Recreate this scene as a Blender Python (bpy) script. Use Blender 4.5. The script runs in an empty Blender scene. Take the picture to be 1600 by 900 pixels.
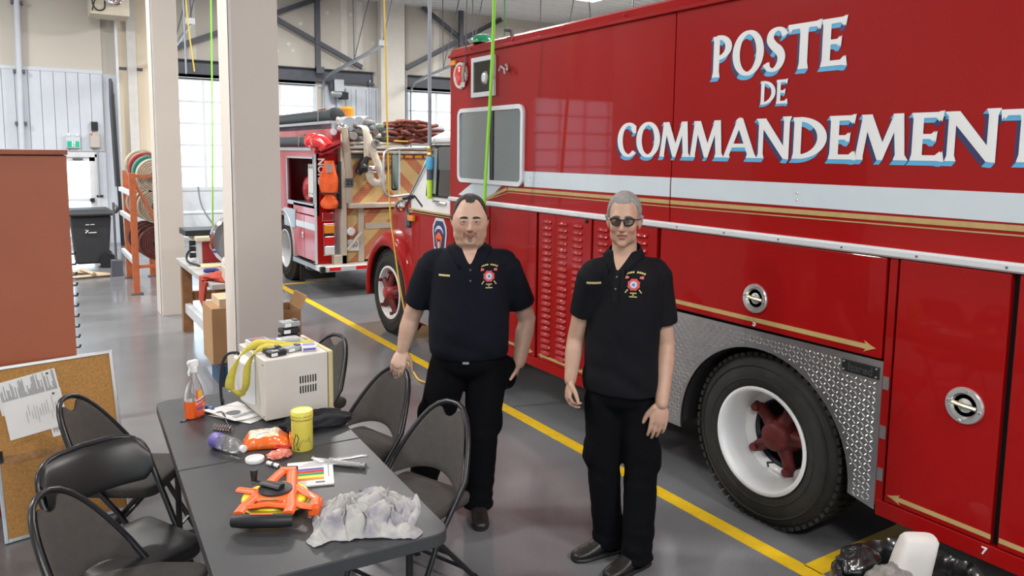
import bpy, bmesh, math, random
import numpy as np
from mathutils import Vector, Matrix, noise
from mathutils.bvhtree import BVHTree
random.seed(7)
PI = math.pi
SC = bpy.context.scene
COL = SC.collection

# ---------------------------------------------------------------- camera
cam_d = bpy.data.cameras.new('camera')
cam = bpy.data.objects.new('camera', cam_d)
COL.objects.link(cam)
cam_d.sensor_width = 36.0
cam_d.lens = 1190.0 / 1600.0 * 36.0
cam_d.shift_y = -80.0 / 1600.0
cam_d.clip_start = 0.05
cam_d.clip_end = 300
_a = Vector((39 - 800, 229 - 370, 1190)); _b = _a + Vector((1000, 11.9, 0))
_vy = _a.normalized(); _vz = _a.cross(_b).normalized()
if _vz.y > 0: _vz = -_vz
_vx = _vy.cross(_vz)
_R = Matrix((_vx, _vy, _vz))                       # rows: world axes seen from the lens (right, down, forward)
_r, _u, _k = _R @ Vector((1, 0, 0)), _R @ Vector((0, -1, 0)), _R @ Vector((0, 0, -1))
cam.matrix_world = Matrix(((_r.x, _u.x, _k.x, 0), (_r.y, _u.y, _k.y, 0), (_r.z, _u.z, _k.z, 2.0), (0, 0, 0, 1)))
SC.camera = cam

# ---------------------------------------------------------------- sky, exposure
w = bpy.data.worlds.new('sky'); SC.world = w; w.use_nodes = True
bg = w.node_tree.nodes['Background']
bg.inputs[0].default_value = (0.74, 0.87, 1.0, 1)
bg.inputs[1].default_value = 4.6
SC.view_settings.view_transform = 'Standard'
SC.view_settings.look = 'None'
SC.view_settings.gamma = 1
SC.view_settings.exposure = 0.15
SC.view_settings.use_curve_mapping = False
LAMP_POWER = 245.0
LAMPS = [(-6.0, 4.0), (-1.6, 6.2), (2.7, -2.2), (-1.4, -2.6), (6.2, 4.0), (-6.0, 9.6), (.2, 11.8), (5.6, 9.6), (10.9, 9.6), (-3.0, 14.4), (4.9, 14.4), (10.9, 14.4)]  # all but the last unseen; the two behind the camera added to light faces

# ---------------------------------------------------------------- materials
MATS = {}
def M(name, col, rough=.5, metal=0., coat=0., var=.06, scale=6., bump=0., bscale=60., spec=.5, emis=0., trans=0., sheen=0., ior=1.45):
    if name in MATS: return MATS[name]
    m = bpy.data.materials.new(name); m.use_nodes = True
    nt = m.node_tree; n = nt.nodes; l = nt.links
    b = n['Principled BSDF']
    tc = n.new('ShaderNodeTexCoord')
    nz = n.new('ShaderNodeTexNoise'); nz.inputs['Scale'].default_value = scale; nz.inputs['Detail'].default_value = 4
    l.new(tc.outputs['Object'], nz.inputs['Vector'])
    rp = n.new('ShaderNodeMapRange'); rp.inputs[1].default_value = .3; rp.inputs[2].default_value = .7
    rp.inputs[3].default_value = 1 - var; rp.inputs[4].default_value = 1 + var
    l.new(nz.outputs['Fac'], rp.inputs[0])
    mx = n.new('ShaderNodeMix'); mx.data_type = 'RGBA'; mx.blend_type = 'MULTIPLY'; mx.inputs[0].default_value = 1
    mx.inputs[6].default_value = (*col, 1); l.new(rp.outputs[0], mx.inputs[7])
    l.new(mx.outputs[2], b.inputs['Base Color'])
    b.inputs['Roughness'].default_value = rough; b.inputs['Metallic'].default_value = metal
    b.inputs['Coat Weight'].default_value = coat; b.inputs['Coat Roughness'].default_value = .04
    b.inputs['Specular IOR Level'].default_value = spec; b.inputs['IOR'].default_value = ior
    b.inputs['Transmission Weight'].default_value = trans
    if sheen: b.inputs['Sheen Weight'].default_value = sheen
    if emis:
        b.inputs['Emission Color'].default_value = (*col, 1); b.inputs['Emission Strength'].default_value = emis
    if bump:
        nb = n.new('ShaderNodeTexNoise'); nb.inputs['Scale'].default_value = bscale; nb.inputs['Detail'].default_value = 3
        l.new(tc.outputs['Object'], nb.inputs['Vector'])
        bp = n.new('ShaderNodeBump'); bp.inputs['Strength'].default_value = bump; bp.inputs['Distance'].default_value = .01
        l.new(nb.outputs['Fac'], bp.inputs['Height']); l.new(bp.outputs[0], b.inputs['Normal'])
    MATS[name] = m
    return m

def glass_mat(name, tint, refl, rough=.02):
    m = bpy.data.materials.new(name); m.use_nodes = True
    nt = m.node_tree; n = nt.nodes; l = nt.links
    n.remove(n['Principled BSDF'])
    t = n.new('ShaderNodeBsdfTransparent'); t.inputs[0].default_value = (*tint, 1)
    g = n.new('ShaderNodeBsdfGlossy'); g.inputs['Roughness'].default_value = rough
    lw = n.new('ShaderNodeFresnel'); lw.inputs[0].default_value = 1.45
    ad = n.new('ShaderNodeMath'); ad.operation = 'ADD'; ad.inputs[1].default_value = refl
    l.new(lw.outputs[0], ad.inputs[0])
    mx = n.new('ShaderNodeMixShader'); l.new(ad.outputs[0], mx.inputs[0]); l.new(t.outputs[0], mx.inputs[1]); l.new(g.outputs[0], mx.inputs[2])
    l.new(mx.outputs[0], n['Material Output'].inputs[0])
    return m

def floor_mat():
    m = M('painted_concrete', (.172, .177, .187), rough=.22, var=.10, scale=1.3, bump=.05, bscale=5)
    nt = m.node_tree; n = nt.nodes; l = nt.links; b = n['Principled BSDF']
    tc = [x for x in n if x.type == 'TEX_COORD'][0]
    v = n.new('ShaderNodeTexNoise'); v.inputs['Scale'].default_value = 180; v.inputs['Detail'].default_value = 2
    l.new(tc.outputs['Object'], v.inputs['Vector'])
    r = n.new('ShaderNodeMapRange'); r.inputs[1].default_value = .35; r.inputs[2].default_value = .65; r.inputs[3].default_value = .82; r.inputs[4].default_value = 1.18
    l.new(v.outputs['Fac'], r.inputs[0])
    mx = n.new('ShaderNodeMix'); mx.data_type = 'RGBA'; mx.blend_type = 'MULTIPLY'; mx.inputs[0].default_value = 1
    src = b.inputs['Base Color'].links[0].from_socket
    l.new(src, mx.inputs[6]); l.new(r.outputs[0], mx.inputs[7]); l.new(mx.outputs[2], b.inputs['Base Color'])
    s = n.new('ShaderNodeTexNoise'); s.inputs['Scale'].default_value = 1.1; s.inputs['Detail'].default_value = 5
    l.new(tc.outputs['Object'], s.inputs['Vector'])
    r2 = n.new('ShaderNodeMapRange'); r2.inputs[1].default_value = .3; r2.inputs[2].default_value = .7; r2.inputs[3].default_value = .10; r2.inputs[4].default_value = .26
    l.new(s.outputs['Fac'], r2.inputs[0]); l.new(r2.outputs[0], b.inputs['Roughness'])
    return m

def chevron_mat():
    """reflective sheeting: tan field, diagonal bands of fine red checks (printed pattern)"""
    m = M('chevron_sheeting', (.62, .45, .20), rough=.35, var=.05)
    nt = m.node_tree; n = nt.nodes; l = nt.links; b = n['Principled BSDF']
    tc = [x for x in n if x.type == 'TEX_COORD'][0]
    sp = n.new('ShaderNodeSeparateXYZ'); l.new(tc.outputs['Object'], sp.inputs[0])
    def math_(op, a, c=None):
        k = n.new('ShaderNodeMath'); k.operation = op
        for i, x in enumerate((a, c)):
            if x is None: continue
            if isinstance(x, (int, float)): k.inputs[i].default_value = x
            else: l.new(x, k.inputs[i])
        return k.outputs[0]
    ax = math_('ABSOLUTE', math_('SUBTRACT', sp.outputs[0], 4.37))
    d = math_('ADD', ax, sp.outputs[2])
    st = math_('LESS_THAN', math_('FRACT', math_('MULTIPLY', d, 2.35)), .44)
    ck = n.new('ShaderNodeTexChecker'); ck.inputs['Scale'].default_value = 42
    cb = n.new('ShaderNodeCombineXYZ')
    l.new(math_('ADD', sp.outputs[0], sp.outputs[2]), cb.inputs[0]); l.new(math_('SUBTRACT', sp.outputs[0], sp.outputs[2]), cb.inputs[1])
    cb.inputs[2].default_value = .001
    l.new(cb.outputs[0], ck.inputs['Vector']); ck.inputs[1].default_value = (1, 1, 1, 1); ck.inputs[2].default_value = (.15, .15, .15, 1)
    f = math_('MULTIPLY', st, ck.outputs['Fac'])
    f2 = math_('ADD', math_('MULTIPLY', f, .75), math_('MULTIPLY', st, .20))
    mx = n.new('ShaderNodeMix'); mx.data_type = 'RGBA'; l.new(f2, mx.inputs[0])
    src = b.inputs['Base Color'].links[0].from_socket
    l.new(src, mx.inputs[6]); mx.inputs[7].default_value = (.42, .02, .03, 1); l.new(mx.outputs[2], b.inputs['Base Color'])
    return m

RED = M('red_truck_paint', (.325, .0055, .006), rough=.35, coat=.28, spec=.12, var=.04, scale=1.5)
RED2 = M('dark_red_paint', (.32, .015, .02), rough=.35, coat=.4, var=.06)
WHITE = M('white_paint', (.78, .79, .80), rough=.35, coat=.3, var=.03)
BAND = M('pale_grey_band', (.60, .68, .74), rough=.35, var=.03)
GOLD = M('gold_stripe', (.48, .34, .14), rough=.4, var=.08, scale=20)
NAVY = M('navy_print', (.03, .035, .13), rough=.4)
SKYB = M('light_blue_print', (.10, .42, .72), rough=.4)
CREAM = M('cream_outline', (.75, .66, .48), rough=.4)
LETW = M('letter_white', (.80, .82, .83), rough=.35, var=.02)
SATIN = M('satin_chrome', (.72, .73, .74), rough=.22, metal=.75, var=.05)
HUBR = M('shaded_red_hub', (.13, .018, .016), rough=.55, var=.3, scale=18)  # red darkened to carry the shade deep inside the wheel rims
CHROME = M('chrome', (.80, .81, .83), rough=.08, metal=1, var=.03)
ALU = M('aluminium', (.62, .64, .66), rough=.32, metal=1, var=.06, scale=12)
ALUW = M('white_aluminium', (.70, .73, .76), rough=.4, metal=.3, var=.04)
GALV = M('galvanised_steel', (.52, .56, .60), rough=.4, metal=.9, var=.12, scale=30)
STEEL = M('dark_grey_steel', (.085, .095, .115), rough=.5, var=.1)
BLACK = M('black_plastic', (.015, .015, .017), rough=.45, var=.1)
BLACKG = M('gloss_black', (.012, .012, .014), rough=.15, var=.1)
RUBBER = M('tyre_rubber', (.022, .021, .020), rough=.75, var=.25, scale=9, bump=.15)
DARK = M('dark_cavity', (.010, .010, .011), rough=.9)
DRY = M('drywall', (.56, .53, .475), rough=.85, var=.06, scale=.9)
COLM = M('column_board', (.64, .60, .545), rough=.8, var=.03, scale=.8)
CLAD = M('white_cladding', (.57, .62, .69), rough=.45, var=.03)
DOORW = M('door_white', (.72, .77, .82), rough=.4, var=.03)
CEIL = M('ceiling_white', (.72, .73, .74), rough=.6, var=.04)
YEL = M('yellow_line_paint', (.80, .52, .02), rough=.4, var=.10, scale=14)
FLOOR = floor_mat()
CHEV = chevron_mat()
WINGLASS = glass_mat('window_glass', (.93, .97, .98), .02)
AMBER = M('amber_lens', (.80, .28, .02), rough=.2, coat=.5)
REDL = M('red_lens', (.65, .02, .02), rough=.2, coat=.5)
CLEARL = M('clear_lens', (.75, .75, .76), rough=.15, coat=.5)
ORANGE = M('orange_plastic', (.85, .13, .025), rough=.35, coat=.2)
WOOD = M('brown_wood', (.25, .12, .05), rough=.6, var=.2, scale=12)
CARD = M('cardboard', (.40, .24, .12), rough=.85, var=.07, scale=4)
PAPER = M('white_paper', (.74, .74, .73), rough=.8, var=.02)
INK = M('grey_ink', (.16, .16, .18), rough=.8)
PURP = M('violet_print', (.13, .10, .38), rough=.4)
SKIN_L = None

# ---------------------------------------------------------------- mesh helpers
class G:
    def __init__(s): s.v = []; s.f = []; s.m = []; s.mi = 0
    def add(s, vs, fs):
        o = len(s.v); s.v += [tuple(map(float, p)) for p in vs]
        for f in fs: s.f.append(tuple(i + o for i in f)); s.m.append(s.mi)
        return s
    def use(s, i): s.mi = i; return s
    def box(s, a, b):
        x0, y0, z0 = a; x1, y1, z1 = b
        return s.add([(x0,y0,z0),(x1,y0,z0),(x1,y1,z0),(x0,y1,z0),(x0,y0,z1),(x1,y0,z1),(x1,y1,z1),(x0,y1,z1)],
                     [(0,3,2,1),(4,5,6,7),(0,1,5,4),(1,2,6,5),(2,3,7,6),(3,0,4,7)])
    def obb(s, c, d, R=None):
        R = R or Matrix.Identity(3); c = Vector(c)
        P = [c + R @ Vector((d[0]/2*i, d[1]/2*j, d[2]/2*k)) for k in (-1,1) for (i,j) in ((-1,-1),(1,-1),(1,1),(-1,1))]
        return s.add(P, [(0,3,2,1),(4,5,6,7),(0,1,5,4),(1,2,6,5),(2,3,7,6),(3,0,4,7)])
    def prism(s, pts, vec):
        n = len(pts); v = Vector(vec); P = [Vector(p) for p in pts]
        return s.add(P + [p + v for p in P], [tuple(range(n))[::-1], tuple(range(n, 2*n))] + [(i, (i+1) % n, n + (i+1) % n, n + i) for i in range(n)])
    def loft(s, rings, cap=True, closed=False):
        n = len(rings[0]); k = len(rings); vs = [p for r in rings for p in r]; fs = []
        for i in range(k if closed else k - 1):
            a = i * n; b = ((i + 1) % k) * n
            fs += [(a + j, a + (j+1) % n, b + (j+1) % n, b + j) for j in range(n)]
        if cap and not closed: fs += [tuple(range(n))[::-1], tuple(range((k-1)*n, k*n))]
        return s.add(vs, fs)
    def tube(s, path, r, n=8, cap=True, closed=False, sq=(1, 1), up=None):
        P = [Vector(p) for p in path]; k = len(P); rs = r if isinstance(r, (list, tuple)) else [r] * k
        rings = []; ref = None
        for i in range(k):
            a = P[i-1] if (i > 0 or closed) else P[i]; b = P[(i+1) % k] if (i < k-1 or closed) else P[i]
            t = (b - a)
            if t.length < 1e-9: t = Vector((0, 0, 1))
            t.normalize()
            if ref is None:
                ref = Vector(up) if up else (Vector((0, 0, 1)) if abs(t.z) < .9 else Vector((1, 0, 0)))
            u = ref - t * ref.dot(t)
            if u.length < 1e-6: u = t.orthogonal()
            u.normalize(); q = t.cross(u); ref = u
            rings.append([P[i] + (u * math.cos(2*PI*j/n) * sq[0] + q * math.sin(2*PI*j/n) * sq[1]) * rs[i] for j in range(n)])
        return s.loft(rings, cap, closed)
    def lathe(s, prof, c=(0, 0, 0), axis='z', n=24, cap=True):
        c = Vector(c); rings = []
        for r, h in prof:
            ring = []
            for j in range(n):
                a = 2*PI*j/n; x, y = r*math.cos(a), r*math.sin(a)
                ring.append(c + (Vector((x, y, h)) if axis == 'z' else Vector((h, x, y)) if axis == 'x' else Vector((y, h, x))))
            rings.append(ring)
        return s.loft(rings, cap)
    def ell(s, c, r, R=None, nu=20, nv=12):
        c = Vector(c); rings = []
        if not isinstance(r, (tuple, list)): r = (r, r, r)
        for i in range(nv + 1):
            t = -PI/2 + PI * (i + .0) / nv; t = max(-PI/2 + .02, min(PI/2 - .02, t))
            ring = []
            for j in range(nu):
                a = 2*PI*j/nu; p = Vector((r[0]*math.cos(t)*math.cos(a), r[1]*math.cos(t)*math.sin(a), r[2]*math.sin(t)))
                ring.append(c + (R @ p if R else p))
            rings.append(ring)
        return s.loft(rings)
    def grid(s, fn, nu, nv):
        vs = [fn(i / nu, j / nv) for j in range(nv + 1) for i in range(nu + 1)]
        return s.add(vs, [(j*(nu+1)+i, j*(nu+1)+i+1, (j+1)*(nu+1)+i+1, (j+1)*(nu+1)+i) for j in range(nv) for i in range(nu)])
    def xf(s, M4):
        s.v = [tuple(M4 @ Vector(p)) for p in s.v]; return s
    def mesh(s, name, smooth=False, ang=50, recalc=True):
        me = bpy.data.meshes.new(name); me.from_pydata(s.v, [], s.f)
        me.polygons.foreach_set('material_index', s.m)
        if recalc:
            bm = bmesh.new(); bm.from_mesh(me); bmesh.ops.recalc_face_normals(bm, faces=bm.faces); bm.to_mesh(me); bm.free()
        if smooth:
            me.polygons.foreach_set('use_smooth', [True] * len(me.polygons))
            me.set_sharp_from_angle(angle=math.radians(ang))
        me.update(); return me

def mw(o):
    if o is None: return Matrix.Identity(4)
    return mw(o.parent) @ (o.matrix_parent_inverse if o.parent else Matrix.Identity(4)) @ o.matrix_basis
def O(name, g, mat, parent=None, smooth=False, bev=0, local=False, ang=50, solid=0, recalc=True, seg=2, **props):
    me = g if isinstance(g, bpy.types.Mesh) else g.mesh(name, smooth, ang, recalc)
    for m in (mat if isinstance(mat, (list, tuple)) else [mat]): me.materials.append(m)
    o = bpy.data.objects.new(name, me); COL.objects.link(o)
    if parent is not None:
        o.parent = parent
        if not local: o.matrix_parent_inverse = mw(parent).inverted()
    if solid:
        md = o.modifiers.new('thickness', 'SOLIDIFY'); md.thickness = solid; md.offset = 0
    if bev:
        md = o.modifiers.new('edges', 'BEVEL'); md.width = bev; md.segments = seg; md.limit_method = 'ANGLE'; md.angle_limit = math.radians(35)
        md.harden_normals = False
    for k, v in props.items(): o[k] = v
    return o
def thing(name, label, cat, loc=(0, 0, 0), rz=0., group=None):
    o = bpy.data.objects.new(name, None); COL.objects.link(o); o.empty_display_size = .1
    o.location = loc; o.rotation_euler = (0, 0, rz); o['label'] = label; o['category'] = cat
    if group: o['group'] = group
    return o
def inst(o, name=None, parent=None, mat4=None):
    """another object that shares the mesh of o"""
    c = o.copy(); COL.objects.link(c)
    if name: c.name = name
    if mat4 is not None: c.matrix_basis = mat4
    return c
def copy_tree(o, parent=None):
    c = o.copy(); COL.objects.link(c); c.parent = parent
    for ch in list(o.children): copy_tree(ch, c)
    return c
def S(o, **p):
    for k, v in p.items(): o[k] = v
    return o
def text_mesh(txt, size, font_scale=1.0, bold=0.0, ext=.0):
    c = bpy.data.curves.new('txt', 'FONT'); c.body = txt; c.size = size; c.extrude = ext; c.offset = bold; c.resolution_u = 3
    c.align_x = 'CENTER'; c.align_y = 'CENTER'
    o = bpy.data.objects.new('txt', c); COL.objects.link(o)
    dg = bpy.context.evaluated_depsgraph_get(); me = bpy.data.meshes.new_from_object(o.evaluated_get(dg))
    bpy.data.objects.remove(o); bpy.data.curves.remove(c)
    return me
def text_on(txt, size, mat, parent, org, ux, uy, name='lettering', bold=0., ext=.0015, sx=1.):
    """flat lettering: ux = reading direction, uy = up, in world axes"""
    me = text_mesh(txt, size, bold=bold, ext=ext)
    ux = Vector(ux).normalized(); uy = Vector(uy).normalized(); n = ux.cross(uy)
    T = Matrix(((ux.x*sx, uy.x, n.x, org[0]), (ux.y*sx, uy.y, n.y, org[1]), (ux.z*sx, uy.z, n.z, org[2]), (0, 0, 0, 1)))
    me.transform(T)
    return O(name, me, mat, parent)
def RZ(a): return Matrix.Rotation(a, 3, 'Z')
def RX(a): return Matrix.Rotation(a, 3, 'X')
def RY(a): return Matrix.Rotation(a, 3, 'Y')
def arc(c, r, a0, a1, n, plane='yz', x=0.):
    out = []
    for i in range(n + 1):
        a = a0 + (a1 - a0) * i / n; p, q = c[0] + r * math.cos(a), c[1] + r * math.sin(a)
        out.append((x, p, q) if plane == 'yz' else (p, x, q) if plane == 'xz' else (p, q, x))
    return out
def smooth_path(pts, n=8):
    P = [Vector(p) for p in pts]; out = []
    for i in range(len(P) - 1):
        p0 = P[max(i-1, 0)]; p1 = P[i]; p2 = P[i+1]; p3 = P[min(i+2, len(P)-1)]
        for k in range(n):
            t = k / n; out.append(.5 * ((2*p1) + (p2-p0)*t + (2*p0-5*p1+4*p2-p3)*t*t + (-p0+3*p1-3*p2+p3)*t**3))
    out.append(P[-1]); return out
# ================================================================ SETTING
CZ = 5.75
YB = 18.6; YL = 17.9
fl = O('floor', G().box((-10, -6, -.15), (13.6, YB + .15, 0)), FLOOR, kind='structure')
gr = O('ground', G().box((-40, -60, -.35), (50, 70, -.16)), M('outdoor_paving', (.62, .63, .63), rough=.9, var=.1, scale=.3), kind='structure')
def fline(pts, w):
    g = G()
    (x0, y0), (x1, y1) = pts
    d = Vector((x1-x0, y1-y0, 0)).normalized(); nrm = Vector((-d.y, d.x, 0)) * w/2
    a, b = Vector((x0, y0, .0)), Vector((x1, y1, .0))
    g.prism([a - nrm, b - nrm, b + nrm, a + nrm], (0, 0, .002))
    return O('painted_line', g, YEL, fl)
fline([(3.09, 1.0), (3.09, 17.5)], .095)
fline([(3.13, 2.16), (4.9, 2.16)], .10)
fline([(3.14, 11.3), (3.9, 11.3)], .09)

# ceiling: ribbed steel deck
g = G(); ys = []; y = -6.0
while y < YB:
    ys += [(y, 0), (y + .18, 0), (y + .20, .04), (y + .28, .04), (y + .30, 0)]; y += .30
g.add([(x, yy, CZ + h) for x in (-10, 13.6) for yy, h in ys], [(i, i+1, len(ys)+i+1, len(ys)+i) for i in range(len(ys)-1)])
ce = O('ceiling', g, CEIL, kind='structure', solid=.01)

# back wall
wb = O('wall_back', G().box((2.3, YB, 3.60), (13.6, YB + .15, CZ)).box((6.12, YB, 0), (8.50, YB + .15, 3.60)).box((12.05, YB, 0), (13.6, YB + .15, 3.6)).box((1.41, YB, 0), (2.58, YB+.15, CZ)), DRY, kind='structure')
pan = None
for i in range(8):
    x0 = 6.30 + i * .272
    gg = G().prism([(0, 0, 0), (.262, 0, 0), (.255, -.018, 0), (.150, -.018, 0), (.142, -.008, 0), (.12, -.008, 0), (.112, -.018, 0), (.007, -.018, 0)], (0, 0, 3.56)) if pan is None else None
    if pan is None:
        pan = O('cladding_panel', gg, CLAD, wb); pan.matrix_parent_inverse = Matrix.Identity(4); pan.location = (x0, YB - .012, 0)
    else:
        c = inst(pan); c.location = (x0, YB - .012, 0)
O('base_channel', G().box((6.15, YB - .035, 3.53), (8.5, YB - .002, 3.60)), CLAD, wb)
# drywall joint tape stripes (finishing compound, slightly proud)
TAPE = M('joint_compound', (.70, .68, .63), rough=.9, var=.05)
for x in (3.2, 4.4, 6.75, 7.15, 9.3):
    O('joint_tape', G().box((x, YB - .004, 4.0), (x + .16, YB - .001, CZ - .05)), TAPE, wb)
for k in range(16):
    x, z = random.uniform(4.8, 10), random.uniform(4.2, 5.6)
    O('filler_spot', G().lathe([(.05, 0), (.045, -.004)], (x, YB, z), 'y', 8), TAPE, wb)

# left section of the far wall (nearer by a step), with the exit door opening
wl = O('wall_back_left', G().box((-3.0, YL, 0), (.22, YL + .15, CZ)).box((.22, YL, 1.90), (1.27, YL + .15, CZ)).box((1.27, YL, 0), (1.41, YL + .7, CZ))
       .box((-10, YL, 0), (-9.2, YL+.15, CZ)).box((-9.2, YL, 3.6), (-5.6, YL+.15, CZ)).box((-5.6, YL, 0), (-3.0, YL+.15, CZ)).box((1.41, YL + .10, 0), (1.71, YL + .2, CZ)), DRY, kind='structure')
pl = None
for i in range(9):
    x0 = 1.40 - (i + 1) * .215
    zt = 0 if (x0 < .0) else 1.92
    h = 3.50 - zt
    o = O('cladding_panel', G().prism([(0, 0, 0), (.212, 0, 0), (.206, -.016, 0), (.006, -.016, 0)], (0, 0, h)), CLAD, wl)
    o.matrix_parent_inverse = Matrix.Identity(4); o.location = (x0, YL - .004, zt)
for i in range(10):
    x0 = -.535 - (i + 1) * .215
    o = O('cladding_panel', G().prism([(0, 0, 0), (.212, 0, 0), (.206, -.016, 0), (.006, -.016, 0)], (0, 0, 3.5)), CLAD, wl)
    o.matrix_parent_inverse = Matrix.Identity(4); o.location = (x0, YL - .004, 0)
O('top_trim', G().box((-2.7, YL - .03, 3.49), (1.41, YL - .001, 3.56)), CLAD, wl)
# side wall panel right of the step, boxed-out steel post
O('wainscot_panel', G().box((1.272, YL - .02, 0), (1.405, YL - .002, 1.90)).box((1.415, YL + .07, 0), (1.70, YL + .10, 3.5)), CLAD, wl)
wr = O('wall_return', G().box((1.70, YL + .0, 1.25), (2.30, YL + .12, CZ)), M('beige_board', (.66, .58, .45), rough=.8, var=.04, scale=1), kind='structure')
O('wainscot', G().box((1.62, YL - .01, 0), (2.30, YL + .12, 1.25)), CLAD, wr)
O('post', G().box((1.87, YL - .10, 1.25), (2.04, YL, CZ)), M('pale_grey_post', (.60, .60, .58), rough=.7), wr)
O('edge_bead', G().box((1.66, YL - .06, .4), (1.71, YL + .1, 4.65)), ALUW, wr)
O('dark_joint', G().box((1.72, YL - .012, 3.60), (1.86, YL, 3.66)).box((2.05, YL - .012, 3.60), (2.16, YL, 3.66)), STEEL, wr)
O('wall_left', G().box((-10.15, -6, 0), (-10, YL, CZ)), DRY, kind='structure')
O('wall_right', G().box((13.6, -6, 0), (13.75, YB, CZ)), DRY, kind='structure')
# wall behind the photographer with two glazed truck bays
O('wall_front', G().box((-10, -6.15, 3.6), (13.6, -6, CZ)).box((-10, -6.15, 0), (-6.4, -6, 3.6)).box((-2.9, -6.15, 0), (-.6, -6, 3.6)).box((2.9, -6.15, 0), (13.6, -6, 3.6)), DRY, kind='structure')

# dark steel header beams over the doors
def beam(x0, x1, z0, z1, y=YB):
    o = O('trim_1', G().box((x0, y - .02, z0), (x1, y, z1)).box((x0, y - .14, z1 - .02), (x1, y, z1)).box((x0, y - .14, z0), (x1, y, z0 + .02)), STEEL, kind='structure')
beam(2.62, 7.58, 3.66, 3.98); beam(8.55, 13.5, 3.66, 3.98)

def garage_door(n, x0, x1, y):
    t = bpy.data.objects.new('door_%d' % n, None); COL.objects.link(t); t['kind'] = 'structure'; t.location = ((x0+x1)/2, y, 0)
    t['label'] = 'white sectional garage door with five rows of clear panes'
    nP = 4; pw = (x1 - x0) / nP
    for z0, z1 in ((.02, .55), (.57, 1.08)):
        O('solid_section', G().box((x0, y + .02, z0), (x1, y + .06, z1)), DOORW, t)
        O('section_rib', G().box((x0, y + .0, z1 - .04), (x1, y + .02, z1 - .01)), DOORW, t)
    zs = [1.10 + .49 * i for i in range(6)]
    for z in zs: O('rail', G().box((x0, y + .0, z - .028), (x1, y + .06, z + .028)), DOORW, t)
    O('head_rail', G().box((x0, y + .0, 3.55), (x1, y + .08, 3.66)), DOORW, t)
    for i in range(nP + 1):
        x = x0 + pw * i; O('stile', G().box((x - (.03 if 0 < i < nP else .06), y + .003, 1.08), (x + (.03 if 0 < i < nP else .06), y + .055, 3.56)), DOORW, t)
    base = None
    for r in range(5):
        for i in range(nP):
            if base is None:
                base = O('pane', G().box((-pw/2, 0, 0), (pw/2, .006, .49)), WINGLASS, t); base.matrix_parent_inverse = Matrix.Identity(4)
                b = base
            else: b = inst(base)
            b.location = (x0 + pw * (i + .5) - t.location.x, .03, zs[r])
    return t
garage_door(1, 2.62, 6.08, YB); garage_door(2, 8.53, 12.0, YB); garage_door(3, -9.2, -5.6, YL); garage_door(5, -6.4, -2.9, -6.1); garage_door(6, -.6, 2.9, -6.1)

# exit door
t = bpy.data.objects.new('door_4', None); COL.objects.link(t); t['kind'] = 'structure'; t.location = (.75, YL, 0); t['label'] = 'white glazed exit door beside a grey bin'
O('frame', G().box((.22, YL - .03, 0), (.28, YL + .12, 1.86)).box((1.20, YL - .03, 0), (1.27, YL + .12, 1.86)).box((.22, YL - .03, 1.80), (1.27, YL + .12, 1.90)), ALUW, t)
O('leaf', G().box((.28, YL, 0), (.38, YL + .05, 1.80)).box((1.10, YL, 0), (1.20, YL + .05, 1.80)).box((.28, YL, 1.72), (1.2, YL + .05, 1.80)).box((.28, YL, 0), (1.2, YL + .05, .18)).box((.28, YL - .005, .90), (1.2, YL + .05, .95)), ALUW, t)
O('pane', G().box((.38, YL + .02, .18), (1.10, YL + .026, 1.72)), WINGLASS, t)
O('lock', G().box((1.08, YL - .06, .88), (1.16, YL, .96)), BLACK, t)
O('closer_arm', G().box((.80, YL - .07, 1.74), (.98, YL - .03, 1.78)), STEEL, t)

# columns (boxed-in steel, painted board)
def column(n, x0, x1, y0, y1):
    o = O('column_%d' % n, G().box((x0, y0, 0), (x1, y1, CZ)), COLM, kind='structure', bev=.004)
    O('corner_bead', G().box((x0 - .004, y0 - .004, 0), (x0 + .02, y0, CZ)).box((x0 - .004, y0 - .004, 0), (x0, y0 + .02, CZ)), M('bead_white', (.74, .72, .68), rough=.7), o)
column(1, 1.285, 1.565, 9.80, 10.15)
column(2, 1.222, 1.562, 5.60, 5.93)
# pilaster on the far wall
O('column_3', G().box((7.70, YB - .25, 0), (8.36, YB - .03, CZ)), M('pilaster_board', (.68, .66, .61), rough=.8, var=.03), kind='structure', bev=.004)
O('trim_2', G().tube([(8.40, YB - .12, 0), (8.40, YB - .12, CZ)], .035), STEEL, kind='structure')

# steel wind bracing on the far wall
def bar(name, a, b, w=.12, th=.03, mat=STEEL, label='', cat='bracing', group='wind bracing bars on the far wall', obj=True):
    a, b = Vector(a), Vector(b); d = (b - a); L = d.length; d.normalize(); up = Vector((0, -1, 0)); s_ = d.cross(up).normalized()
    R = Matrix((d, up, s_)).transposed()
    g = G().obb((a + b) / 2, (L, th, w), R).obb((a + b) / 2 + s_ * (w/2 - .01) + up * .04, (L, .08, .02), R)
    return O(name, g, mat, label=label, category=cat, group=group)
yb = YB - .18
bar('brace_bar', (4.2, yb, 5.46), (7.22, yb, 4.07), label='dark steel diagonal falling right above the left garage door')
bar('brace_bar', (2.6, yb, 4.08), (6.35, yb + .04, 5.72), label='dark steel diagonal rising right behind the pale columns')
bar('brace_bar', (8.42, yb, 4.13), (11.3, yb, 5.66), label='dark steel diagonal rising right behind the command truck roof')
bar('brace_bar', (8.9, yb + .04, 5.74), (11.0, yb + .04, 4.45), label='dark steel diagonal falling right above the right garage door')
O('brace_post', G().box((6.03, yb - .06, 3.9), (6.15, yb + .02, CZ)).box((6.03, yb - .1, 3.85), (6.22, yb + .02, 4.0)), STEEL, label='dark vertical steel post above the left garage door', category='post', group='vertical steel posts on the far wall')
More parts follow.
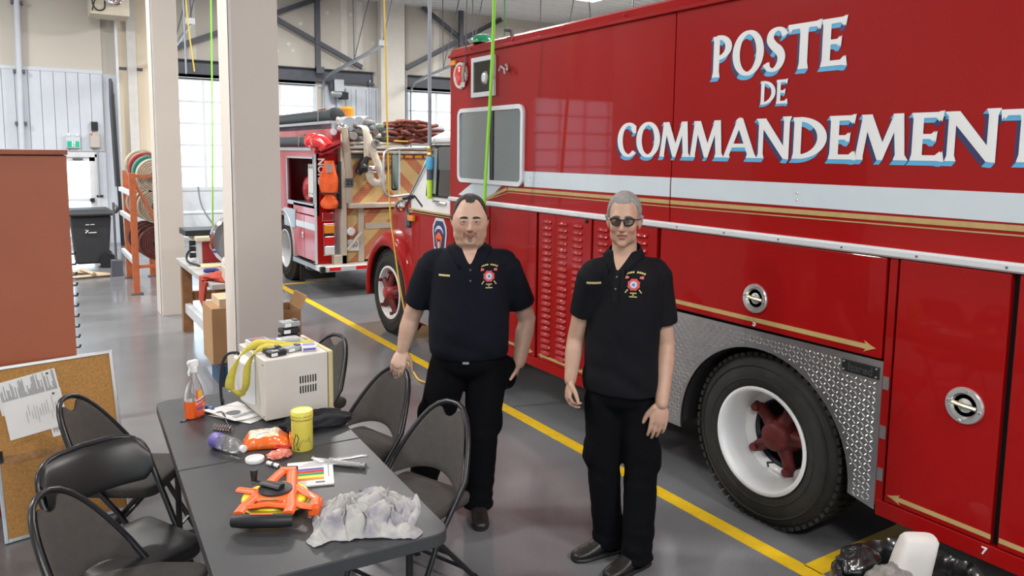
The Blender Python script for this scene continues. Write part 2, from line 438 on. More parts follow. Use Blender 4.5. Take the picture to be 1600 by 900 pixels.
O('brace_post', G().box((9.96, yb - .06, 3.9), (10.08, yb + .02, CZ)), STEEL, label='dark vertical steel post seen just left of the truck roof', category='post', group='vertical steel posts on the far wall')

# overhead door tracks
def track(label, x, ztop, xe, ye, ze):
    t = thing('door_track', label, 'door track', (x, YB - .2, 3.6), group='galvanised garage door tracks')
    path = [(x, YB - .12, .2), (x, YB - .12, ztop - .3), (x, YB - .16, ztop - .12), (x + .03, YB - .32, ztop + .02), (x + .1, YB - .6, ztop + .1), (xe, ye, ze)]
    O('rail', G().tube(path, .045, 6, sq=(.6, 1.1)), GALV, t)
    O('end_bracket', G().box((xe - .12, ye - .03, ze - .03), (xe + .06, ye + .03, ze + .08)), GALV, t)
    O('hanger_rod', G().tube([(xe, ye, ze), (xe - .02, ye, CZ)], .012, 6).tube([(xe - .02, ye, ze + .1), (xe + .3, ye, CZ)], .012, 6), STEEL, t)
    mx, my, mz = (x + xe) / 2, (YB - .5 + ye) / 2, (ztop + ze) / 2 + .05
    O('hanger_rod', G().tube([(mx, my, mz), (mx - .02, my, CZ)], .012, 6).tube([(mx, my, mz), (mx + .45, my, CZ)], .012, 6), STEEL, t)
    return t
track('bright galvanised track above the left garage door, beside the operator', 6.22, 3.75, 6.62, 15.6, 4.27)
track('galvanised track half hidden by the front of the command truck', 8.58, 3.75, 8.7, 15.4, 4.15)
track('short galvanised track glimpsed between the two pale columns', 2.52, 3.75, 2.75, 15.6, 4.35)

# jack-shaft operator
t = thing('door_operator', 'grey chain hoist door operator hanging beside the left garage door', 'door operator', (6.5, YB - .25, 3.3))
O('motor_body', G().box((6.42, YB - .42, 3.42), (6.66, YB - .15, 3.72)).lathe([(.09, -.18), (.09, .18)], (6.54, YB - .3, 3.38), 'x', 14), GALV, t, bev=.01)
O('gear_wheel', G().lathe([(.12, -.02), (.14, 0), (.12, .02)], (6.36, YB - .3, 3.55), 'x', 16), STEEL, t)
O('cover', G().box((6.62, YB - .4, 3.25), (6.78, YB - .12, 3.42)), BLACK, t, bev=.01)
O('chain', G().tube([(6.5, YB - .3, 3.3), (6.5, YB - .3, 2.95)], .01, 6), STEEL, t)
O('pendant_box', G().box((6.40, YB - .36, 2.72), (6.58, YB - .24, 2.98)), BLACK, t, bev=.01)
t = thing('conduit_drop', 'thin grey conduit running down the white cladding', 'conduit', (7.48, YB, 0))
O('pipe', G().tube([(7.48, YB - .05, .4), (7.48, YB - .05, 3.78)], .018), GALV, t)
O('bracket', G().box((7.42, YB - .1, 3.62), (7.56, YB - .02, 3.72)), STEEL, t)

# left wall: pipe, exit sign, switch boxes
t = thing('wall_pipe', 'white vertical pipe clamped to the far left wall', 'pipe', (.02, YL - .1, 0))
O('pipe', G().tube([(-.05, YL - .12, 0), (-.05, YL - .12, 2.0), (.02, YL - .12, CZ)], .055, 12), CLAD, t, smooth=True)
for z in (2.45, 3.45, 4.75):
    x = -.05 + max(0, (z - 2.0)) / 3.7 * .07
    O('clamp', G().box((x - .10, YL - .15, z - .03), (x - .055, YL - .01, z + .03)).box((x + .055, YL - .15, z - .03), (x + .10, YL - .01, z + .03)), STEEL, t)
GREEN = M('sign_green', (.02, .38, .22), rough=.4, emis=.25)
t = thing('exit_sign', 'green and white running man exit sign with two lamp heads', 'exit sign', (.83, YL - .06, 2.1))
O('housing', G().box((.70, YL - .09, 1.98), (.95, YL - .02, 2.22)), CLAD, t, bev=.008)
O('sign_face', G().box((.72, YL - .098, 2.0), (.93, YL - .09, 2.12)), GREEN, t)
O('pictogram', G().box((.80, YL - .102, 2.005), (.86, YL - .098, 2.115)), WHITE, t)
O('running_figure', G().lathe([(.008, 0), (.008, -.003)], (.83, YL - .102, 2.095), 'y', 8).prism([(.82, YL-.105, 2.08), (.84, YL-.105, 2.08), (.845, YL-.105, 2.05), (.825, YL-.105, 2.05)], (0, .002, 0)).prism([(.825, YL-.105, 2.05), (.838, YL-.105, 2.05), (.815, YL-.105, 2.01), (.808, YL-.105, 2.015)], (0, .002, 0)).prism([(.835, YL-.105, 2.05), (.845, YL-.105, 2.05), (.855, YL-.105, 2.02), (.846, YL-.105, 2.01)], (0, .002, 0)), GREEN, t)
for x in (.75, .90): O('lamp_head', G().lathe([(.012, 0), (.035, -.05), (.03, -.06)], (x, YL - .05, 2.25), 'y', 12), CLEARL, t)
t = thing('control_box', 'beige electrical control box with a red tag on the wall', 'control box', (1.22, YL - .05, 2.0))
O('box', G().box((1.12, YL - .12, 1.99), (1.31, YL - .02, 2.30)), M('beige_enclosure', (.48, .45, .40), rough=.5), t, bev=.02)
O('tag', G().box((1.13, YL - .125, 2.25), (1.17, YL - .12, 2.28)), REDL, t)
O('conduit', G().tube([(1.25, YL - .06, 1.99), (1.25, YL - .06, 1.0)], .015), GALV, t)
O('push_plate', G().box((1.20, YL - .05, .98), (1.32, YL - .02, 1.02)), BLACK, t)
O('card_reader', G().box((1.16, YL - .09, 2.34), (1.28, YL - .02, 2.52)), BLACK, bev=.01, label='small black wall unit above the beige control box', category='wall unit')

# unit heater box high on the beige board
t = thing('unit_heater', 'cream ceiling heater box with round silver vent and cables', 'heater', (1.75, YL - .7, 4.6))
CRM = M('cream_metal', (.66, .60, .48), rough=.6)
O('cabinet', G().box((1.18, YL - .95, 4.55), (1.86, YL - .25, 5.35)), CRM, t, bev=.01)
O('vent_collar', G().lathe([(.20, 0), (.20, -.10), (.17, -.12), (.17, -.02), (.10, -.02), (.05, -.06)], (1.58, YL - .95, 4.92), 'y', 24), CHROME, t, smooth=True)
O('cable', G().tube(smooth_path([(1.25, YL - .98, 5.0), (1.22, YL - 1.0, 4.75), (1.30, YL - .97, 4.62), (1.42, YL - .98, 4.66), (1.42, YL - 1.0, 4.85), (1.36, YL - .98, 5.0)]), .013), BLACK, t)
O('cable', G().tube(smooth_path([(1.20, YL - .98, 5.05), (1.28, YL - 1.0, 4.9), (1.24, YL - .98, 4.72), (1.21, YL - .98, 4.60)]), .011), BLACK, t)
O('wall_bracket', G().box((1.2, YL - .26, 5.1), (1.85, YL, 5.2)), STEEL, t)

# ceiling lights
LAMP_AT = ['above the left wall near the cabinet', 'left of the big column', 'added unseen behind the photographer beside the command truck to light the men', 'added unseen behind the photographer left of the table to light the men and columns', 'right above the command truck', 'above the left wall near the bin', 'above the orange hose rack', 'over the fire engine', 'over the right wall beside the fire engine', 'in the far left corner before the wall', 'before the left garage door', 'seen at the top edge over the truck roof']
DIFF = M('lamp_diffuser', (1, .98, .94), emis=6.0)
for i, (x, y) in enumerate(LAMPS):
    t = thing('ceiling_light', 'white high bay light panel ' + LAMP_AT[i], 'ceiling light', (x, y, CZ - .22), group='high bay light panels')
    O('housing', G().box((x - .62, y - .22, CZ - .20), (x + .62, y + .22, CZ - .12)), WHITE, t)
    O('diffuser', G().box((x - .56, y - .17, CZ - .215), (x + .56, y + .17, CZ - .20)), DIFF, t)
    for dx in (-.4, .4): O('hanger', G().tube([(x + dx, y, CZ - .12), (x + dx, y, CZ)], .006, 5), STEEL, t)
    ld = bpy.data.lights.new('light', 'AREA'); ld.shape = 'RECTANGLE'; ld.size = 1.12; ld.size_y = .34; ld.energy = LAMP_POWER; ld.color = (1, .97, .93)
    lo = bpy.data.objects.new('light', ld); COL.objects.link(lo); lo.parent = t; lo.location = (0, 0, -.005)

# thin suspension rods above the truck
for i, (x, y, dx) in enumerate([(8.9, 13.0, .0), (9.3, 12.6, .25), (10.4, 13.2, -.2), (10.9, 12.5, .0)]):
    O('suspension_rod', G().tube([(x, y, 4.4), (x + dx, y, CZ)], .012, 6), STEEL, label='%s thin dark rod hanging from the ceiling behind the command truck' % ('leftmost', 'second', 'third', 'rightmost')[i], category='rod', group='suspension rods')

# hoses and cables hanging from reels
def hose(name, label, pts, r, mat, cat='hose', sm=True):
    return O(name, G().tube(smooth_path(pts) if sm else pts, r, 8), mat, smooth=True, label=label, category=cat)
HY = M('yellow_hose', (.72, .48, .06), rough=.4); HG = M('lime_hose', (.28, .72, .06), rough=.4); HGR = M('grey_hose', (.27, .31, .36), rough=.5)
hose('air_hose', 'yellow air hose hanging down in front of the red fender', [(3.02, 7.2, CZ), (3.06, 7.2, 3.5), (3.10, 7.2, 1.6), (3.13, 7.15, 1.05), (3.17, 7.1, .62), (3.21, 7.05, .30), (3.20, 7.0, .06), (3.14, 6.85, .012), (2.98, 6.5, .012), (2.86, 6.1, .012), (2.81, 5.86, .012), (2.90, 5.72, .012), (3.05, 5.75, .012)], .009, HY)
t = thing('water_hose', 'grey drop hose with blue and lime coupling beside the cab window', 'hose', (3.2, 6.75, 1.55))
_hx = 3.30; O('hose', G().tube([(3.25, 6.55, CZ), (3.235, 6.55, 3.2), (3.235, 6.55, 2.05)], .018, 10), HGR, t, smooth=True)
O('brass_fitting', G().lathe([(.02, 0), (.028, .02), (.022, .04), (.028, .08), (.02, .10)], (3.235, 6.55, 1.95), 'z', 12), M('brass', (.70, .50, .20), rough=.3, metal=1), t)
O('blue_coupling', G().lathe([(.03, 0), (.036, .03), (.036, .09), (.03, .12)], (3.235, 6.55, 1.83), 'z', 12), SKYB, t)
O('grey_valve', G().lathe([(.028, 0), (.028, .10)], (3.235, 6.55, 1.73), 'z', 12), STEEL, t)
O('lime_tip', G().lathe([(.018, 0), (.026, .02), (.026, .16), (.03, .18)], (3.235, 6.55, 1.55), 'z', 12), M('lime_plastic', (.55, .80, .06), rough=.4), t)
hose('air_hose', 'lime green hose hanging in front of the command truck window', [(2.86, 4.75, CZ), (2.895, 4.82, 3.1), (2.90, 4.945, 1.62), (2.90, 4.97, .9), (2.88, 5.0, .02)], .013, HG)
hose('air_hose', 'thin dark green cord hanging above the command truck roof', [(3.9, 6.3, CZ), (3.9, 6.3, 2.92)], .008, M('dark_green_cord', (.06, .22, .06), rough=.5))
hose('cable', 'thin dark cable dropping to the red round lamp on the truck', [(3.30, 5.86, CZ), (3.235, 5.86, 2.72)], .006, STEEL, 'cable')
hose('cable', 'lime green cable hanging between the two pale columns', [(2.80, 14, CZ), (2.77, 14, 3.3), (2.70, 14, .5)], .014, HG, 'cable')
hose('cable', 'amber cable hanging next to the galvanised track between the columns', [(2.36, 14, CZ), (2.40, 14, 4.3), (2.49, 14, 3.3)], .012, HY, 'cable')
hose('cable', 'grey cable hanging right of the first pale column', [(2.35, 14, CZ), (2.355, 14, 4.1), (2.36, 14, 3.25)], .016, HGR, 'cable')
hose('cable', 'slack grey cord in front of the lower garage door panels', [(3.25, YB - .3, 1.15), (3.32, YB - .3, .7), (3.55, YB - .35, .25), (3.62, YB - .4, .015)], .018, HGR, 'cable')
# stack of poles against the beige board
t = thing('pole_bundle', 'dark bundle of poles standing against the beige wall board', 'poles', (1.62, YL - .3, 0))
for k in range(2):
    O('pole', G().tube([(1.59 + .03*k, YL - .45 - .03*(k % 2), 0), (1.56 + .015*k, YL - .12, 3.35 - .25*k)], .022, 8), BLACK, t)
O('sleeve', G().tube([(1.58, YL - .2, 1.2), (1.545, YL - .12, 2.9), (1.54, YL - .12, 3.4)], [.05, .045, .03], 8), STEEL, t)
# ================================================================ COMMAND TRUCK
X = 3.25
ct = thing('command_truck', 'large red command truck with white POSTE DE COMMANDEMENT lettering', 'truck', (4.45, 4.0, 0))
YR, YF = .1, 6.15          # rear and front of the box body
# upper body
O('body_core', G().box((X + .05, YR, 1.58), (5.65, YF, 2.83)).box((X + .05, YR + .02, .42), (5.65, 1.94, 1.58)).box((X + .05, 3.31, .42), (5.65, YF, 1.58)).box((X + .05, 1.94, 1.07), (5.65, 3.31, 1.58)).box((X + .62, 1.94, .6), (5.65, 3.31, 1.58)), RED2, ct)
sp1 = O('side_panel', G().box((X, 3.345, 1.58), (X + .05, YF, 2.83)), RED, ct, bev=.006)
sp2 = O('side_panel', G().box((X, YR, 1.58), (X + .05, 3.338, 2.83)), RED, ct, bev=.004)
O('corner_post', G().lathe([(.05, 1.4), (.05, 2.83)], (X + .05, YF, 0), 'z', 16), RED, ct, smooth=True)
O('rain_gutter', G().box((X - .022, YR, 2.825), (X + .02, YF + .02, 2.850)), RED, ct, bev=.004)
O('roof', G().prism([(X + .0, YR, 2.85), (X + .03, YR, 2.905), (X + .10, YR, 2.935), (5.55, YR, 2.97), (5.65, YR, 2.85)], (0, YF - YR + .03, 0)), RED, ct)
for k in range(9): O('rivet', G().ell((X - .003, .5 + k * .66, 2.875), .010, nu=8, nv=4), RED2, ct)
rail = O('rub_rail', G().prism([(X - .02, YR, 1.555), (X - .028, YR, 1.563), (X - .028, YR, 1.585), (X - .02, YR, 1.595), (X + .02, YR, 1.595), (X + .02, YR, 1.555)], (0, YF - YR, 0)), ALUW, ct)
for k in range(7): O('screw', G().lathe([(.006, 0), (.004, -.003)], (X - .028, 1.45 + k * .36, 1.574), 'x', 8), STEEL, rail)

def flat(name, pts, mat, parent, d=.002, x=X):
    """a thin applied sheet on the truck's side: pts are (y, z)"""
    return O(name, G().prism([(x - .0005, y, z) for y, z in pts], (-d, 0, 0)), mat, parent)
flat('white_band', [(YR, 1.752), (3.336, 1.746), (3.336, 1.862), (YR, 1.868)], BAND, sp2)
flat('white_band', [(3.346, 1.746), (4.93, 1.738), (4.96, 1.856), (3.346, 1.862)], BAND, sp1)
flat('white_band', [(5.26, 1.732), (5.75, 1.732), (6.0, 1.62), (5.66, 1.60), (5.46, 1.615)], BAND, sp1)
for z0, h in ((1.703, .024), (1.684, .006)):
    flat('gold_stripe', [(YR, z0 + .024), (3.336, z0), (3.336, z0 + h), (YR, z0 + h + .024)], GOLD, sp2, x=X - .002)
    flat('gold_stripe', [(3.346, z0), (5.18, z0 - .006), (5.16, z0 + h - .006), (3.346, z0 + h)], GOLD, sp1, x=X - .002)
    dd = (1.703 - z0) * 1.2
    flat('gold_stripe', [(5.18 - dd, z0 - .006), (5.52 - dd, 1.60), (5.56 - dd + h, 1.60), (5.16 + h - dd, z0 + h - .006)], GOLD, sp1, x=X - .002)
for i in range(6): O('rivet', G().lathe([(.006, 0), (.004, -.004)], (X - .003, 4.85 - .05 * (i % 3), 1.775 + .035 * (i // 3)), 'x', 8), ALU, sp1)
for i in range(2): O('rivet', G().lathe([(.006, 0), (.004, -.004)], (X - .003, 2.45, 1.78 + .035 * i), 'x', 8), ALU, sp2)

# --- painted block lettering
def strip(c, rx, ry, ix, iy, a0, a1, n=22):
    A = []; B = []
    for i in range(n + 1):
        a = math.radians(a0 + (a1 - a0) * i / n)
        A.append((c[0] + rx * math.cos(a), c[1] + ry * math.sin(a))); B.append((c[0] + ix * math.cos(a), c[1] + iy * math.sin(a)))
    return ('s', A, B)
def stem(x, w, y0=0., y1=1., fl=.035):
    return ('p', [(x - fl, y0), (x + w + fl, y0), (x + w, y0 + .14), (x + w, y1 - .14), (x + w + fl, y1), (x - fl, y1), (x, y1 - .14), (x, y0 + .14)])
def spline2(pts, ws):
    P = smooth_path([(p[0], p[1], w) for p, w in zip(pts, ws)], 4); A = []; B = []
    for i in range(len(P)):
        d = (P[min(i+1, len(P)-1)] - P[max(i-1, 0)]); n = Vector((-d.y, d.x)).normalized() * P[i].z / 2
        A.append((P[i].x + n.x, P[i].y + n.y)); B.append((P[i].x - n.x, P[i].y - n.y))
    return ('s', A, B)
GLY = {
 'P': (.66, [stem(.06, .16), strip((.18, .72), .46, .30, .28, .205, 92, -92)]),
 'O': (.98, [strip((.49, .5), .48, .53, .29, .44, 0, 360, 36)]),
 'S': (.66, [spline2([(.58, .80), (.50, .92), (.34, .96), (.18, .88), (.15, .72), (.27, .58), (.42, .47), (.50, .32), (.44, .14), (.28, .04), (.12, .08), (.05, .2)], [.16, .09, .08, .13, .17, .18, .19, .18, .14, .08, .10, .16])]),
 'T': (.84, [('p', [(0, .80), (.06, .885), (.78, .885), (.84, .80), (.87, 1.03), (.78, 1.0), (.06, 1.0), (-.02, 1.0)]), stem(.33, .18, 0, .95)]),
 'E': (.66, [stem(.06, .17), ('p', [(.18, .885), (.52, .885), (.60, .80), (.64, 1.03), (.56, 1.0), (.18, 1.0)]), ('p', [(.18, .45), (.42, .45), (.50, .39), (.52, .62), (.44, .555), (.18, .555)]), ('p', [(.18, 0), (.58, 0), (.68, -.02), (.64, .20), (.54, .115), (.18, .115)])]),
 'D': (.92, [stem(.06, .16), strip((.16, .5), .74, .5, .54, .40, 92, -92, 26)]),
 'C': (.80, [strip((.49, .5), .48, .53, .29, .44, 48, 312, 28), ('p', [(.60, .86), (.70, .70), (.80, .72), (.80, .93)])]),
 'M': (1.14, [('p', [(-.02, 0), (.13, 0), (.125, .08), (.25, .95), (.13, 1.0)]), ('p', [(.10, 1.0), (.30, 1.0), (.62, .25), (.55, .0), (.50, .0)]), ('p', [(.52, .0), (.58, .0), (.96, 1.0), (.84, 1.0), (.56, .26)]), ('p', [(.82, 1.0), (1.0, 1.0), (1.06, .12), (1.14, 0), (.86, 0), (.90, .12)])]),
 'A': (.98, [('p', [(-.03, 0), (.15, 0), (.13, .08), (.50, .92), (.46, 1.04), (.40, 1.0)]), ('p', [(.36, .98), (.46, 1.05), (.54, 1.02), (.94, .1), (1.02, 0), (.72, 0), (.75, .1)]), ('p', [(.22, .27), (.72, .27), (.68, .37), (.26, .37)])]),
 'N': (.98, [('p', [(.02, 0), (.20, 0), (.16, .12), (.16, .95), (.06, .95), (.06, .12)]), ('p', [(-.02, 1.0), (.22, 1.0), (.92, .1), (.92, -.02), (.80, .0)]), ('p', [(.80, .0), (.92, .0), (.92, .9), (.97, 1.03), (.76, 1.03), (.80, .9)])]),
}
def sign_word(txt, y_left, y_right, z0, cap):
    adv = .05; W = sum(GLY[c][0] for c in txt) + adv * (len(txt) - 1)
    k = abs(y_left - y_right) / W; cur = 0.
    for ch in txt:
        w, strokes = GLY[ch]; g = G(); si = 0; qi = 0; off = (-.075, -.10)
        def P(p, d): return (X - d, y_left - (cur + p[0]) * k, z0 + p[1] * cap)
        bold = [(k_, *[[(x_ + .05, y_) for x_, y_ in l_] for l_ in q_]) for k_, *q_ in strokes]
        for kind, *pp in strokes + bold:
            if kind == 'p':
                poly = pp[0]; edges = [(poly[i], poly[(i+1) % len(poly)]) for i in range(len(poly))]
                si += 1; g.use(0).add([P(p, .0032 + si*.0002) for p in poly], [tuple(range(len(poly)))])
            else:
                A, B = pp; n = len(A); edges = [(A[i], A[i+1]) for i in range(n-1)] + [(B[i], B[i+1]) for i in range(n-1)] + [(A[0], B[0]), (A[-1], B[-1])]
                si += 1; g.use(0).add([P(p, .0032 + si*.0002) for p in A] + [P(p, .0032 + si*.0002) for p in B], [(i, i+1, n+i+1, n+i) for i in range(n-1)])
            for a, b in edges:
                dx, dy = abs(a[0]-b[0]), abs(a[1]-b[1])
                horiz = dx > dy * 1.3; qi += 1
                a2 = (a[0] + off[0], a[1] + off[1]); b2 = (b[0] + off[0], b[1] + off[1])
                g.use(2 if horiz else 1).add([P(q, (.0018 if horiz else .0004) + (qi % 60)*.00002) for q in (a, b, b2, a2)], [(0, 1, 2, 3)])
        O('letter', g, [LETW, NAVY, SKYB], sp2 if y_left - cur * k < 3.34 else sp1, recalc=False)
        cur += w + adv
sign_word('POSTE', 3.052, 2.228, 2.425, .222)
sign_word('DE', 2.708, 2.540, 2.262, .120)
sign_word('COMMANDEMENT', 3.838, 1.345, 1.985, .205)

# --- sliding window of the body
wn = O('window_frame', G(), ALUW, ct); me = wn.data
def rrect(y0, y1, z0, z1, r, n=6):
    out = []
    for cy_, cz_, a0 in ((y1 - r, z1 - r, 0), (y0 + r, z1 - r, 90), (y0 + r, z0 + r, 180), (y1 - r, z0 + r, 270)):
        for i in range(n + 1):
            a = math.radians(a0 + 90 * i / n); out.append((cy_ + r * math.cos(a), cz_ + r * math.sin(a)))
    return out
def ring_frame(y0, y1, z0, z1, r, w, x0, x1):
    A = rrect(y0, y1, z0, z1, r); B = rrect(y0 + w, y1 - w, z0 + w, z1 - w, max(r - w, .01)); n = len(A); g = G()
    rings = [[(x1, *A[i]), (x0, *A[i]), (x0, *B[i]), (x1, *B[i])] for i in range(n)]
    return g.loft(rings, False, True)
bpy.data.objects.remove(wn)
wn = O('window_frame', ring_frame(4.935, 5.99, 1.735, 2.372, .07, .035, X - .022, X + .02), ALUW, ct, smooth=True)
TINT = M('tinted_glass', (.10, .145, .17), rough=.03, spec=.8, coat=1., var=.02)
for y0, y1, xx in ((5.44, 5.955, X - .010), (4.97, 5.40, X - .006)):
    O('pane', G().box((xx, y0, 1.77), (xx + .004, y1, 2.337)), TINT, wn)
O('mullion', G().box((X - .014, 5.392, 1.765), (X + .01, 5.452, 2.342)), BLACK, wn)
O('slide_channel', G().box((X - .016, 5.44, 1.765), (X + .01, 5.47, 2.342)), ALUW, wn)
# --- lamps on the front corner
t = O('warning_lamp', G().ell((X - .01, 5.945, 2.662), (.035, .10, .10), nu=20, nv=12), REDL, ct, smooth=True)
O('bezel', G().lathe([(.098, 0), (.118, 0), (.122, -.012), (.112, -.026), (.098, -.026)], (X, 5.945, 2.662), 'x', 28), CHROME, t, smooth=True)
O('cord_plug', G().tube([(X - .03, 5.86, 2.74), (X - .05, 5.84, 2.66), (X - .05, 5.83, 2.58)], .016, 8).lathe([(.02, 0), (.026, .04)], (X - .05, 5.83, 2.55), 'z', 8), CHROME, t)
t = O('scene_light', G().box((X - .03, 5.37, 2.455), (X + .0, 5.735, 2.495)).box((X - .03, 5.37, 2.745), (X + .0, 5.735, 2.785)).box((X - .03, 5.37, 2.49), (X + .0, 5.405, 2.75)).box((X - .03, 5.70, 2.49), (X, 5.735, 2.75)), ALUW, ct, bev=.004)
O('reflector', G().prism([(X - .006, 5.40, 2.49), (X - .006, 5.70, 2.49), (X - .006, 5.70, 2.75), (X - .006, 5.40, 2.75)], (.004, 0, 0)).lathe([(.09, 0), (.07, -.012), (.03, -.02)], (X - .006, 5.53, 2.61), 'x', 16), ALU, t)
O('lens', G().box((X - .024, 5.405, 2.495), (X - .021, 5.70, 2.745)), WINGLASS, t)
O('bulb', G().tube([(X - .012, 5.50, 2.56), (X - .012, 5.50, 2.66)], .014, 8), CLEARL, t)
O('marker_light', G().box((X - .03, 6.03, 2.755), (X, 6.12, 2.80)), AMBER, ct, bev=.008)
t = O('hose_hook', G().lathe([(.03, 0), (.03, -.012), (.014, -.02), (.012, -.05)], (X, 5.20, 2.665), 'x', 12), CHROME, ct)
O('hook_arm', G().tube([(X - .05, 5.24, 2.64), (X - .055, 5.20, 2.675), (X - .055, 5.15, 2.65), (X - .05, 5.15, 2.61)], .011, 8), CHROME, t)
t = O('roof_beacon', G().lathe([(.10, 0), (.10, .02), (.085, .05), (.06, .07)], (X + .12, 5.80, 2.93), 'z', 18), M('green_lens', (.02, .30, .14), rough=.2, coat=.5), ct, smooth=True)
O('roof_fitting', G().tube([(X + .1, 5.3, 2.93), (X + .1, 5.3, 2.97), (X + .1, 5.4, 2.99)], .015, 6), STEEL, ct)

# --- lower lockers
def louvre_mesh():
    g = G(); w = .055
    sec = [(0, .016), (-.010, .006), (-.016, -.008), (-.010, -.013), (0, -.013)]
    ends = [(-w, .35), (-w + .012, 1), (w - .012, 1), (w, .35)]
    g.loft([[(dx * k, y, dz * (.6 + .4 * k)) for dx, dz in sec] for y, k in ends])
    return g.mesh('louvre', True, 50)
LOUV = None
def locker(label, y0, y1, z0, z1, kind='locker_door'):
    o = O(kind, G().box((X - .012, y0 + .006, z0), (X + .045, y1 - .006, z1)), RED, ct, bev=.004)
    o['label'] = label; return o
O('locker_seal', G().box((X + .02, YR, .42), (X + .05, 1.936, 1.552)).box((X + .02, 3.312, .42), (X + .05, YF, 1.552)).box((X + .02, 1.93, 1.07), (X + .05, 3.32, 1.552)), DARK, ct)
O('sill', G().prism([(X - .012, YR, .355), (X + .05, YR, .355), (X + .05, YR, .43), (X - .012, YR, .43)], (0, 1.83, 0)).prism([(X - .012, 3.31, .355), (X + .05, 3.31, .355), (X + .05, 3.31, .43), (X - .012, 3.31, .43)], (0, YF - 3.31, 0)), RED, ct, bev=.004)
l0 = locker('plain red locker door behind the left man', 4.735, 5.43, .435, 1.55)
l00 = locker('plain red locker door next to the cab', 5.435, 6.14, .435, 1.55)
l1 = locker('red louvred door between the two men', 4.07, 4.715, .435, 1.55)
l2 = locker('red louvred door half hidden by the right man', 3.425, 4.06, .435, 1.55)
l3 = locker('wide red door above the rear wheel with number 5', 1.945, 3.405, 1.085, 1.55)
l4 = locker('red rear door with round chrome latch and number 7', 1.43, 1.895, .435, 1.55)
l5 = locker('red rearmost door at the picture edge', .6, 1.412, .435, 1.55)
O('door_post', G().box((X - .006, 1.902, .40), (X + .04, 1.938, 1.55)), RED, ct)
for z in (.52, .72, .95): O('hinge_plate', G().box((X - .010, 1.905, z), (X - .006, 1.934, z + .06)), ALU, ct)
for par, cols in ((l1, (4.598, 4.405, 4.228)), (l2, (3.95, 3.76, 3.568))):
    for yc in cols:
        for r in range(22):
            if LOUV is None:
                LOUV = O('louvre', louvre_mesh(), RED, par)
            c = LOUV if r == 0 and yc == 4.598 else inst(LOUV)
            c.parent = par; c.matrix_parent_inverse = mw(par).inverted(); c.location = (X - .012, yc, 1.492 - r * .0475)
O('latch_knob', G().lathe([(.012, 0), (.012, -.01), (.008, -.016)], (X - .012, 4.125, 1.535), 'x', 10), BLACK, l1)
def latch(par, y, z, r=.079):
    b = O('latch', G().lathe([(r*.60, 0), (r, 0), (r*1.0, -.006), (r*.95, -.012), (r*.70, -.013), (r*.66, -.006), (r*.55, .004), (r*.3, -.002), (r*.1, -.005)], (X - .012, y, z), 'x', 28), SATIN, par, smooth=True)
    O('latch_handle', G().tube([(X - .016, y + r*.62, z + .004), (X - .02, y, z), (X - .016, y - r*.62, z - .004)], r*.13, 8), M('brushed_brass', (.62, .58, .40), rough=.3, metal=.8), par)
    for a in (0, 90, 180, 270):
        O('screw', G().ell((X - .026, y + r*.83*math.cos(math.radians(a+10)), z + r*.83*math.sin(math.radians(a+10))), .006, nu=8, nv=4), CHROME, par)
latch(l3, 2.668, 1.243); latch(l4, 1.572, .978, .078)
text_on('5', .045, LETW, l3, (X - .0135, 2.667, 1.108), (0, -1, 0), (0, 0, 1), 'door_number', bold=.001)
text_on('7', .045, LETW, l4, (X - .0135, 1.452, .398), (0, -1, 0), (0, 0, 1), 'door_number', bold=.001)
def arrow(par, ya, yb_, z, h=.012, tip_a=True, tip_b=True):
    eb = .05 if tip_b else 0.; pts = [(ya, z - h), (yb_ + eb, z - h)]
    if tip_b: pts += [(yb_ + .06, z - h*2.2), (yb_ + .02, z - h*.6), (yb_, z), (yb_ + .02, z + h*.6), (yb_ + .06, z + h*2.2)]
    pts += [(yb_ + eb, z + h), (ya, z + h)]
    if tip_a: pts = pts[:-1] + [(ya - .05, z + h), (ya - .06, z + h*2.2), (ya - .02, z + h*.6), (ya, z), (ya - .02, z - h*.6), (ya - .06, z - h*2.2), (ya - .05, z - h)]; pts = pts[1:]
    flat('gold_arrow', pts, GOLD, par, x=X - .0125)
arrow(l3, 3.40, 1.975, 1.128, tip_a=False)
arrow(l4, 1.875, 1.432, .468, h=.010, tip_b=False)
arrow(l5, 1.40, .7, .468, h=.010, tip_a=False)
arrow(l1, 4.69, 4.09, .468, h=.010); arrow(l2, 4.04, 3.45, .468, h=.010); arrow(l0, 5.40, 4.76, .468, h=.010)

# --- tread-plate wheel surround
cyw, czw, rw = 2.63, .42, .555
out = [(3.305, .372), (3.18, .372)] + [(cyw + rw * math.cos(math.radians(a)), czw + rw * math.sin(math.radians(a))) for a in np.linspace(-2, 182, 30)] + [(1.938, .372), (1.938, 1.075), (3.305, 1.066)]
ARCH = [(cyw + rw * math.cos(math.radians(a)), czw + rw * math.sin(math.radians(a))) for a in np.linspace(-2, 182, 30)]
plate = O('tread_plate', G().prism([(X - .008, y, z) for y, z in out], (.010, 0, 0)), ALU, ct)
g = G()
ny, nz = 34, 18
def inside(y, z): return 1.955 < y < 3.29 and .385 < z < 1.055 and math.hypot(y - cyw, max(z - czw, 0) if z > czw else (z - czw)*.0) > rw + .02
for i in range(60):
    for j in range(32):
        y, z = 1.95 + i * .0232, .385 + j * .0232
        if not inside(y, z): continue
        if 1.95 < y < 2.15 and .98 < z < 1.05: continue
        s = 1 if (i + j) % 2 else -1; dy, dz = (.0092, .0092 * s) if s > 0 else (.0075, -.0075); ny_, nz_ = -dz * .3, dy * .3
        xs = X - .008; top = xs - .0035
        g.add([(xs, y - dy, z - dz), (xs, y + ny_, z + nz_), (xs, y + dy, z + dz), (xs, y - ny_, z - nz_), (top, y - dy*.5, z - dz*.5), (top, y + dy*.5, z + dz*.5)],
              [(0, 1, 5, 4), (1, 2, 5), (2, 3, 4, 5), (3, 0, 4)])
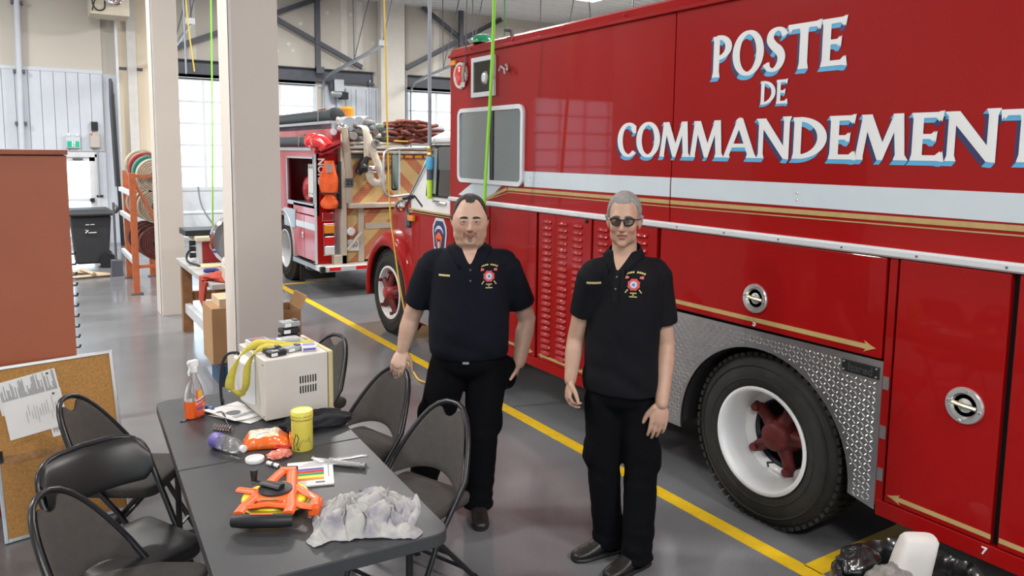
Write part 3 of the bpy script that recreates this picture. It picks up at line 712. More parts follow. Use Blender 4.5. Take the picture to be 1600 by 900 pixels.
O('tread_pattern', g, M('bright_tread', (.80, .80, .82), rough=.22, metal=1, var=.05), plate, kind='stuff')
bd = O('maker_badge', G().box((X - .014, 1.952, .985), (X - .008, 2.142, 1.045)), BLACK, plate, bev=.003)
text_on('Isared', .052, M('badge_grey', (.10, .10, .11), rough=.3, metal=.5), plate, (X - .0145, 2.045, 1.012), (0, -1, 0), (0, 0, 1), 'lettering', bold=.001, ext=.002)
for y in (1.965, 2.13):
    for z in (.996, 1.034): O('rivet', G().ell((X - .015, y, z), .005, nu=8, nv=4), ALU, plate)
# wheel well
g = G(); rings = []
for y, z in ARCH: rings.append([(X + .01, y, z), (X + .62, y, z)])
g.add([p for r in rings for p in r], [(2*i, 2*i+1, 2*i+3, 2*i+2) for i in range(len(rings)-1)])
O('wheel_well', g, DARK, ct)
O('chassis', G().box((3.75, -.2, .50), (4.0, 8.0, .72)).box((4.9, -.2, .50), (5.15, 8.0, .72)).box((3.6, 3.6, .28), (5.2, 6.0, .5)).box((3.6, .3, .26), (5.1, 1.7, .5)), DARK, ct)
O('axle', G().lathe([(.10, -.85), (.16, -.2), (.16, .2), (.10, .85)], (4.45, cyw, .47), 'x', 14), DARK, ct)

def wheel(par, xo, yc, zc, r=.47, dish=.13, w=.28, sgn=1, front=False, rimm=WHITE):
    """tyre outer face at x = xo, body towards +x"""
    ty = O('tyre', G().lathe([(.285, .03), (.30, .005), (.34, -.004), (.40, .0), (r - .035, .02), (r - .012, .035), (r, .055), (r, w - .055), (r - .03, w - .02), (.30, w), (.285, w)], (xo, yc, zc), 'x', 56, cap=False), RUBBER, par, smooth=True, ang=50)
    g = G(); N = 62
    for i in range(N):
        a = 2*PI*i/N
        for k, (xa, xb) in enumerate(((.025, .10), (.11, .17), (.18, w - .025))):
            aa = a + (k % 2) * PI / N
            R = Matrix.Rotation(aa, 3, 'X')
            g.obb(Vector((xo + (xa+xb)/2, yc, zc)) + R @ Vector((0, r - .002, 0)), (xb - xa, .020, .030), R)
    O('tread_blocks', g, RUBBER, ty, kind='stuff')
    O('sidewall_ring', G().lathe([(.405, .0), (.41, -.005), (.415, .001)], (xo, yc, zc), 'x', 48, cap=False).lathe([(.335, -.002), (.34, -.008), (.345, -.002)], (xo, yc, zc), 'x', 48, cap=False), RUBBER, ty)
    if front:
        rm = O('rim', G().lathe([(.292, .01), (.292, -.002), (.272, -.004), (.262, .01), (.255, .06), (.235, .075)], (xo, yc, zc), 'x', 48, cap=False), rimm, ty, smooth=True)
        O('rim_back', G().lathe([(.24, .09), (.05, .10)], (xo, yc, zc), 'x', 24), DARK, ty)
        hub = O('hub', G().lathe([(.10, .08), (.09, -.01), (.06, -.03), (.055, -.05), (.035, -.055)], (xo, yc, zc), 'x', 20), RED2, ty, smooth=True)
        for k in range(5):
            a = 2*PI*k/5 + .5; d = Vector((0, math.cos(a), math.sin(a)))
            O('spoke', G().tube([Vector((xo + .02, yc, zc)) + d*.05, Vector((xo + .03, yc, zc)) + d*.15, Vector((xo + .035, yc, zc)) + d*.235], [.05, .038, .035], 8), HUBR, ty, smooth=True)
            O('wheel_nut', G().lathe([(.02, 0), (.02, -.03)], Vector((xo + .0, yc, zc)) + d*.235, 'x', 6), HUBR, ty)
    else:
        rm = O('rim', G().lathe([(.292, .01), (.296, -.002), (.284, -.006), (.272, .0), (.262, .03), (.250, .10), (.240, .17), (.205, .185), (.195, .20)], (xo, yc, zc), 'x', 56, cap=False), rimm, ty, smooth=True)
        O('rim_back', G().lathe([(.24, .26), (.02, .27)], (xo, yc, zc), 'x', 24), DARK, ty)
        O('inner_ring', G().lathe([(.205, .215), (.19, .21), (.185, .23)], (xo, yc, zc), 'x', 40, cap=False), STEEL, ty)
        hub = O('hub', G().lathe([(.11, .24), (.085, .15), (.078, .11), (.07, .10), (.03, .095)], (xo, yc, zc), 'x', 20), HUBR, ty, smooth=True)
        for k in range(5):
            a = 2*PI*k/5 + .62; d = Vector((0, math.cos(a), math.sin(a)))
            O('spoke', G().tube([Vector((xo + .18, yc, zc)) + d*.05, Vector((xo + .19, yc, zc)) + d*.13, Vector((xo + .20, yc, zc)) + d*.225], [.05, .036, .034], 8), HUBR, ty, smooth=True)
            O('wheel_nut', G().lathe([(.024, 0), (.024, -.04)], Vector((xo + .18, yc, zc)) + d*.20, 'x', 6), HUBR, ty)
        O('valve_stem', G().tube([(xo + .16, yc + .06, zc - .20), (xo + .10, yc + .02, zc - .15), (xo + .10, yc - .02, zc - .135)], .006, 6), BLACK, ty)
    return ty
wheel(ct, X + .03, cyw, .462)
wheel(ct, X + .03, 7.64, .462, w=.25, front=True)

# --- cab
cabred = O('cab_lower', G().prism([(X + .02, 6.16, .50), (X + .02, 7.02, .50), (X + .02, 7.06, 1.40), (X + .02, 6.16, 1.40)], (2.36, 0, 0)), RED, ct, bev=.02)
cabwh = O('cab_upper', G().loft([[(X + .02, 6.16, 1.40), (X + .02, 7.06, 1.40), (5.63, 7.06, 1.40), (5.63, 6.16, 1.40)], [(X + .02, 6.16, 1.57), (X + .02, 7.05, 1.57), (5.63, 7.05, 1.57), (5.63, 6.16, 1.57)], [(X + .05, 6.16, 2.08), (X + .05, 6.64, 2.08), (5.58, 6.64, 2.08), (5.58, 6.16, 2.08)]]), WHITE, ct, bev=.02)
O('cab_roof', G().loft([[(X + .03, 6.16, 2.08), (X + .03, 6.70, 2.08), (5.6, 6.70, 2.08), (5.6, 6.16, 2.08)], [(X + .03, 6.16, 2.12), (X + .03, 6.68, 2.12), (5.6, 6.68, 2.12), (5.6, 6.16, 2.12)], [(X + .15, 6.16, 2.20), (X + .15, 6.58, 2.19), (5.5, 6.58, 2.19), (5.5, 6.16, 2.20)]]), WHITE, ct, bev=.02)
CABG = M('cab_window_dark', (.012, .014, .016), rough=.04, spec=.6, coat=.6, var=.02)
cw = O('cab_window', G().prism([(X + .016, 6.17, 1.585), (X + .016, 6.66, 1.585), (X + .030, 6.60, 2.05), (X + .030, 6.17, 2.05)], (.02, 0, 0)), CABG, ct)
O('vent_window_bar', G().tube([(X + .012, 6.46, 1.585), (X + .024, 6.44, 2.05)], .010, 6), BLACK, cw)
O('window_trim', G().tube([(X + .012, 6.17, 1.58), (X + .012, 6.67, 1.575), (X + .026, 6.61, 2.055), (X + .026, 6.17, 2.055)], .009, 6), BLACK, cw)
O('vent_pane', G().prism([(X + .010, 6.475, 1.60), (X + .010, 6.64, 1.60), (X + .022, 6.585, 2.03), (X + .022, 6.455, 2.03)], (.004, 0, 0)), M('pale_pane', (.30, .36, .40), rough=.05, coat=1.), cw)
O('interior_shelf', G().prism([(X + .012, 6.18, 1.83), (X + .012, 6.42, 1.83), (X + .012, 6.42, 2.04), (X + .012, 6.18, 2.04)], (.002, 0, 0)), M('cab_grey', (.10, .11, .11), rough=.3), cw)
ws = O('windscreen', G().prism([(X + .12, 7.03, 1.60), (5.52, 7.03, 1.60), (5.48, 6.69, 2.06), (X + .16, 6.69, 2.06)], (0, .012, .009)), CABG, ct)
for z, h in ((1.415, .012), (1.392, .006)):
    O('pin_stripe', G().box((X + .0, 6.16, z), (X + .02, 7.05, z + h)), GOLD, cabred)
O('door_handle', G().tube([(X + .01, 6.50, 1.52), (X - .02, 6.45, 1.53), (X - .02, 6.32, 1.53), (X + .01, 6.27, 1.52)], .011, 8), CHROME, cabwh)
# door crest
cr = O('door_crest', G().prism([(X + .018, 6.40 + a * .145, 1.21 + b * .165) for a, b in ((-.55, 1), (.55, 1), (.95, .55), (1, .2), (.8, -.8), (.35, -1), (-.35, -1), (-.8, -.8), (-1, .2), (-.95, .55))], (-.003, 0, 0)), BAND, cabred)
O('crest_field', G().prism([(X + .014, 6.40 + a * .118, 1.21 + b * .138) for a, b in ((-.55, 1), (.55, 1), (.95, .55), (1, .2), (.8, -.8), (.35, -1), (-.35, -1), (-.8, -.8), (-1, .2), (-.95, .55))], (-.003, 0, 0)), NAVY, cabred)
O('crest_banner', G().add([(X + .0095, 6.40 + .10*math.cos(a)*1.0, 1.19 + r*math.sin(a)) for r in (.085, .115) for a in np.linspace(.5, PI - .5, 9)], [(i, i+1, 10+i, 9+i) for i in range(8)]), BAND, cabred, solid=.002)
O('crest_helmet', G().ell((X + .008, 6.40, 1.205), (.003, .045, .035), nu=12, nv=8).prism([(X + .008, 6.33, 1.20), (X + .008, 6.36, 1.10), (X + .008, 6.375, 1.12), (X + .008, 6.36, 1.22)], (-.002, 0, 0)).prism([(X + .008, 6.47, 1.20), (X + .008, 6.44, 1.10), (X + .008, 6.425, 1.12), (X + .008, 6.44, 1.22)], (-.002, 0, 0)), ORANGE, cabred)
O('crest_tower', G().prism([(X + .007, 6.42, 1.085), (X + .007, 6.38, 1.085), (X + .007, 6.385, 1.155), (X + .007, 6.415, 1.155)], (-.002, 0, 0)), BAND, cabred)
# hood
def hood_ring(y, xw, zt, zb): return [(X + xw, y, zb), (X + xw, y, zt - .16), (X + xw + .04, y, zt - .05), (X + xw + .18, y, zt), (5.65 - xw - .18, y, zt), (5.65 - xw - .04, y, zt - .05), (5.65 - xw, y, zt - .16), (5.65 - xw, y, zb)]
O('hood_side', G().loft([hood_ring(7.0, .03, 1.56, .6), hood_ring(7.35, .10, 1.52, .6), hood_ring(8.05, .25, 1.44, .6), hood_ring(8.22, .32, 1.40, .6)]), RED, ct, smooth=True)
O('hood_top', G().loft([[(X + .10, 7.0, 1.50), (X + .06, 7.0, 1.56), (X + .22, 7.0, 1.585), (5.43, 7.0, 1.585), (5.59, 7.0, 1.56), (5.55, 7.0, 1.50)], [(X + .33, 8.10, 1.38), (X + .30, 8.10, 1.42), (X + .46, 8.10, 1.455), (5.19, 8.10, 1.455), (5.35, 8.10, 1.42), (5.32, 8.10, 1.38)]]), WHITE, ct, smooth=True)
# fender
g = G(); rings = []
for a in np.linspace(math.radians(-12), math.radians(200), 26):
    k = max(0, -math.cos(a)); e = .10 * k * k           # rear side sweeps outward and down
    prof = [(.02, .50), (-.005, .515), (-.012, .545), (.01, .605 + e*.4), (.07, .65 + e*.6), (.18, .675 + e), (.42, .68 + e)]
    rings.append([(X + dx, 7.64 + r*math.cos(a), .475 + r*math.sin(a)*1.0) for dx, r in prof])
g.add([p for r in rings for p in r], [(i*7+j, i*7+j+1, (i+1)*7+j+1, (i+1)*7+j) for i in range(len(rings)-1) for j in range(6)])
fd = O('fender', g, RED, ct, smooth=True, ang=60, solid=.012)
g = G(); rings = []
for a in np.linspace(math.radians(-12), math.radians(200), 22): rings.append([(X + .03, 7.64 + .50*math.cos(a), .475 + .50*math.sin(a)), (X + .5, 7.64 + .50*math.cos(a), .475 + .50*math.sin(a))])
O('fender_liner', g.add([p for r in rings for p in r], [(2*i, 2*i+1, 2*i+3, 2*i+2) for i in range(len(rings)-1)]).box((X + .45, 7.0, .3), (X + .5, 8.15, 1.1)), DARK, fd)
O('step', G().box((X - .01, 6.2, .30), (X + .35, 6.95, .50)), ALU, ct, bev=.01)
O('front_bumper', G().box((X + .1, 8.25, .45), (5.55, 8.40, .75)), BLACK, ct, bev=.03)
O('air_cleaner', G().lathe([(.02, 0), (.04, .03), (.035, .12), (.02, .16)], (X + .02, 7.10, 1.22), 'z', 10).tube([(X + .02, 7.12, 1.36), (X + .02, 7.16, 1.45), (X + .04, 7.1, 1.52)], .015, 6), STEEL, ct)
O('side_marker', G().box((X - .02, 6.93, 1.30), (X + .02, 7.06, 1.36)), AMBER, ct, bev=.01)
# mirror on its bracket
mr = O('mirror_bracket', G().tube(smooth_path([(X + .04, 6.62, 2.04), (X + .0, 6.85, 2.03), (X - .12, 7.15, 2.02), (X - .18, 7.2, 2.0), (X - .205, 7.2, 1.93), (X - .21, 7.2, 1.66), (X - .19, 7.2, 1.57), (X - .12, 7.18, 1.54), (X + .02, 7.0, 1.57)], 5), .013, 8)
       .tube([(X - .045, 7.18, 2.01), (X - .05, 7.18, 1.55)], .013, 8).tube([(X + .02, 6.56, 2.0), (X - .0, 7.02, 1.57)], .012, 6), ALU, ct, smooth=True)
O('mirror_head', G().box((X - .125, 7.185, 1.60), (X - .055, 7.22, 1.98)), BLACK, mr, bev=.02)
O('mirror_glass', G().box((X - .120, 7.178, 1.62), (X - .060, 7.186, 1.96)), M('mirror_dark', (.18, .22, .20), rough=.05, metal=.9), mr)
O('spot_mirror', G().lathe([(.055, .02), (.062, 0), (.058, -.012), (.03, -.02)], (X - .03, 7.16, 1.44), 'y', 20), BLACK, mr, smooth=True)
O('spot_mirror_glass', G().lathe([(.054, 0), (.02, -.008)], (X - .03, 7.142, 1.44), 'y', 20), CHROME, mr, smooth=True)
O('mirror_base', G().tube([(X - .03, 7.12, 1.52), (X + .03, 6.95, 1.55), (X + .03, 6.78, 1.46)], .018, 6), BLACK, mr)
# ================================================================ FIRE ENGINE (rear of it)
PX, PY = 3.30, 10.18
fe = thing('fire_engine', 'red fire engine seen from behind with checked chevron rear and stacked hoses', 'fire engine', (4.5, 12.0, 0))
PRED = M('engine_red', (.42, .016, .028), rough=.28, coat=.7, var=.05)
BEIG = M('beige_metal', (.55, .51, .43), rough=.45, metal=.2)
# side: frame round an open locker
O('body_core', G().box((PX + .45, PY + .02, .5), (5.65, 15.5, 2.0)).box((PX + .02, 12.2, .5), (5.65, 15.5, 2.0)).box((PX + .02, PY + .02, 1.95), (5.65, 15.5, 2.02)), PRED, fe)
O('side_frame', G().box((PX, PY, 1.90), (PX + .06, 15.5, 2.0)).box((PX, PY, 1.10), (PX + .06, 11.2, 1.24)).box((PX, 11.50, 1.0), (PX + .06, 15.5, 1.9)).box((PX, PY, 1.2), (PX + .06, PY + .05, 1.92)), PRED, fe, bev=.005)
O('locker_floor', G().box((PX, PY + .03, 1.20), (PX + .45, 11.52, 1.24)), ALU, fe)
O('locker_trim', G().box((PX - .006, PY + .04, 1.24), (PX + .02, PY + .07, 1.90)).box((PX - .006, 11.46, 1.24), (PX + .02, 11.50, 1.90)).box((PX - .006, PY + .04, 1.235), (PX + .02, 11.5, 1.26)).box((PX - .006, PY + .04, 1.88), (PX + .02, 11.5, 1.905)), ALU, fe)
O('locker_back', G().box((PX + .40, PY + .05, 1.24), (PX + .45, 11.5, 1.90)), DARK, fe)
pg = O('peg_panel', G().box((PX + .12, PY + .10, 1.33), (PX + .14, 10.85, 1.80)), M('panel_white', (.55, .56, .55), rough=.5), fe)
for k in range(6):
    for z in (1.38, 1.75): O('peg_hole', G().lathe([(.014, 0), (.014, -.003)], (PX + .12, PY + .16 + k * .11, z), 'x', 8), DARK, pg)
O('stored_gear', G().ell((PX + .25, 11.2, 1.42), (.1, .16, .2), nu=12, nv=8), RED2, fe)
for y0, y1 in ((PY + .005, 10.66), (10.67, 11.18)):
    dd = O('locker_door', G().box((PX - .008, y0, .47), (PX + .05, y1, 1.09)), PRED, fe, bev=.008)
    if y0 > 10.5: O('latch', G().lathe([(.02, 0), (.045, 0), (.045, -.01), (.02, -.012)], (PX - .008, y0 + .05, .80), 'x', 16), CHROME, dd)
    O('white_stripe', G().box((PX - .0105, y0, .90), (PX - .0085, y1, .99)), BAND, dd)
O('control_plate', G().box((PX - .02, 11.05, .86), (PX + .02, 11.62, 1.14)), ALU, fe, bev=.01)
O('mudguard', G().add([(PX + dx, 11.72 + r*math.cos(a), .50 + r*math.sin(a)) for a in np.linspace(-.15, PI + .1, 20) for dx, r in ((-.02, .56), (-.03, .60), (.25, .60))], [(3*i+j, 3*i+j+1, 3*i+j+4, 3*i+j+3) for i in range(19) for j in range(2)]), ALUW, fe, smooth=True, solid=.01)
wheel(fe, PX + .02, 11.72, .49, r=.49, rimm=ALUW)
O('wheel_cavity', G().box((PX + .3, 11.1, .3), (PX + .5, 12.4, 1.2)), DARK, fe)
mf = O('mud_flap', G().box((PX + .02, 10.98, .10), (PX + .55, 11.0, .47)), M('flap_black', (.03, .03, .03), rough=.6), fe)
O('flap_emblem', G().lathe([(.19, 0), (.17, -.004), (.17, .0)], (0, 0, 0), 'y', 24, cap=False).xf(Matrix.Translation((PX + .28, 10.98, .30)) @ Matrix.Diagonal((1, 1, .42, 1))), ALU, mf)
# tail step
st = O('tail_step', G().box((PX - .01, 9.93, .355), (5.65, PY + .25, .43)), ALUW, fe, bev=.008)
O('step_tread', G().box((PX + .02, 9.96, .43), (5.62, PY + .2, .436)), BEIG, st)
O('side_step', G().box((PX - .02, PY, .365), (PX + .03, 11.2, .43)), ALU, st)
for x0, x1 in ((PX + .10, PX + .26), (PX + .48, PX + .92), (PX + 1.2, PX + 1.5)): O('reflector', G().box((x0, 9.924, .37), (x1, 9.93, .415)), REDL, st)
O('corner_bumper', G().box((PX - .02, 9.91, .35), (PX + .04, 9.98, .43)), BLACK, st)
# rear corner column with lamp stack
rc = O('rear_column', G().box((PX, PY, .44), (PX + .33, PY + .05, 1.95)), RED, fe)
O('edge_trim', G().box((PX - .008, PY - .006, .44), (PX + .02, PY + .01, 1.95)), BAND, rc)
lb = O('lamp_cluster', G().box((PX + .10, PY - .02, .55), (PX + .27, PY, 1.0)), CHROME, rc, bev=.015)
for z, m in ((.86, AMBER), (.70, REDL), (.565, CLEARL)): O('lens', G().box((PX + .115, PY - .035, z), (PX + .255, PY - .018, z + .12)), m, rc, bev=.012)
O('marker_frame', G().box((PX + .09, PY - .015, 1.03), (PX + .255, PY, 1.15)), CHROME, rc, bev=.015)
O('marker_lens', G().box((PX + .105, PY - .025, 1.045), (PX + .24, PY - .013, 1.135)), RED2, rc, bev=.01)
text_on('NORD', .13, LETW, rc, (PX + .085, PY - .003, 1.70), (0, 0, -1), (1, 0, 0), bold=.004)
# beaver tail post, tread side
O('tread_side', G().box((PX + .26, PY - .05, .44), (PX + .34, PY + .02, 1.8)), ALU, fe)
O('beaver_tail', G().box((PX + .33, PY - .10, .40), (PX + .41, PY + .02, 2.12)).box((PX + .22, PY - .10, .40), (PX + .41, PY + .02, .56)), BEIG, fe, bev=.01)
O('webbing_strap', G().tube([(PX + .38, PY - .12, 2.30), (PX + .40, PY - .13, 2.1), (PX + .45, PY - .11, 1.7), (PX + .44, PY - .11, 1.28)], .05, 6, sq=(1, .25), up=(1, 0, 0)), M('khaki_web', (.42, .37, .29), rough=.8), fe)
O('unit_number', G().box((PX + .385, PY - .135, 1.50), (PX + .50, PY - .13, 1.62)), STEEL, fe)
text_on('22', .09, BLACK, fe, (PX + .44, PY - .137, 1.56), (1, 0, 0), (0, 0, 1), bold=.002)
# chevron panels, shelf, lights
cp = O('chevron_panel', G().box((PX + .45, PY + .0, 1.27), (5.4, PY + .03, 1.90)), CHEV, fe)
cp2 = O('chevron_panel', G().box((PX + .45, PY + .0, .44), (PX + .60, PY + .03, 1.2)).box((PX + .68, PY - .03, .47), (5.3, PY + .03, 1.17)), CHEV, fe)
O('panel_bar', G().box((PX + .70, PY - .045, .90), (5.3, PY - .028, .985)), BEIG, cp2)
O('panel_edge', G().box((PX + .60, PY - .04, .44), (PX + .68, PY + .03, 1.2)), BEIG, cp2)
O('panel_gap', G().box((PX + .672, PY - .034, .46), (PX + .682, PY - .02, 1.18)).box((PX + .672, PY - .034, .455), (5.3, PY - .02, .47)), DARK, cp2)
O('shelf', G().box((PX + .43, PY - .16, 1.205), (5.5, PY + .03, 1.27)), BEIG, fe, bev=.01)
O('amber_bar', G().box((PX + .45, PY - .03, 1.895), (5.45, PY, 1.945)), STEEL, fe)
for k in range(9): O('amber_lamp', G().box((PX + .72 + .15*k, PY - .045, 1.90), (PX + .83 + .15*k, PY - .03, 1.94)), AMBER, fe)
pk = O('number_plate', G().box((PX + .44, PY - .04, .60), (PX + .60, PY - .03, .76)), WHITE, fe)
text_on('40', .11, STEEL, pk, (PX + .53, PY - .043, .68), (1, 0, .25), (-.25, 0, 1))
O('grab_bar', G().tube([(PX + .42, PY - .07, .62), (PX + .62, PY - .09, .86)], .028, 8), BEIG, fe)
O('pump_outlet', G().lathe([(.06, 0), (.06, -.1), (.04, -.12)], (PX + .47, PY - .0, .88), 'y', 14), CLEARL, fe)
for z in (1.98, 2.04, 2.10): O('hosebed_rail', G().tube([(PX + .40, PY - .05, z), (5.5, PY - .05, z)], .024, 8), BEIG, fe)
# suction hoses on the side, upper body
O('upper_box', G().box((PX + .30, PY + .15, 2.02), (PX + .62, 15.4, 2.30)), PRED, fe, bev=.01)
O('side_tray', G().box((PX - .02, PY + .1, 1.99), (PX + .26, 15.4, 2.03)), ALU, fe)
HOSEB = M('suction_hose_black', (.035, .04, .045), rough=.5, bump=.3, bscale=90)
h = O('suction_hose', G().tube([(PX + .10, PY + .42, 2.12), (PX + .10, 15.3, 2.12)], .075, 14), HOSEB, fe, smooth=True)
O('hose_cap', G().lathe([(.085, .28), (.11, .26), (.11, .12), (.09, .10), (.10, .02), (.10, -.06)], (PX + .10, PY + .16, 2.12), 'y', 18).tube([(PX + .10, PY + .12, 2.12), (PX + .13, PY - .02, 2.10), (PX + .16, PY - .14, 2.02)], [.10, .095, .085], 14), REDL, h, smooth=True)
O('hose_clamp', G().tube([(PX + .02, PY + .75, 2.05), (PX + .03, PY + .75, 2.2), (PX + .1, PY + .75, 2.22), (PX + .18, PY + .75, 2.2), (PX + .18, PY + .75, 2.05)], .014, 6), CHROME, h)
h2 = O('suction_hose', G().tube([(PX + .42, PY + .36, 2.50), (PX + .42, 15.3, 2.50)], .085, 14).lathe([(.075, 0), (.105, .02), (.105, .12), (.08, .14)], (PX + .42, PY + .26, 2.50), 'y', 16), HOSEB, fe, smooth=True)
O('hose_tray', G().box((PX + .30, PY + .25, 2.37), (PX + .56, 15.3, 2.41)), ALU, h2)
O('hose_clamp', G().tube([(PX + .33, PY + .8, 2.42), (PX + .33, PY + .8, 2.58), (PX + .42, PY + .8, 2.60), (PX + .51, PY + .8, 2.58), (PX + .51, PY + .8, 2.42)], .014, 6), CHROME, h2)
O('tray_bracket', G().box((PX + .36, PY + .2, 2.28), (PX + .50, PY + .34, 2.38)), ALU, fe)
O('tail_cover', G().prism([(PX + .02, PY - .22, 1.98), (PX + .30, PY - .22, 2.10), (PX + .30, PY - .22, 2.13), (PX + .02, PY - .22, 2.01)], (.04, .25, .02)).prism([(PX + .02, PY - .22, 1.93), (PX + .32, PY - .22, 2.06), (PX + .32, PY - .22, 2.075), (PX + .02, PY - .22, 1.945)], (.04, .25, .02)), RED2, fe)
bc = O('beacon', G().lathe([(.10, 0), (.10, .17), (.07, .20)], (PX + .62, PY + .42, 2.42), 'z', 14), AMBER, fe)
O('beacon_base', G().lathe([(.11, -.06), (.11, 0)], (PX + .62, PY + .42, 2.42), 'z', 14).box((PX + .55, PY + .33, 2.25), (PX + .69, PY + .5, 2.4)), STEEL, bc)
O('horn', G().lathe([(.02, 0), (.05, .03), (.05, .16), (.07, .2)], (PX + .62, PY + .12, 2.28), 'y', 12), REDL, fe)
# work lamp at the rear corner
wl_ = O('work_lamp', G().ell((PX + .40, PY - .02, 2.30), (.09, .09, .07), nu=14, nv=8), CHROME, fe, smooth=True)
O('lamp_stem', G().tube([(PX + .40, PY, 2.0), (PX + .40, PY, 2.28)], .03, 8).ell((PX + .33, PY - .02, 2.42), (.028, .028, .035)), M('lamp_pale', (.7, .68, .6), rough=.4), wl_)
O('gauge', G().lathe([(.045, 0), (.045, -.02), (.035, -.02)], (PX + .27, PY + .0, 2.25), 'y', 16), BAND, fe)
# hose bed
GHOSE = M('grey_hose_jacket', (.30, .30, .28), rough=.85, var=.15, scale=25, bump=.2)
BHOSE = M('brown_hose_jacket', (.17, .050, .036), rough=.85, var=.2, scale=20, bump=.2)
PHOSE = M('pale_hose_jacket', (.58, .54, .45), rough=.85, var=.1, scale=25)
O('bed_cover', G().box((PX + .45, PY + .4, 2.1), (5.5, 15, 2.40)), M('tarp_grey_blue', (.26, .33, .42), rough=.6, var=.15), fe, bev=.05)
for i, (x, z, r) in enumerate([(3.79, 2.36, .10), (3.93, 2.40, .07), (4.08, 2.40, .08)]):
    O('rolled_hose', G().tube([(x, PY - .02, z), (x, PY + .9, z + .03)], r, 12), M('blue_grey_roll', (.36, .40, .45), rough=.8), fe, smooth=True)
O('nozzle', G().lathe([(.02, .0), (.055, 0), (.055, .10), (.04, .14), (.05, .3)], (3.80, PY - .16, 2.20), 'y', 14), GHOSE, fe, smooth=True)
O('nozzle', G().lathe([(.02, 0), (.045, 0), (.06, .05), (.06, .12), (.04, .2)], (4.13, PY - .14, 2.26), 'y', 14), CHROME, fe, smooth=True)
O('nozzle', G().lathe([(.035, .04), (.035, 0), (.06, 0), (.06, .14), (.05, .3)], (4.10, PY - .22, 2.10), 'y', 14), GHOSE, fe, smooth=True)
for k in range(16):
    x = random.uniform(3.9, 4.33); z = random.uniform(2.14, 2.42); a = random.uniform(-.8, .8)
    O('hose_fold', G().tube(smooth_path([(x - .12, PY + .05, z - .05*a), (x, PY - .05, z + .04*a), (x + .12, PY + .06, z + .08*a)], 4), .035, 8, sq=(1, .55)), random.choice([GHOSE, GHOSE, M('green_canvas', (.10, .15, .10), rough=.9), STEEL, PHOSE]), fe, smooth=True)
for r_ in range(6):
    for k in range(3 if r_ == 5 else 4):
        x0 = 4.36 + k * .195 + (.06 if r_ % 2 else 0) + random.uniform(-.02, .02); z = 2.14 + r_ * .055; tl = random.uniform(-.03, .03)
        O('hose_fold', G().tube([(x0, PY + .25, z - tl), (x0 + .01, PY - .06 + random.uniform(-.04, .04), z - tl), (x0 + .10, PY - .08 + random.uniform(-.04, .04), z), (x0 + .19, PY - .04, z + tl), (x0 + .19, PY + .25, z + tl)], .030, 8, sq=(.85, 1.1)), BHOSE, fe, smooth=True)
O('yellow_tag', G().box((4.40, PY - .14, 2.13), (4.62, PY - .12, 2.15)), HY, fe)
O('pale_hose', G().tube(smooth_path([(3.93, PY - .02, 2.34), (3.97, PY - .16, 2.30), (3.98, PY - .18, 2.1), (3.99, PY - .17, 1.90)], 5), .06, 8, sq=(1, .3), up=(1, 0, 0)).tube(smooth_path([(4.0, PY - .15, 2.22), (4.06, PY - .19, 2.0), (4.17, PY - .2, 1.72), (4.19, PY - .2, 1.60), (4.12, PY - .2, 1.55), (4.03, PY - .2, 1.60), (4.0, PY - .2, 1.72)], 5), .055, 8, sq=(1, .35), up=(1, 0, 0)), PHOSE, fe, smooth=True)
O('hose_valve', G().tube([(3.98, PY - .15, 1.92), (3.93, PY - .15, 1.80), (3.86, PY - .14, 1.68)], [.05, .07, .05], 10).ell((3.92, PY - .18, 1.76), .07), BLACK, fe, smooth=True)
O('coupling', G().lathe([(.03, -.08), (.06, -.06), (.05, 0), (.06, .06), (.04, .08)], (4.03, PY - .2, 1.75), 'x', 12), CHROME, fe, smooth=True)
O('panel_handle', G().tube([(4.25, PY - .06, 1.76), (4.36, PY - .07, 1.77), (4.42, PY - .02, 1.78)], .02, 6), STEEL, fe)
# orange vest hanging on the column
v = thing('life_vest', 'orange folded vest strapped to the rear column of the fire engine', 'vest', (PX + .21, PY - .1, 1.3))
VO = M('vest_orange', (.85, .13, .03), rough=.75, var=.12, scale=12, bump=.3, bscale=18)
def vrings(z0, z1, w0, w1, d):
    rr = []
    for i in range(9):
        t_ = i / 8; z = z0 + (z1 - z0) * t_; w_ = (w0 + (w1 - w0) * t_) * (math.sin(PI * min(1, .18 + t_ * .72)) ** .4)
        rr.append([(PX + .17 + w_ * math.cos(a) + .02*math.sin(6*t_ + a), PY - .10 + d * math.sin(a) * (.6 + .4*math.sin(3*a)), z) for a in np.linspace(0, 2*PI, 14, endpoint=False)])
    return rr
O('upper_panel', G().loft(vrings(1.40, 1.86, .13, .115, .09)), VO, v, smooth=True)
O('lower_panel', G().loft(vrings(1.21, 1.40, .115, .115, .08)), VO, v, smooth=True)
O('belt', G().tube([(PX + .17 + .125*math.cos(a), PY - .10 + .09*math.sin(a), 1.42) for a in np.linspace(0, 2*PI, 16, endpoint=False)], .012, 6, closed=True), BLACK, v)
O('reflective_patch', G().box((PX + .10, PY - .19, 1.70), (PX + .18, PY - .17, 1.82)), M('patch_grey', (.38, .28, .28), rough=.5), v)
O('dark_strap', G().box((PX + .29, PY - .12, 1.2), (PX + .33, PY - .06, 1.85)), BLACK, v)

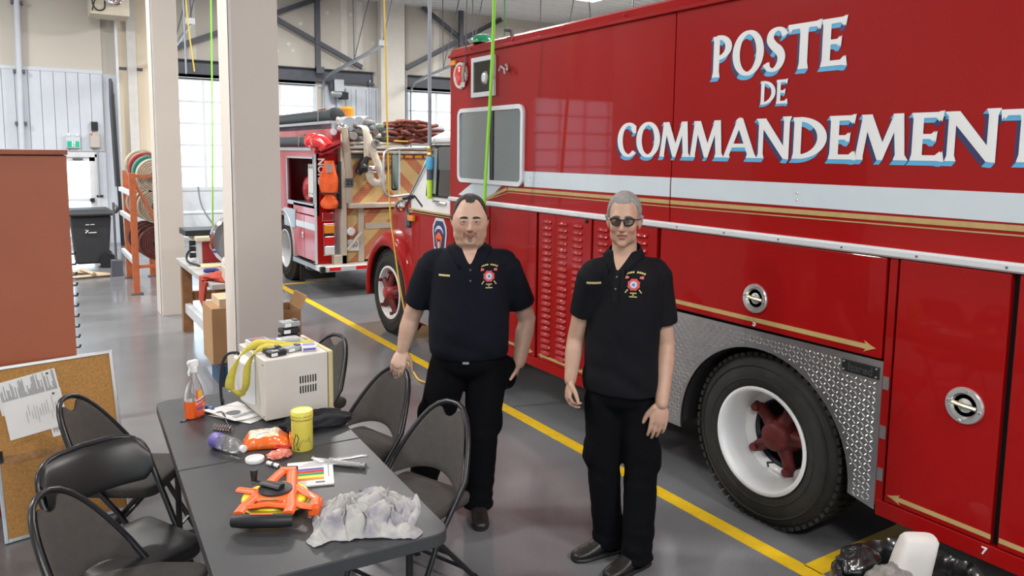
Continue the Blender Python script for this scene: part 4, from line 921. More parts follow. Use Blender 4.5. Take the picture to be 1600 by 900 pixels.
# ================================================================ LEFT SIDE THINGS
# tall cabinet, side panel towards us
TERRA = M('terracotta_laminate', (.40, .115, .055), rough=.45, var=.05, scale=2)
cb = thing('tall_cabinet', 'tall terracotta cabinet standing behind the corkboard', 'cabinet', (-.35, 5.0, 0))
O('carcass', G().box((-.95, 4.77, .05), (.186, 5.33, 1.955)), TERRA, cb, bev=.004)
O('top_panel', G().box((-.97, 4.75, 1.958), (.191, 5.35, 1.985)), M('terracotta_dark', (.30, .085, .04), rough=.4), cb, bev=.003)
O('plinth', G().box((-.93, 4.81, 0), (.16, 5.31, .05)), RED2, cb)
hk = thing('hook_strip', 'vertical strip of small dark coat hooks behind the terracotta cabinet', 'hook strip', (.245, 6.2, 0))
O('strip', G().box((.20, 6.18, .45), (.222, 6.24, 1.35)), ALUW, hk)
for k in range(11): O('hook', G().tube([(.22, 6.18, .50 + .075*k), (.262, 6.16, .50 + .075*k), (.266, 6.15, .52 + .075*k)], .007, 5), BLACK, hk)
O('strip_foot', G().box((.18, 6.14, 0), (.24, 6.28, .46)), ALUW, hk)
# corkboard leaning on the cabinet
CORK = M('cork', (.42, .215, .065), rough=.9, var=.18, scale=90, bump=.15, bscale=120)
bA, bB = Vector((-.185, 4.44, .0)), Vector((.40, 4.545, .0)); tA = Vector((-.195, 4.68, .855))
ux = (bB - bA).normalized(); uy = (tA - bA); uy -= ux * uy.dot(ux); BH = uy.length; uy.normalize(); un = ux.cross(uy); BW = (bB - bA).length
T4 = Matrix(((ux.x, uy.x, un.x, bA.x), (ux.y, uy.y, un.y, bA.y), (ux.z, uy.z, un.z, bA.z + .004), (0, 0, 0, 1)))
kb = thing('corkboard', 'aluminium framed corkboard with pinned papers leaning on the cabinet', 'corkboard', tuple(bA))
def on_board(name, g, mat, par=None, **k): return O(name, g.xf(T4), mat, par or kb, **k)
on_board('cork_panel', G().box((.01, .01, -.008), (BW - .01, BH - .01, .004)), CORK)
on_board('frame', G().box((0, 0, -.010), (.018, BH, .010)).box((BW - .018, 0, -.010), (BW, BH, .010)).box((.018, 0, -.010), (BW - .018, .018, .010)).box((.018, BH - .018, -.010), (BW - .018, BH, .010)), ALU, bev=.002)
on_board('stain', G().prism([(.02, .385, .0042), (BW - .02, .375, .0042), (BW - .02, .43, .0042), (.3, .42, .0042), (.02, .43, .0042)], (0, 0, .0004)), M('cork_stain', (.33, .18, .08), rough=.95, var=.3, scale=30))
on_board('clip', G().box((.005, .40, .010), (.03, .46, .02)), CHROME)
def sheet(label, c, w_, h_, rot, lines, dz, mat=PAPER):
    R = Matrix.Rotation(rot, 4, 'Z'); L = Matrix.Translation((c[0], c[1], dz)) @ R
    p = O('paper_sheet', G().grid(lambda u, v: ((u - .5)*w_, (v - .5)*h_, .004*abs(u - .5)**2), 6, 6).xf(T4 @ L), mat, solid=.0008, label=label, category='paper', group='papers pinned to the corkboard')
    g = G()
    for (a, b, y) in lines: g.box((a, y - .0035, .003), (b, y, .0036))
    O('print', g.xf(T4 @ L), INK, p)
    O('pin', G().lathe([(.006, .001), (.006, .006), (.003, .008)], (w_*.40, h_*.42, 0), 'z', 8).xf(T4 @ L), STEEL, p)
    return p
random.seed(3)
def vlines(w_, h_, n, x0, x1, ylo=.1, yhi=.9): # printed lines running up the sheet (it hangs sideways)
    out = []
    for k in range(n):
        x = -w_/2 + w_*(x0 + (x1 - x0)*k/(n-1)); a = random.uniform(ylo, ylo + .25); out.append((x, x + .0022, a, random.uniform(a + .2, yhi)))
    return out
def sheet_v(label, c, w_, h_, rot, n, x0, x1, dz, dens=1., ylo=.15, yhi=.9):
    R = Matrix.Rotation(rot, 4, 'Z'); L = Matrix.Translation((c[0], c[1], dz)) @ R
    p = O('paper_sheet', G().grid(lambda u, v: ((u - .5)*w_, (v - .5)*h_, .003*abs(u - .5)**2), 6, 6).xf(T4 @ L), PAPER, solid=.0008, label=label, category='paper', group='papers pinned to the corkboard')
    g = G()
    for (xa, xb, a, b) in vlines(w_, h_, n, x0, x1, ylo, yhi): g.box((xa, -h_/2 + h_*a, .0022), (xa + .0025*dens, -h_/2 + h_*b, .0030))
    O('print', g.xf(T4 @ L), INK, p)
    O('pin', G().lathe([(.006, .001), (.006, .006), (.003, .008)], (w_*.36, h_*.40, 0), 'z', 8).xf(T4 @ L), STEEL, p)
sheet_v('densely printed sheet pinned highest on the corkboard', (.175, .735), .28, .17, .13, 42, .06, .95, .006, 1.0, .05, .98)
sheet_v('small printed slip peeking out under the lower right of the white page', (.305, .53), .10, .10, .12, 12, .1, .9, .006)
sheet_v('mostly blank white page pinned sideways on the corkboard', (.195, .615), .27, .20, .10, 14, .35, .95, .009, .55, .25, .85)

# wheeled bin
bn = thing('wheeled_bin', 'dark grey wheeled recycling bin by the exit door', 'bin', (.86, 14.5, 0))
BING = M('bin_grey', (.035, .038, .043), rough=.5, var=.08)
def rq(cx_, cy_, w_, d_, z): return [(cx_ - w_, cy_ - d_, z), (cx_ + w_, cy_ - d_, z), (cx_ + w_, cy_ + d_, z), (cx_ - w_, cy_ + d_, z)]
O('tub', G().loft([rq(.86, 14.55, .24, .22, .07), rq(.86, 14.55, .30, .30, .88)]), BING, bn, bev=.04)
O('lid', G().loft([rq(.86, 14.52, .34, .36, .88), rq(.86, 14.52, .35, .37, .93), rq(.85, 14.55, .28, .28, .985)]), BING, bn, bev=.03)
O('handle', G().tube([(1.14, 14.35, .90), (1.24, 14.35, .93), (1.27, 14.35, .99)], .03, 8).tube([(1.27, 14.25, 1.0), (1.27, 14.85, 1.0)], .022, 8), BING, bn)
for y in (14.27, 14.83): O('wheel', G().lathe([(.03, -.03), (.12, -.03), (.13, 0), (.12, .03), (.03, .03)], (1.08, y, .13), 'y', 18), BLACK, bn, smooth=True)
yq = 14.255
mk = O('printed_logo', G().tube([(.772, yq - .004, .598), (.812, yq - .009, .645)], .010, 6).ell((.776, yq - .009, .650), .009, nu=8, nv=6).tube([(.812, yq - .005, .600), (.93, yq - .005, .602)], .007, 6).tube([(.775, yq - .022, .735), (.83, yq - .022, .735)], .006, 6).tube([(.845, yq - .022, .737), (.905, yq - .022, .737)], .006, 6), WHITE, bn)
# wooden frame on the floor
t = thing('wooden_frame', 'broken light wooden frame lying on the floor before the bin', 'wood frame', (.75, 13.6, 0))
PALE = M('pale_timber', (.48, .38, .26), rough=.7, var=.15, scale=15)
for a, b in (((.48, 13.9, .03), (1.0, 13.3, .03)), ((.50, 13.2, .03), (1.02, 13.28, .03)), ((.47, 13.9, .03), (.44, 13.15, .03)), ((.66, 13.75, .07), (.80, 13.2, .07))):
    O('slat', G().tube([a, b], .035, 4, sq=(.8, 1)), PALE, t)

# orange hose rack
rk = thing('hose_rack', 'orange steel rack loaded with rolled hoses behind the first column', 'rack', (1.6, 12.2, 0))
RKO = M('rack_orange', (.45, .12, .045), rough=.5, var=.12, scale=14)
for (x, y) in ((1.20, 11.45), (1.27, 13.0), (1.60, 11.45), (1.60, 13.0)):
    O('upright', G().box((x - .04, y - .035, 0), (x + .04, y + .035, 1.66)), RKO, rk, bev=.004)
    O('foot', G().box((x - .07, y - .06, 0), (x + .08, y + .06, .015)), STEEL, rk)
O('end_brace', G().tube([(1.22, 11.45, 1.55), (1.58, 11.45, .75)], .02, 6), RKO, rk)
for z in (.36, 1.60): O('end_bar', G().box((1.2, 11.43, z), (1.62, 11.47, z + .04)), RKO, rk)
for z in (.44, 1.02, 1.38): O('shelf_beam', G().box((1.17, 11.45, z - .03), (1.22, 13.0, z + .03)).box((1.60, 11.45, z - .03), (1.64, 13.0, z + .03)), ALUW if z != .44 else BAND, rk)
def roll(label, x, y, z, r, mat, mat2, w=.09):
    t = thing('hose_roll', label, 'hose roll', (x, y, z - r), group='rolled hoses on the orange rack')
    g = G(); g2 = G(); n = 7
    for k in range(n):
        ra = r * (1 - k / (n + 1)); rb = r * (1 - (k + .8) / (n + 1))
        g.lathe([(rb, -w/2), (ra, -w/2 + (.004 if k % 2 else 0)), (ra, w/2), (rb, w/2)], (x, y, z), 'y', 32, cap=False)
    O('coil', g, mat, t, smooth=True)
    O('core', G().lathe([(.03, -w/2 - .03), (.06, -w/2 - .02), (.06, w/2)], (x, y, z), 'y', 12), mat2, t)
PALEH = M('pale_hose_roll', (.46, .40, .31), rough=.85, var=.12, scale=20)
DRH = M('dark_red_hose_roll', (.12, .035, .03), rough=.7, var=.15, scale=20)
for z, labs in ((.68, 'bottom'), (1.20, 'middle'), (1.62, 'top')):
    for k in range(4):
        y = 11.62 + k * .30
        m_ = DRH if labs == 'bottom' else PALEH
        if labs == 'top' and k in (1, 2): m_ = [M('teal_hose_roll', (.05, .25, .20), rough=.8), M('red_hose_roll', (.35, .05, .05), rough=.8)][k - 1]
        which = ['nearest', 'second', 'third', 'farthest'][k]
        roll('%s rolled hose on the %s shelf of the orange rack' % (which, labs), 1.50 - .015*k, y, z + (.04*k if labs == 'top' else 0), .235, m_, BLACK if labs == 'bottom' else STEEL, .16)
# black bar leaning near the rack
O('handtruck_bar', G().tube([(1.12, 13.3, .25), (1.12, 13.35, 1.15)], .018, 8).box((1.05, 13.2, 0), (1.2, 13.4, .25)), STEEL, label='dark upright bar with a block foot beside the orange rack', category='bar')

# work bench between the columns
bh = thing('workbench', 'cluttered workbench with wooden legs between the two columns', 'workbench', (1.9, 8.0, 0))
O('bench_top', G().box((1.34, 7.05, .75), (1.88, 9.0, .80)), M('worn_bench_top', (.42, .42, .41), rough=.5, var=.2, scale=8), bh, bev=.005)
for (x, y) in ((1.42, 8.85), (1.42, 7.15), (1.80, 8.85), (1.80, 7.15)): O('leg', G().box((x - .05, y - .05, 0), (x + .05, y + .05, .75)), WOOD, bh)
O('stretcher', G().box((1.39, 7.15, .22), (1.45, 8.85, .32)), ALUW, bh)
O('stretcher', G().box((1.42, 8.82, .34), (1.80, 8.88, .44)), WOOD, bh)
t = thing('radio_charger', 'dark red box with a cream lid and knobs on the workbench', 'equipment box', (1.75, 8.7, .8))
O('body', G().box((1.52, 8.45, .80), (1.86, 8.85, 1.03)), RED2, t, bev=.01)
O('side_panel', G().box((1.48, 8.45, .80), (1.52, 8.85, 1.03)), ALUW, t)
O('lid', G().box((1.46, 8.42, 1.03), (1.87, 8.88, 1.08)), M('cream_cloth', (.62, .54, .40), rough=.8), t, bev=.01)
O('tray', G().box((1.38, 8.55, 1.08), (1.90, 8.95, 1.14)), BLACK, t)
for z in (.87, .94, 1.0): O('knob', G().lathe([(.025, 0), (.03, -.06)], (1.48, 8.6, z), 'x', 10), BLACK, t)
O('cable', G().tube(smooth_path([(1.46, 8.6, .95), (1.38, 8.5, .9), (1.36, 8.35, .84), (1.45, 8.2, .81)]), .012, 6), BLACK, t)
t = thing('round_lamp', 'round silver rimmed lamp propped on the bench beside the big column', 'lamp', (1.80, 8.2, .8))
O('rim', G().lathe([(.24, -.03), (.27, -.02), (.27, .03), (.24, .04)], (0, 0, 0), 'y', 28, cap=False).xf(Matrix.Translation((1.80, 8.1, 1.07))), CHROME, t, smooth=True)
O('face', G().lathe([(.245, 0), (.1, .02)], (1.80, 8.1, 1.07), 'y', 28), M('lamp_face', (.22, .23, .24), rough=.3), t, smooth=True)
O('stand', G().tube([(1.80, 8.16, .8), (1.80, 8.16, 1.0)], .03, 8), STEEL, t)
def lump(name, label, cat, c, r, mat, seed=0, amp=.25, freq=6, nu=28, nv=16, flat_bottom=True, parent=None):
    g = G(); rings = []
    for i in range(nv + 1):
        t_ = max(-PI/2 + .03, min(PI/2 - .03, -PI/2 + PI*i/nv)); ring = []
        for j in range(nu):
            a = 2*PI*j/nu; d = Vector((math.cos(t_)*math.cos(a), math.cos(t_)*math.sin(a), math.sin(t_)))
            k = 1 + amp * noise.noise(d * freq * .35 + Vector((seed, seed*2, 0))) + amp*.6*noise.noise(d * freq + Vector((seed, 0, 3)))
            p = Vector((d.x*r[0], d.y*r[1], d.z*r[2])) * k
            if flat_bottom and p.z < -r[2]*.5: p.z = -r[2]*.5
            ring.append(Vector(c) + p)
        rings.append(ring)
    o = O(name, g.loft(rings), mat, parent, smooth=True, ang=70)
    if label: o['label'] = label; o['category'] = cat
    return o
RAGR = M('red_rag', (.38, .05, .03), rough=.9, var=.15)
lump('red_rag', 'red rag draped over the edge of the workbench', 'rag', (1.52, 7.35, .82), (.20, .22, .04), RAGR, 3, .4)
O('rag_tail', G().prism([(1.335, 7.20, .80), (1.335, 7.50, .82), (1.31, 7.42, .62), (1.32, 7.30, .55)], (-.02, 0, 0)), RAGR, bpy.data.objects['red_rag'])
t = thing('screwdriver', 'blue handled screwdriver lying on the workbench', 'screwdriver', (1.45, 7.9, .81))
O('grip', G().lathe([(.015, 0), (.022, .02), (.02, .12), (.012, .14)], (1.40, 7.75, .825), 'x', 10), M('blue_grip', (.03, .05, .30), rough=.4), t)
O('shaft', G().tube([(1.54, 7.75, .825), (1.72, 7.75, .825)], .006, 6), CHROME, t)
O('tool_case', G().box((1.62, 7.55, .80), (1.87, 7.85, .90)), BLACK, bev=.01, label='black tool case on the workbench near the red rag', category='case')
O('booklet', G().box((1.45, 8.05, .80), (1.68, 8.3, .815)), M('booklet_tan', (.60, .47, .28), rough=.7), label='tan booklet lying on the workbench', category='booklet')
for k in range(3): O('clear_bottle', G().lathe([(.03, 0), (.035, .03), (.03, .09), (.012, .12)], (1.64 + .07*k, 7.95, .80), 'z', 12), CLEARL, label='%s small clear bottle on the workbench by the round lamp' % ('left', 'middle', 'right')[k], category='bottle', group='clear bottles on the bench')
# cartons
def carton(label, x0, x1, y0, y1, z0, z1, flaps=True, mat=CARD, open_=False):
    t = thing('cardboard_box', label, 'cardboard box', ((x0+x1)/2, (y0+y1)/2, z0))
    th = .008
    O('walls', G().box((x0, y0, z0), (x1, y0 + th, z1)).box((x0, y1 - th, z0), (x1, y1, z1)).box((x0, y0 + th, z0), (x0 + th, y1 - th, z1)).box((x1 - th, y0 + th, z0), (x1, y1 - th, z1)).box((x0 + th, y0 + th, z0), (x1 - th, y1 - th, z0 + th)), mat, t)
    if open_:
        O('flap', G().prism([(x0, y0, z1), (x0, y1, z1), (x0 - .08, y1, z1 + .10), (x0 - .08, y0, z1 + .10)], (.006, 0, .004)), mat, t)
        O('flap', G().prism([(x1, y0, z1), (x1, y1, z1), (x1 + .06, y1, z1 + .12), (x1 + .06, y0, z1 + .12)], (.006, 0, .004)), mat, t)
    else:
        O('flap', G().box((x0, y0, z1), ((x0+x1)/2 - .002, y1, z1 + .006)), mat, t); O('flap', G().box(((x0+x1)/2 + .002, y0, z1), (x1, y1, z1 + .006)), mat, t)
        O('tape', G().box(((x0+x1)/2 - .025, y0 - .001, z1 + .006), ((x0+x1)/2 + .025, y1 + .001, z1 + .007)), M('packing_tape', (.50, .36, .22), rough=.25), t)
    return t
carton('tall brown cardboard box standing left of the big column', 1.25, 1.70, 6.62, 7.02, .19, .66)
O('crate', G().box((1.30, 6.58, 0), (1.74, 6.96, .03)).box((1.30, 6.58, .03), (1.33, 6.96, .185)).box((1.71, 6.58, .03), (1.74, 6.96, .185)).box((1.33, 6.58, .03), (1.71, 6.61, .185)).box((1.33, 6.93, .03), (1.71, 6.96, .185)), M('blue_crate', (.02, .07, .16), rough=.5), bev=.006, label='dark blue crate under the tall cardboard box', category='crate')
carton('small pale carton stacked on the tall cardboard box', 1.32, 1.72, 6.66, 6.98, .668, .73, mat=M('pale_card', (.58, .45, .30), rough=.85))
carton('grey corrugated carton on the workbench in front of the red rag', 1.46, 1.85, 7.06, 7.22, .80, .93, mat=M('grey_card', (.50, .45, .38), rough=.85, var=.2, scale=30))
carton('open brown cardboard box right of the big column', 1.85, 2.22, 7.35, 7.75, 0, .44, open_=True)
# ================================================================ TABLE AND CHAIRS
TZ = .74
TROT = math.radians(-2.5); TC = Vector((.815, 3.105, 0))
tb = thing('folding_table', 'black plastic folding table covered with odds and ends', 'table', tuple(TC), TROT)
TOP = M('charcoal_table_top', (.040, .042, .046), rough=.36, var=.10, scale=5, bump=.06, bscale=220)
def rr_xy(x0, x1, y0, y1, rs, n=6):
    out = []
    for cx_, cy_, a0, r in ((x1, y1, 0, rs[0]), (x0, y1, 90, rs[1]), (x0, y0, 180, rs[2]), (x1, y0, 270, rs[3])):
        sx = -1 if a0 in (0, 270) else 1; sy = -1 if a0 in (0, 90) else 1
        for i in range(n + 1):
            a = math.radians(a0 + 90*i/n); out.append((cx_ + sx*r + r*math.cos(a), cy_ + sy*r + r*math.sin(a)))
    return out
for y0, y1, rs in ((-.945, -.003, (.004, .004, .06, .06)), (.003, .945, (.06, .06, .004, .004))):
    O('table_half', G().prism([(x, y, TZ - .045) for x, y in rr_xy(-.37, .37, y0, y1, rs)], (0, 0, .045)), TOP, tb, local=True, bev=.008)
for s in (-1, 1):
    O('leg_frame', G().tube([(-.30, s*.74, 0), (-.30, s*.74, .69)], .014, 8).tube([(.30, s*.74, 0), (.30, s*.74, .69)], .014, 8).tube([(-.30, s*.74, .12), (.30, s*.74, .12)], .012, 8).tube([(0, s*.74, .60), (0, s*.30, .69)], .010, 6).tube([(-.30, s*.74, .60), (.30, s*.74, .60)], .012, 8), BLACK, tb, local=True)
O('apron', G().box((-.33, -.90, .67), (-.31, .90, .695)).box((.31, -.90, .67), (.33, .90, .695)), BLACK, tb, local=True)

FAB = M('charcoal_chair_fabric', (.060, .054, .050), rough=.9, var=.10, scale=30, bump=.35, bscale=260)
VIN = M('black_vinyl', (.016, .016, .017), rough=.36, var=.1, bump=.02, bscale=120)
TUB = M('chair_tube_black', (.016, .017, .020), rough=.3, var=.05)
def back_y(z, u): return .13 + (z - .44) * .45 - .055 * u * u
def chair(label, style, loc, rz):
    c = thing('folding_chair', label, 'chair', (loc[0], loc[1], 0), math.radians(rz), 'padded folding chairs round the table')
    mat = FAB if style == 'fabric' else VIN
    g = G(); rings = []
    outl = rr_xy(-.205, .205, -.20, .20, (.03, .03, .07, .07), 5)
    for z, k in ((.405, .94), (.415, .98), (.44, 1.0), (.455, .985), (.462, .93), (.466, .7), (.467, .3)): rings.append([(x*k, y*k, z) for x, y in outl])
    O('seat', g.loft(rings), mat, c, local=True, smooth=True, ang=60)
    if style == 'fabric':
        zt = lambda u: .800 - .275*abs(u)**2.6 - .048*math.exp(-(abs(u)/.20)**3)
        zb = lambda u: .475 + .055*(1 - u*u)
        def side(s):
            return lambda uu, vv: (lambda u: (lambda z: (u*.205, back_y(z, u) + s*(.016*(max(0, 1 - abs(u)**4))*(max(0, math.sin(PI*min(max(vv, .0), 1.)))**.35) + .003), z))(zb(u) + (zt(u) - zb(u))*vv))(2*uu - 1)
        O('backrest', G().grid(side(-1), 28, 16).grid(side(.5), 28, 16), mat, c, local=True, smooth=True, ang=75, recalc=False)
        top = [(.222*u, 0, .812 - .275*abs(u)**2.6) for u in np.sin(np.linspace(-PI/2, PI/2, 19))]
    else:
        def side(s):
            def f(uu, vv):
                u = 2*uu - 1; r_ = max(0., (abs(u) - .82)/.18); z0, z1 = .625 + .035*r_**2, .80 - .055*r_**2
                z = z0 + (z1 - z0)*vv; return (u*.215, back_y(z, u) + s*(.020*max(0., math.sin(PI*vv))**.4 + .002), z)
            return f
        O('backrest', G().grid(side(-1), 28, 12).grid(side(.6), 28, 12), mat, c, local=True, smooth=True, ang=75, recalc=False)
        top = [(.222*math.copysign(abs(math.sin(a))**.45, math.sin(a)), 0, .68 + .125*abs(math.cos(a))**.6) for a in np.linspace(-PI/2, PI/2, 17)]
    path = [(-.215, -.235, 0), (-.215, -.05, .33)] + [(x, back_y(z, x/.222) + .006, z) for x, _, z in top] + [(.215, -.05, .33), (.215, -.235, 0)]
    O('main_frame', G().tube(path, .0125, 8), TUB, c, local=True, smooth=True)
    for s in (-1, 1):
        O('rear_leg', G().tube([(s*.188, -.13, .425), (s*.188, .26, 0)], .012, 8), TUB, c, local=True, smooth=True)
        O('foot_cap', G().tube([(s*.215, -.237, 0), (s*.215, -.222, .03)], .015, 8).tube([(s*.188, .262, 0), (s*.188, .235, .03)], .015, 8), BLACK, c, local=True)
    O('rear_stretcher', G().tube([(-.188, .18, .09), (.188, .18, .09)], .009, 6).tube([(-.188, .08, .20), (.188, .08, .20)], .009, 6), TUB, c, local=True)
    O('front_stretcher', G().tube([(-.215, -.17, .12), (.215, -.17, .12)], .009, 6), TUB, c, local=True)
    return c
chair('charcoal fabric folding chair farthest back, behind the microwave', 'fabric', (1.37, 4.56), -68)
chair('charcoal fabric folding chair under the hand of the left man', 'fabric', (1.40, 3.71), -74)
chair('charcoal fabric folding chair nearest on the right, beside the crumpled rag', 'fabric', (1.385, 3.01), -68)
chair('charcoal fabric folding chair in front of the corkboard', 'fabric', (.36, 3.95), 58)
chair('folding chair with smooth black vinyl pad and seat', 'vinyl', (.272, 3.15), 27)
chair('charcoal fabric folding chair cut off by the lower left edge', 'fabric', (.245, 2.815), 58)

# ================================================================ ON THE TABLE
def at(o, x, y, z=TZ, rz=0.):  # root already built in world coordinates
    return o
def local_thing(name, label, cat, x, y, rz=0, z=TZ, group=None): return thing(name, label, cat, (x, y, z), math.radians(rz), group)
# microwave
mwv = local_thing('microwave_oven', 'white microwave oven seen from its side, cord hanging behind', 'microwave', 1.015, 3.665, 4)
MWW = M('microwave_white', (.66, .63, .58), rough=.45, var=.03)
for x in (-.12, .12):
    for y in (-.15, .15): O('foot', G().lathe([(.014, 0), (.014, .015)], (x, y, 0), 'z', 10), BLACK, mwv, local=True)
O('case', G().box((-.155, -.19, .014), (.150, .19, .300)), MWW, mwv, local=True, bev=.005)
O('rear_bulge', G().loft([[(-.155, -.06, .05), (-.155, .17, .05), (-.155, .17, .27), (-.155, -.06, .27)][::1], [(-.195, -.03, .07), (-.195, .15, .07), (-.195, .15, .25), (-.195, -.03, .25)]]), WHITE, mwv, local=True, bev=.006)
O('door', G().box((.153, -.192, .012), (.178, .192, .302)), M('cream_door_edge', (.62, .54, .30), rough=.5), mwv, local=True, bev=.006)
for r in range(2):
    for k in range(7): O('vent_slot', G().box((.010 + .0125*k, -.1915, .165 - .048*r), (.016 + .0125*k, -.189, .200 - .048*r)), DARK, mwv, local=True)
for z in (.03, .275): O('screw', G().lathe([(.004, 0), (.004, .003)], (-.157, -.17, z), 'x', 8), STEEL, mwv, local=True)
O('power_cord', G().tube(smooth_path([(-.16, .17, .26), (-.21, .19, .255), (-.235, .20, .20), (-.245, .2, .10), (-.24, .2, .01), (-.22, .26, .008)]), .007, 8), BLACK, mwv, local=True, smooth=True)
MT = TZ + .302
# things on the microwave
SILV = M('case_grey', (.32, .33, .34), rough=.4, var=.2, scale=30)
def pager(label, x, y, rz, sz=(.085, .05, .022), z=MT, mat=BLACK):
    t = local_thing('radio_pager', label, 'pager', x, y, rz, z, 'radio pagers on the microwave')
    O('body', G().box((-sz[0]/2, -sz[1]/2, 0), (sz[0]/2, sz[1]/2, sz[2])), mat, t, local=True, bev=.004)
    O('display', G().box((-sz[0]*.25, -sz[1]*.2, sz[2]), (sz[0]*.15, sz[1]*.3, sz[2] + .001)), SILV, t, local=True)
    O('label_sticker', G().box((-sz[0]*.42, -sz[1]/2 - .001, .003), (-sz[0]*.05, -sz[1]/2, sz[2]*.8)), WHITE, t, local=True)
    O('clip', G().box((sz[0]*.2, -sz[1]*.3, sz[2]), (sz[0]*.45, sz[1]*.3, sz[2] + .006)), STEEL, t, local=True, bev=.002)
    return t
pager('black pager lying nearest the vented side of the microwave', .945, 3.53, 12)
pager('black pager with red mark, half under the yellow strap', .945, 3.60, 8)
pager('grey pager with clip beside the yellow strap', 1.035, 3.575, 20, mat=SILV)
pager('dark pager at the bottom of the stack on the microwave', 1.085, 3.80, 10, (.09, .07, .028))
pager('dark pager in the middle of the stack on the microwave', 1.085, 3.80, 4, (.09, .07, .026), MT + .036)
pager('grey topped pager on top of the stack on the microwave', 1.087, 3.80, 8, (.09, .07, .026), MT + .070, SILV)
def smallbox(label, x, y, rz, sz, mats):
    t = local_thing('small_pack', label, 'pack', x, y, rz, MT, 'small packs on the microwave')
    O('carton', G().box((-sz[0]/2, -sz[1]/2, 0), (sz[0]/2, sz[1]/2, sz[2])), mats[0], t, local=True, bev=.002)
    O('print', G().box((-sz[0]*.42, -sz[1]*.35, sz[2]), (sz[0]*.42, sz[1]*.35, sz[2] + .0006)).box((-sz[0]*.42, -sz[1]/2 - .0006, .004), (sz[0]*.42, -sz[1]/2, sz[2]*.6)), mats[1], t, local=True)
    if len(mats) > 2: O('print', G().box((-sz[0]*.25, -sz[1]*.2, sz[2] + .0006), (sz[0]*.2, sz[1]*.2, sz[2] + .001)), mats[2], t, local=True)
smallbox('white and violet pack with red print at the far left of the microwave top', .925, 3.79, 8, (.10, .065, .022), (WHITE, PURP, REDL))
smallbox('white and violet pack just in front of the red printed one', .915, 3.71, 6, (.09, .04, .016), (WHITE, PURP))
smallbox('violet pack between the red printed pack and the grey case', 1.005, 3.79, -10, (.06, .05, .016), (PURP, PURP))
smallbox('white pack with blue print at the right end of the microwave top', 1.110, 3.56, -12, (.07, .07, .024), (WHITE, PURP))
t = local_thing('clear_case', 'translucent grey plastic case on the microwave before the stack', 'case', 1.055, 3.715, 8, MT)
O('shell', G().box((-.055, -.03, 0), (.055, .03, .034)), M('frosted_plastic', (.55, .56, .58), rough=.3, var=.12, scale=25), t, local=True, bev=.01)
O('lid_seam', G().box((-.0555, -.0305, .016), (.0555, .0305, .018)), SILV, t, local=True)
STR = M('yellow_webbing', (.55, .47, .07), rough=.75, var=.08, scale=60)
t = thing('strap', 'olive yellow webbing strap looped over the microwave corner', 'strap', (.9, 3.7, MT))
def ribbon(path, w, th, mat, name, par, up):
    return O(name, G().tube(smooth_path(path, 6), w/2, 8, sq=(1, th/w), up=up), mat, par, smooth=True)
def band(name, pts, wid, par):
    """flat webbing: centre line and width vectors given point by point"""
    P = smooth_path([p for p in pts], 6); Wd = smooth_path(wid, 6); A = [p + w_ for p, w_ in zip(P, Wd)]; B = [p - w_ for p, w_ in zip(P, Wd)]; n = len(P)
    return O(name, G().add(A + B, [(i, i+1, n+i+1, n+i) for i in range(n-1)]), STR, par, smooth=True, solid=.003)
band('webbing', [(1.14, 3.63, MT + .012), (1.05, 3.65, MT + .016), (.96, 3.67, MT + .030), (.880, 3.665, MT + .030), (.812, 3.655, MT - .010), (.772, 3.645, MT - .080), (.757, 3.64, MT - .145), (.772, 3.635, MT - .180), (.80, 3.63, MT - .190)],
     [(0, .020, 0), (0, .020, .003), (.004, .020, .008), (.008, .014, .018), (.016, .008, .018), (.022, .004, .010), (.022, .004, .004), (.012, .004, -.016), (.0, .006, -.019)], t)
band('webbing', [(1.12, 3.60, MT + .022), (1.0, 3.615, MT + .020), (.92, 3.61, MT + .026), (.862, 3.60, MT + .008), (.830, 3.60, MT - .06), (.822, 3.60, MT - .14), (.812, 3.62, MT - .180), (.80, 3.63, MT - .190)],
     [(0, .018, 0), (0, .018, .004), (.006, .014, .012), (.014, .010, .012), (.018, .006, .003), (.018, .006, 0), (.012, .006, -.012), (0, .006, -.019)], t)
O('buckle', G().box((1.10, 3.60, MT + .008), (1.15, 3.65, MT + .026)), STR, t, bev=.004)
t = thing('dial_gauge', 'small round white dial hooked on the back of the microwave', 'gauge', (.845, 3.80, .98))
O('dial', G().lathe([(.022, 0), (.022, -.008)], (.835, 3.80, .985), 'x', 16), WHITE, t)
O('bezel', G().lathe([(.022, -.010), (.027, -.010), (.027, .004), (.022, .004)], (.835, 3.80, .985), 'x', 16, cap=False), BLACK, t)
O('needle', G().box((.8235, 3.798, .985), (.8245, 3.802, 1.002)), BLACK, t)

# spray bottle
sb = local_thing('spray_bottle', 'clear spray bottle half full of orange cleaner', 'spray bottle', .615, 3.735, 28)
def rq2(w_, d_, z, n=20): return [(w_*math.copysign(abs(math.cos(a))**.7, math.cos(a)), d_*math.copysign(abs(math.sin(a))**.7, math.sin(a)), z) for a in np.linspace(0, 2*PI, n, endpoint=False)]
LIQ = M('orange_cleaner', (.85, .12, .015), rough=.12, coat=.8, var=.03)
CLP = M('clear_plastic', (.86, .87, .88), rough=.08, trans=.92, var=.01, ior=1.2)
O('liquid', G().loft([rq2(.038, .024, .0), rq2(.045, .029, .004), rq2(.047, .030, .04), rq2(.047, .030, .085)]), LIQ, sb, local=True, smooth=True)
O('bottle', G().loft([rq2(.047, .030, .086), rq2(.045, .029, .11), rq2(.036, .026, .145), rq2(.022, .019, .175), rq2(.013, .013, .20), rq2(.012, .012, .222)]), CLP, sb, local=True, smooth=True)
lbm = M('label_red_orange', (.80, .10, .05), rough=.4)
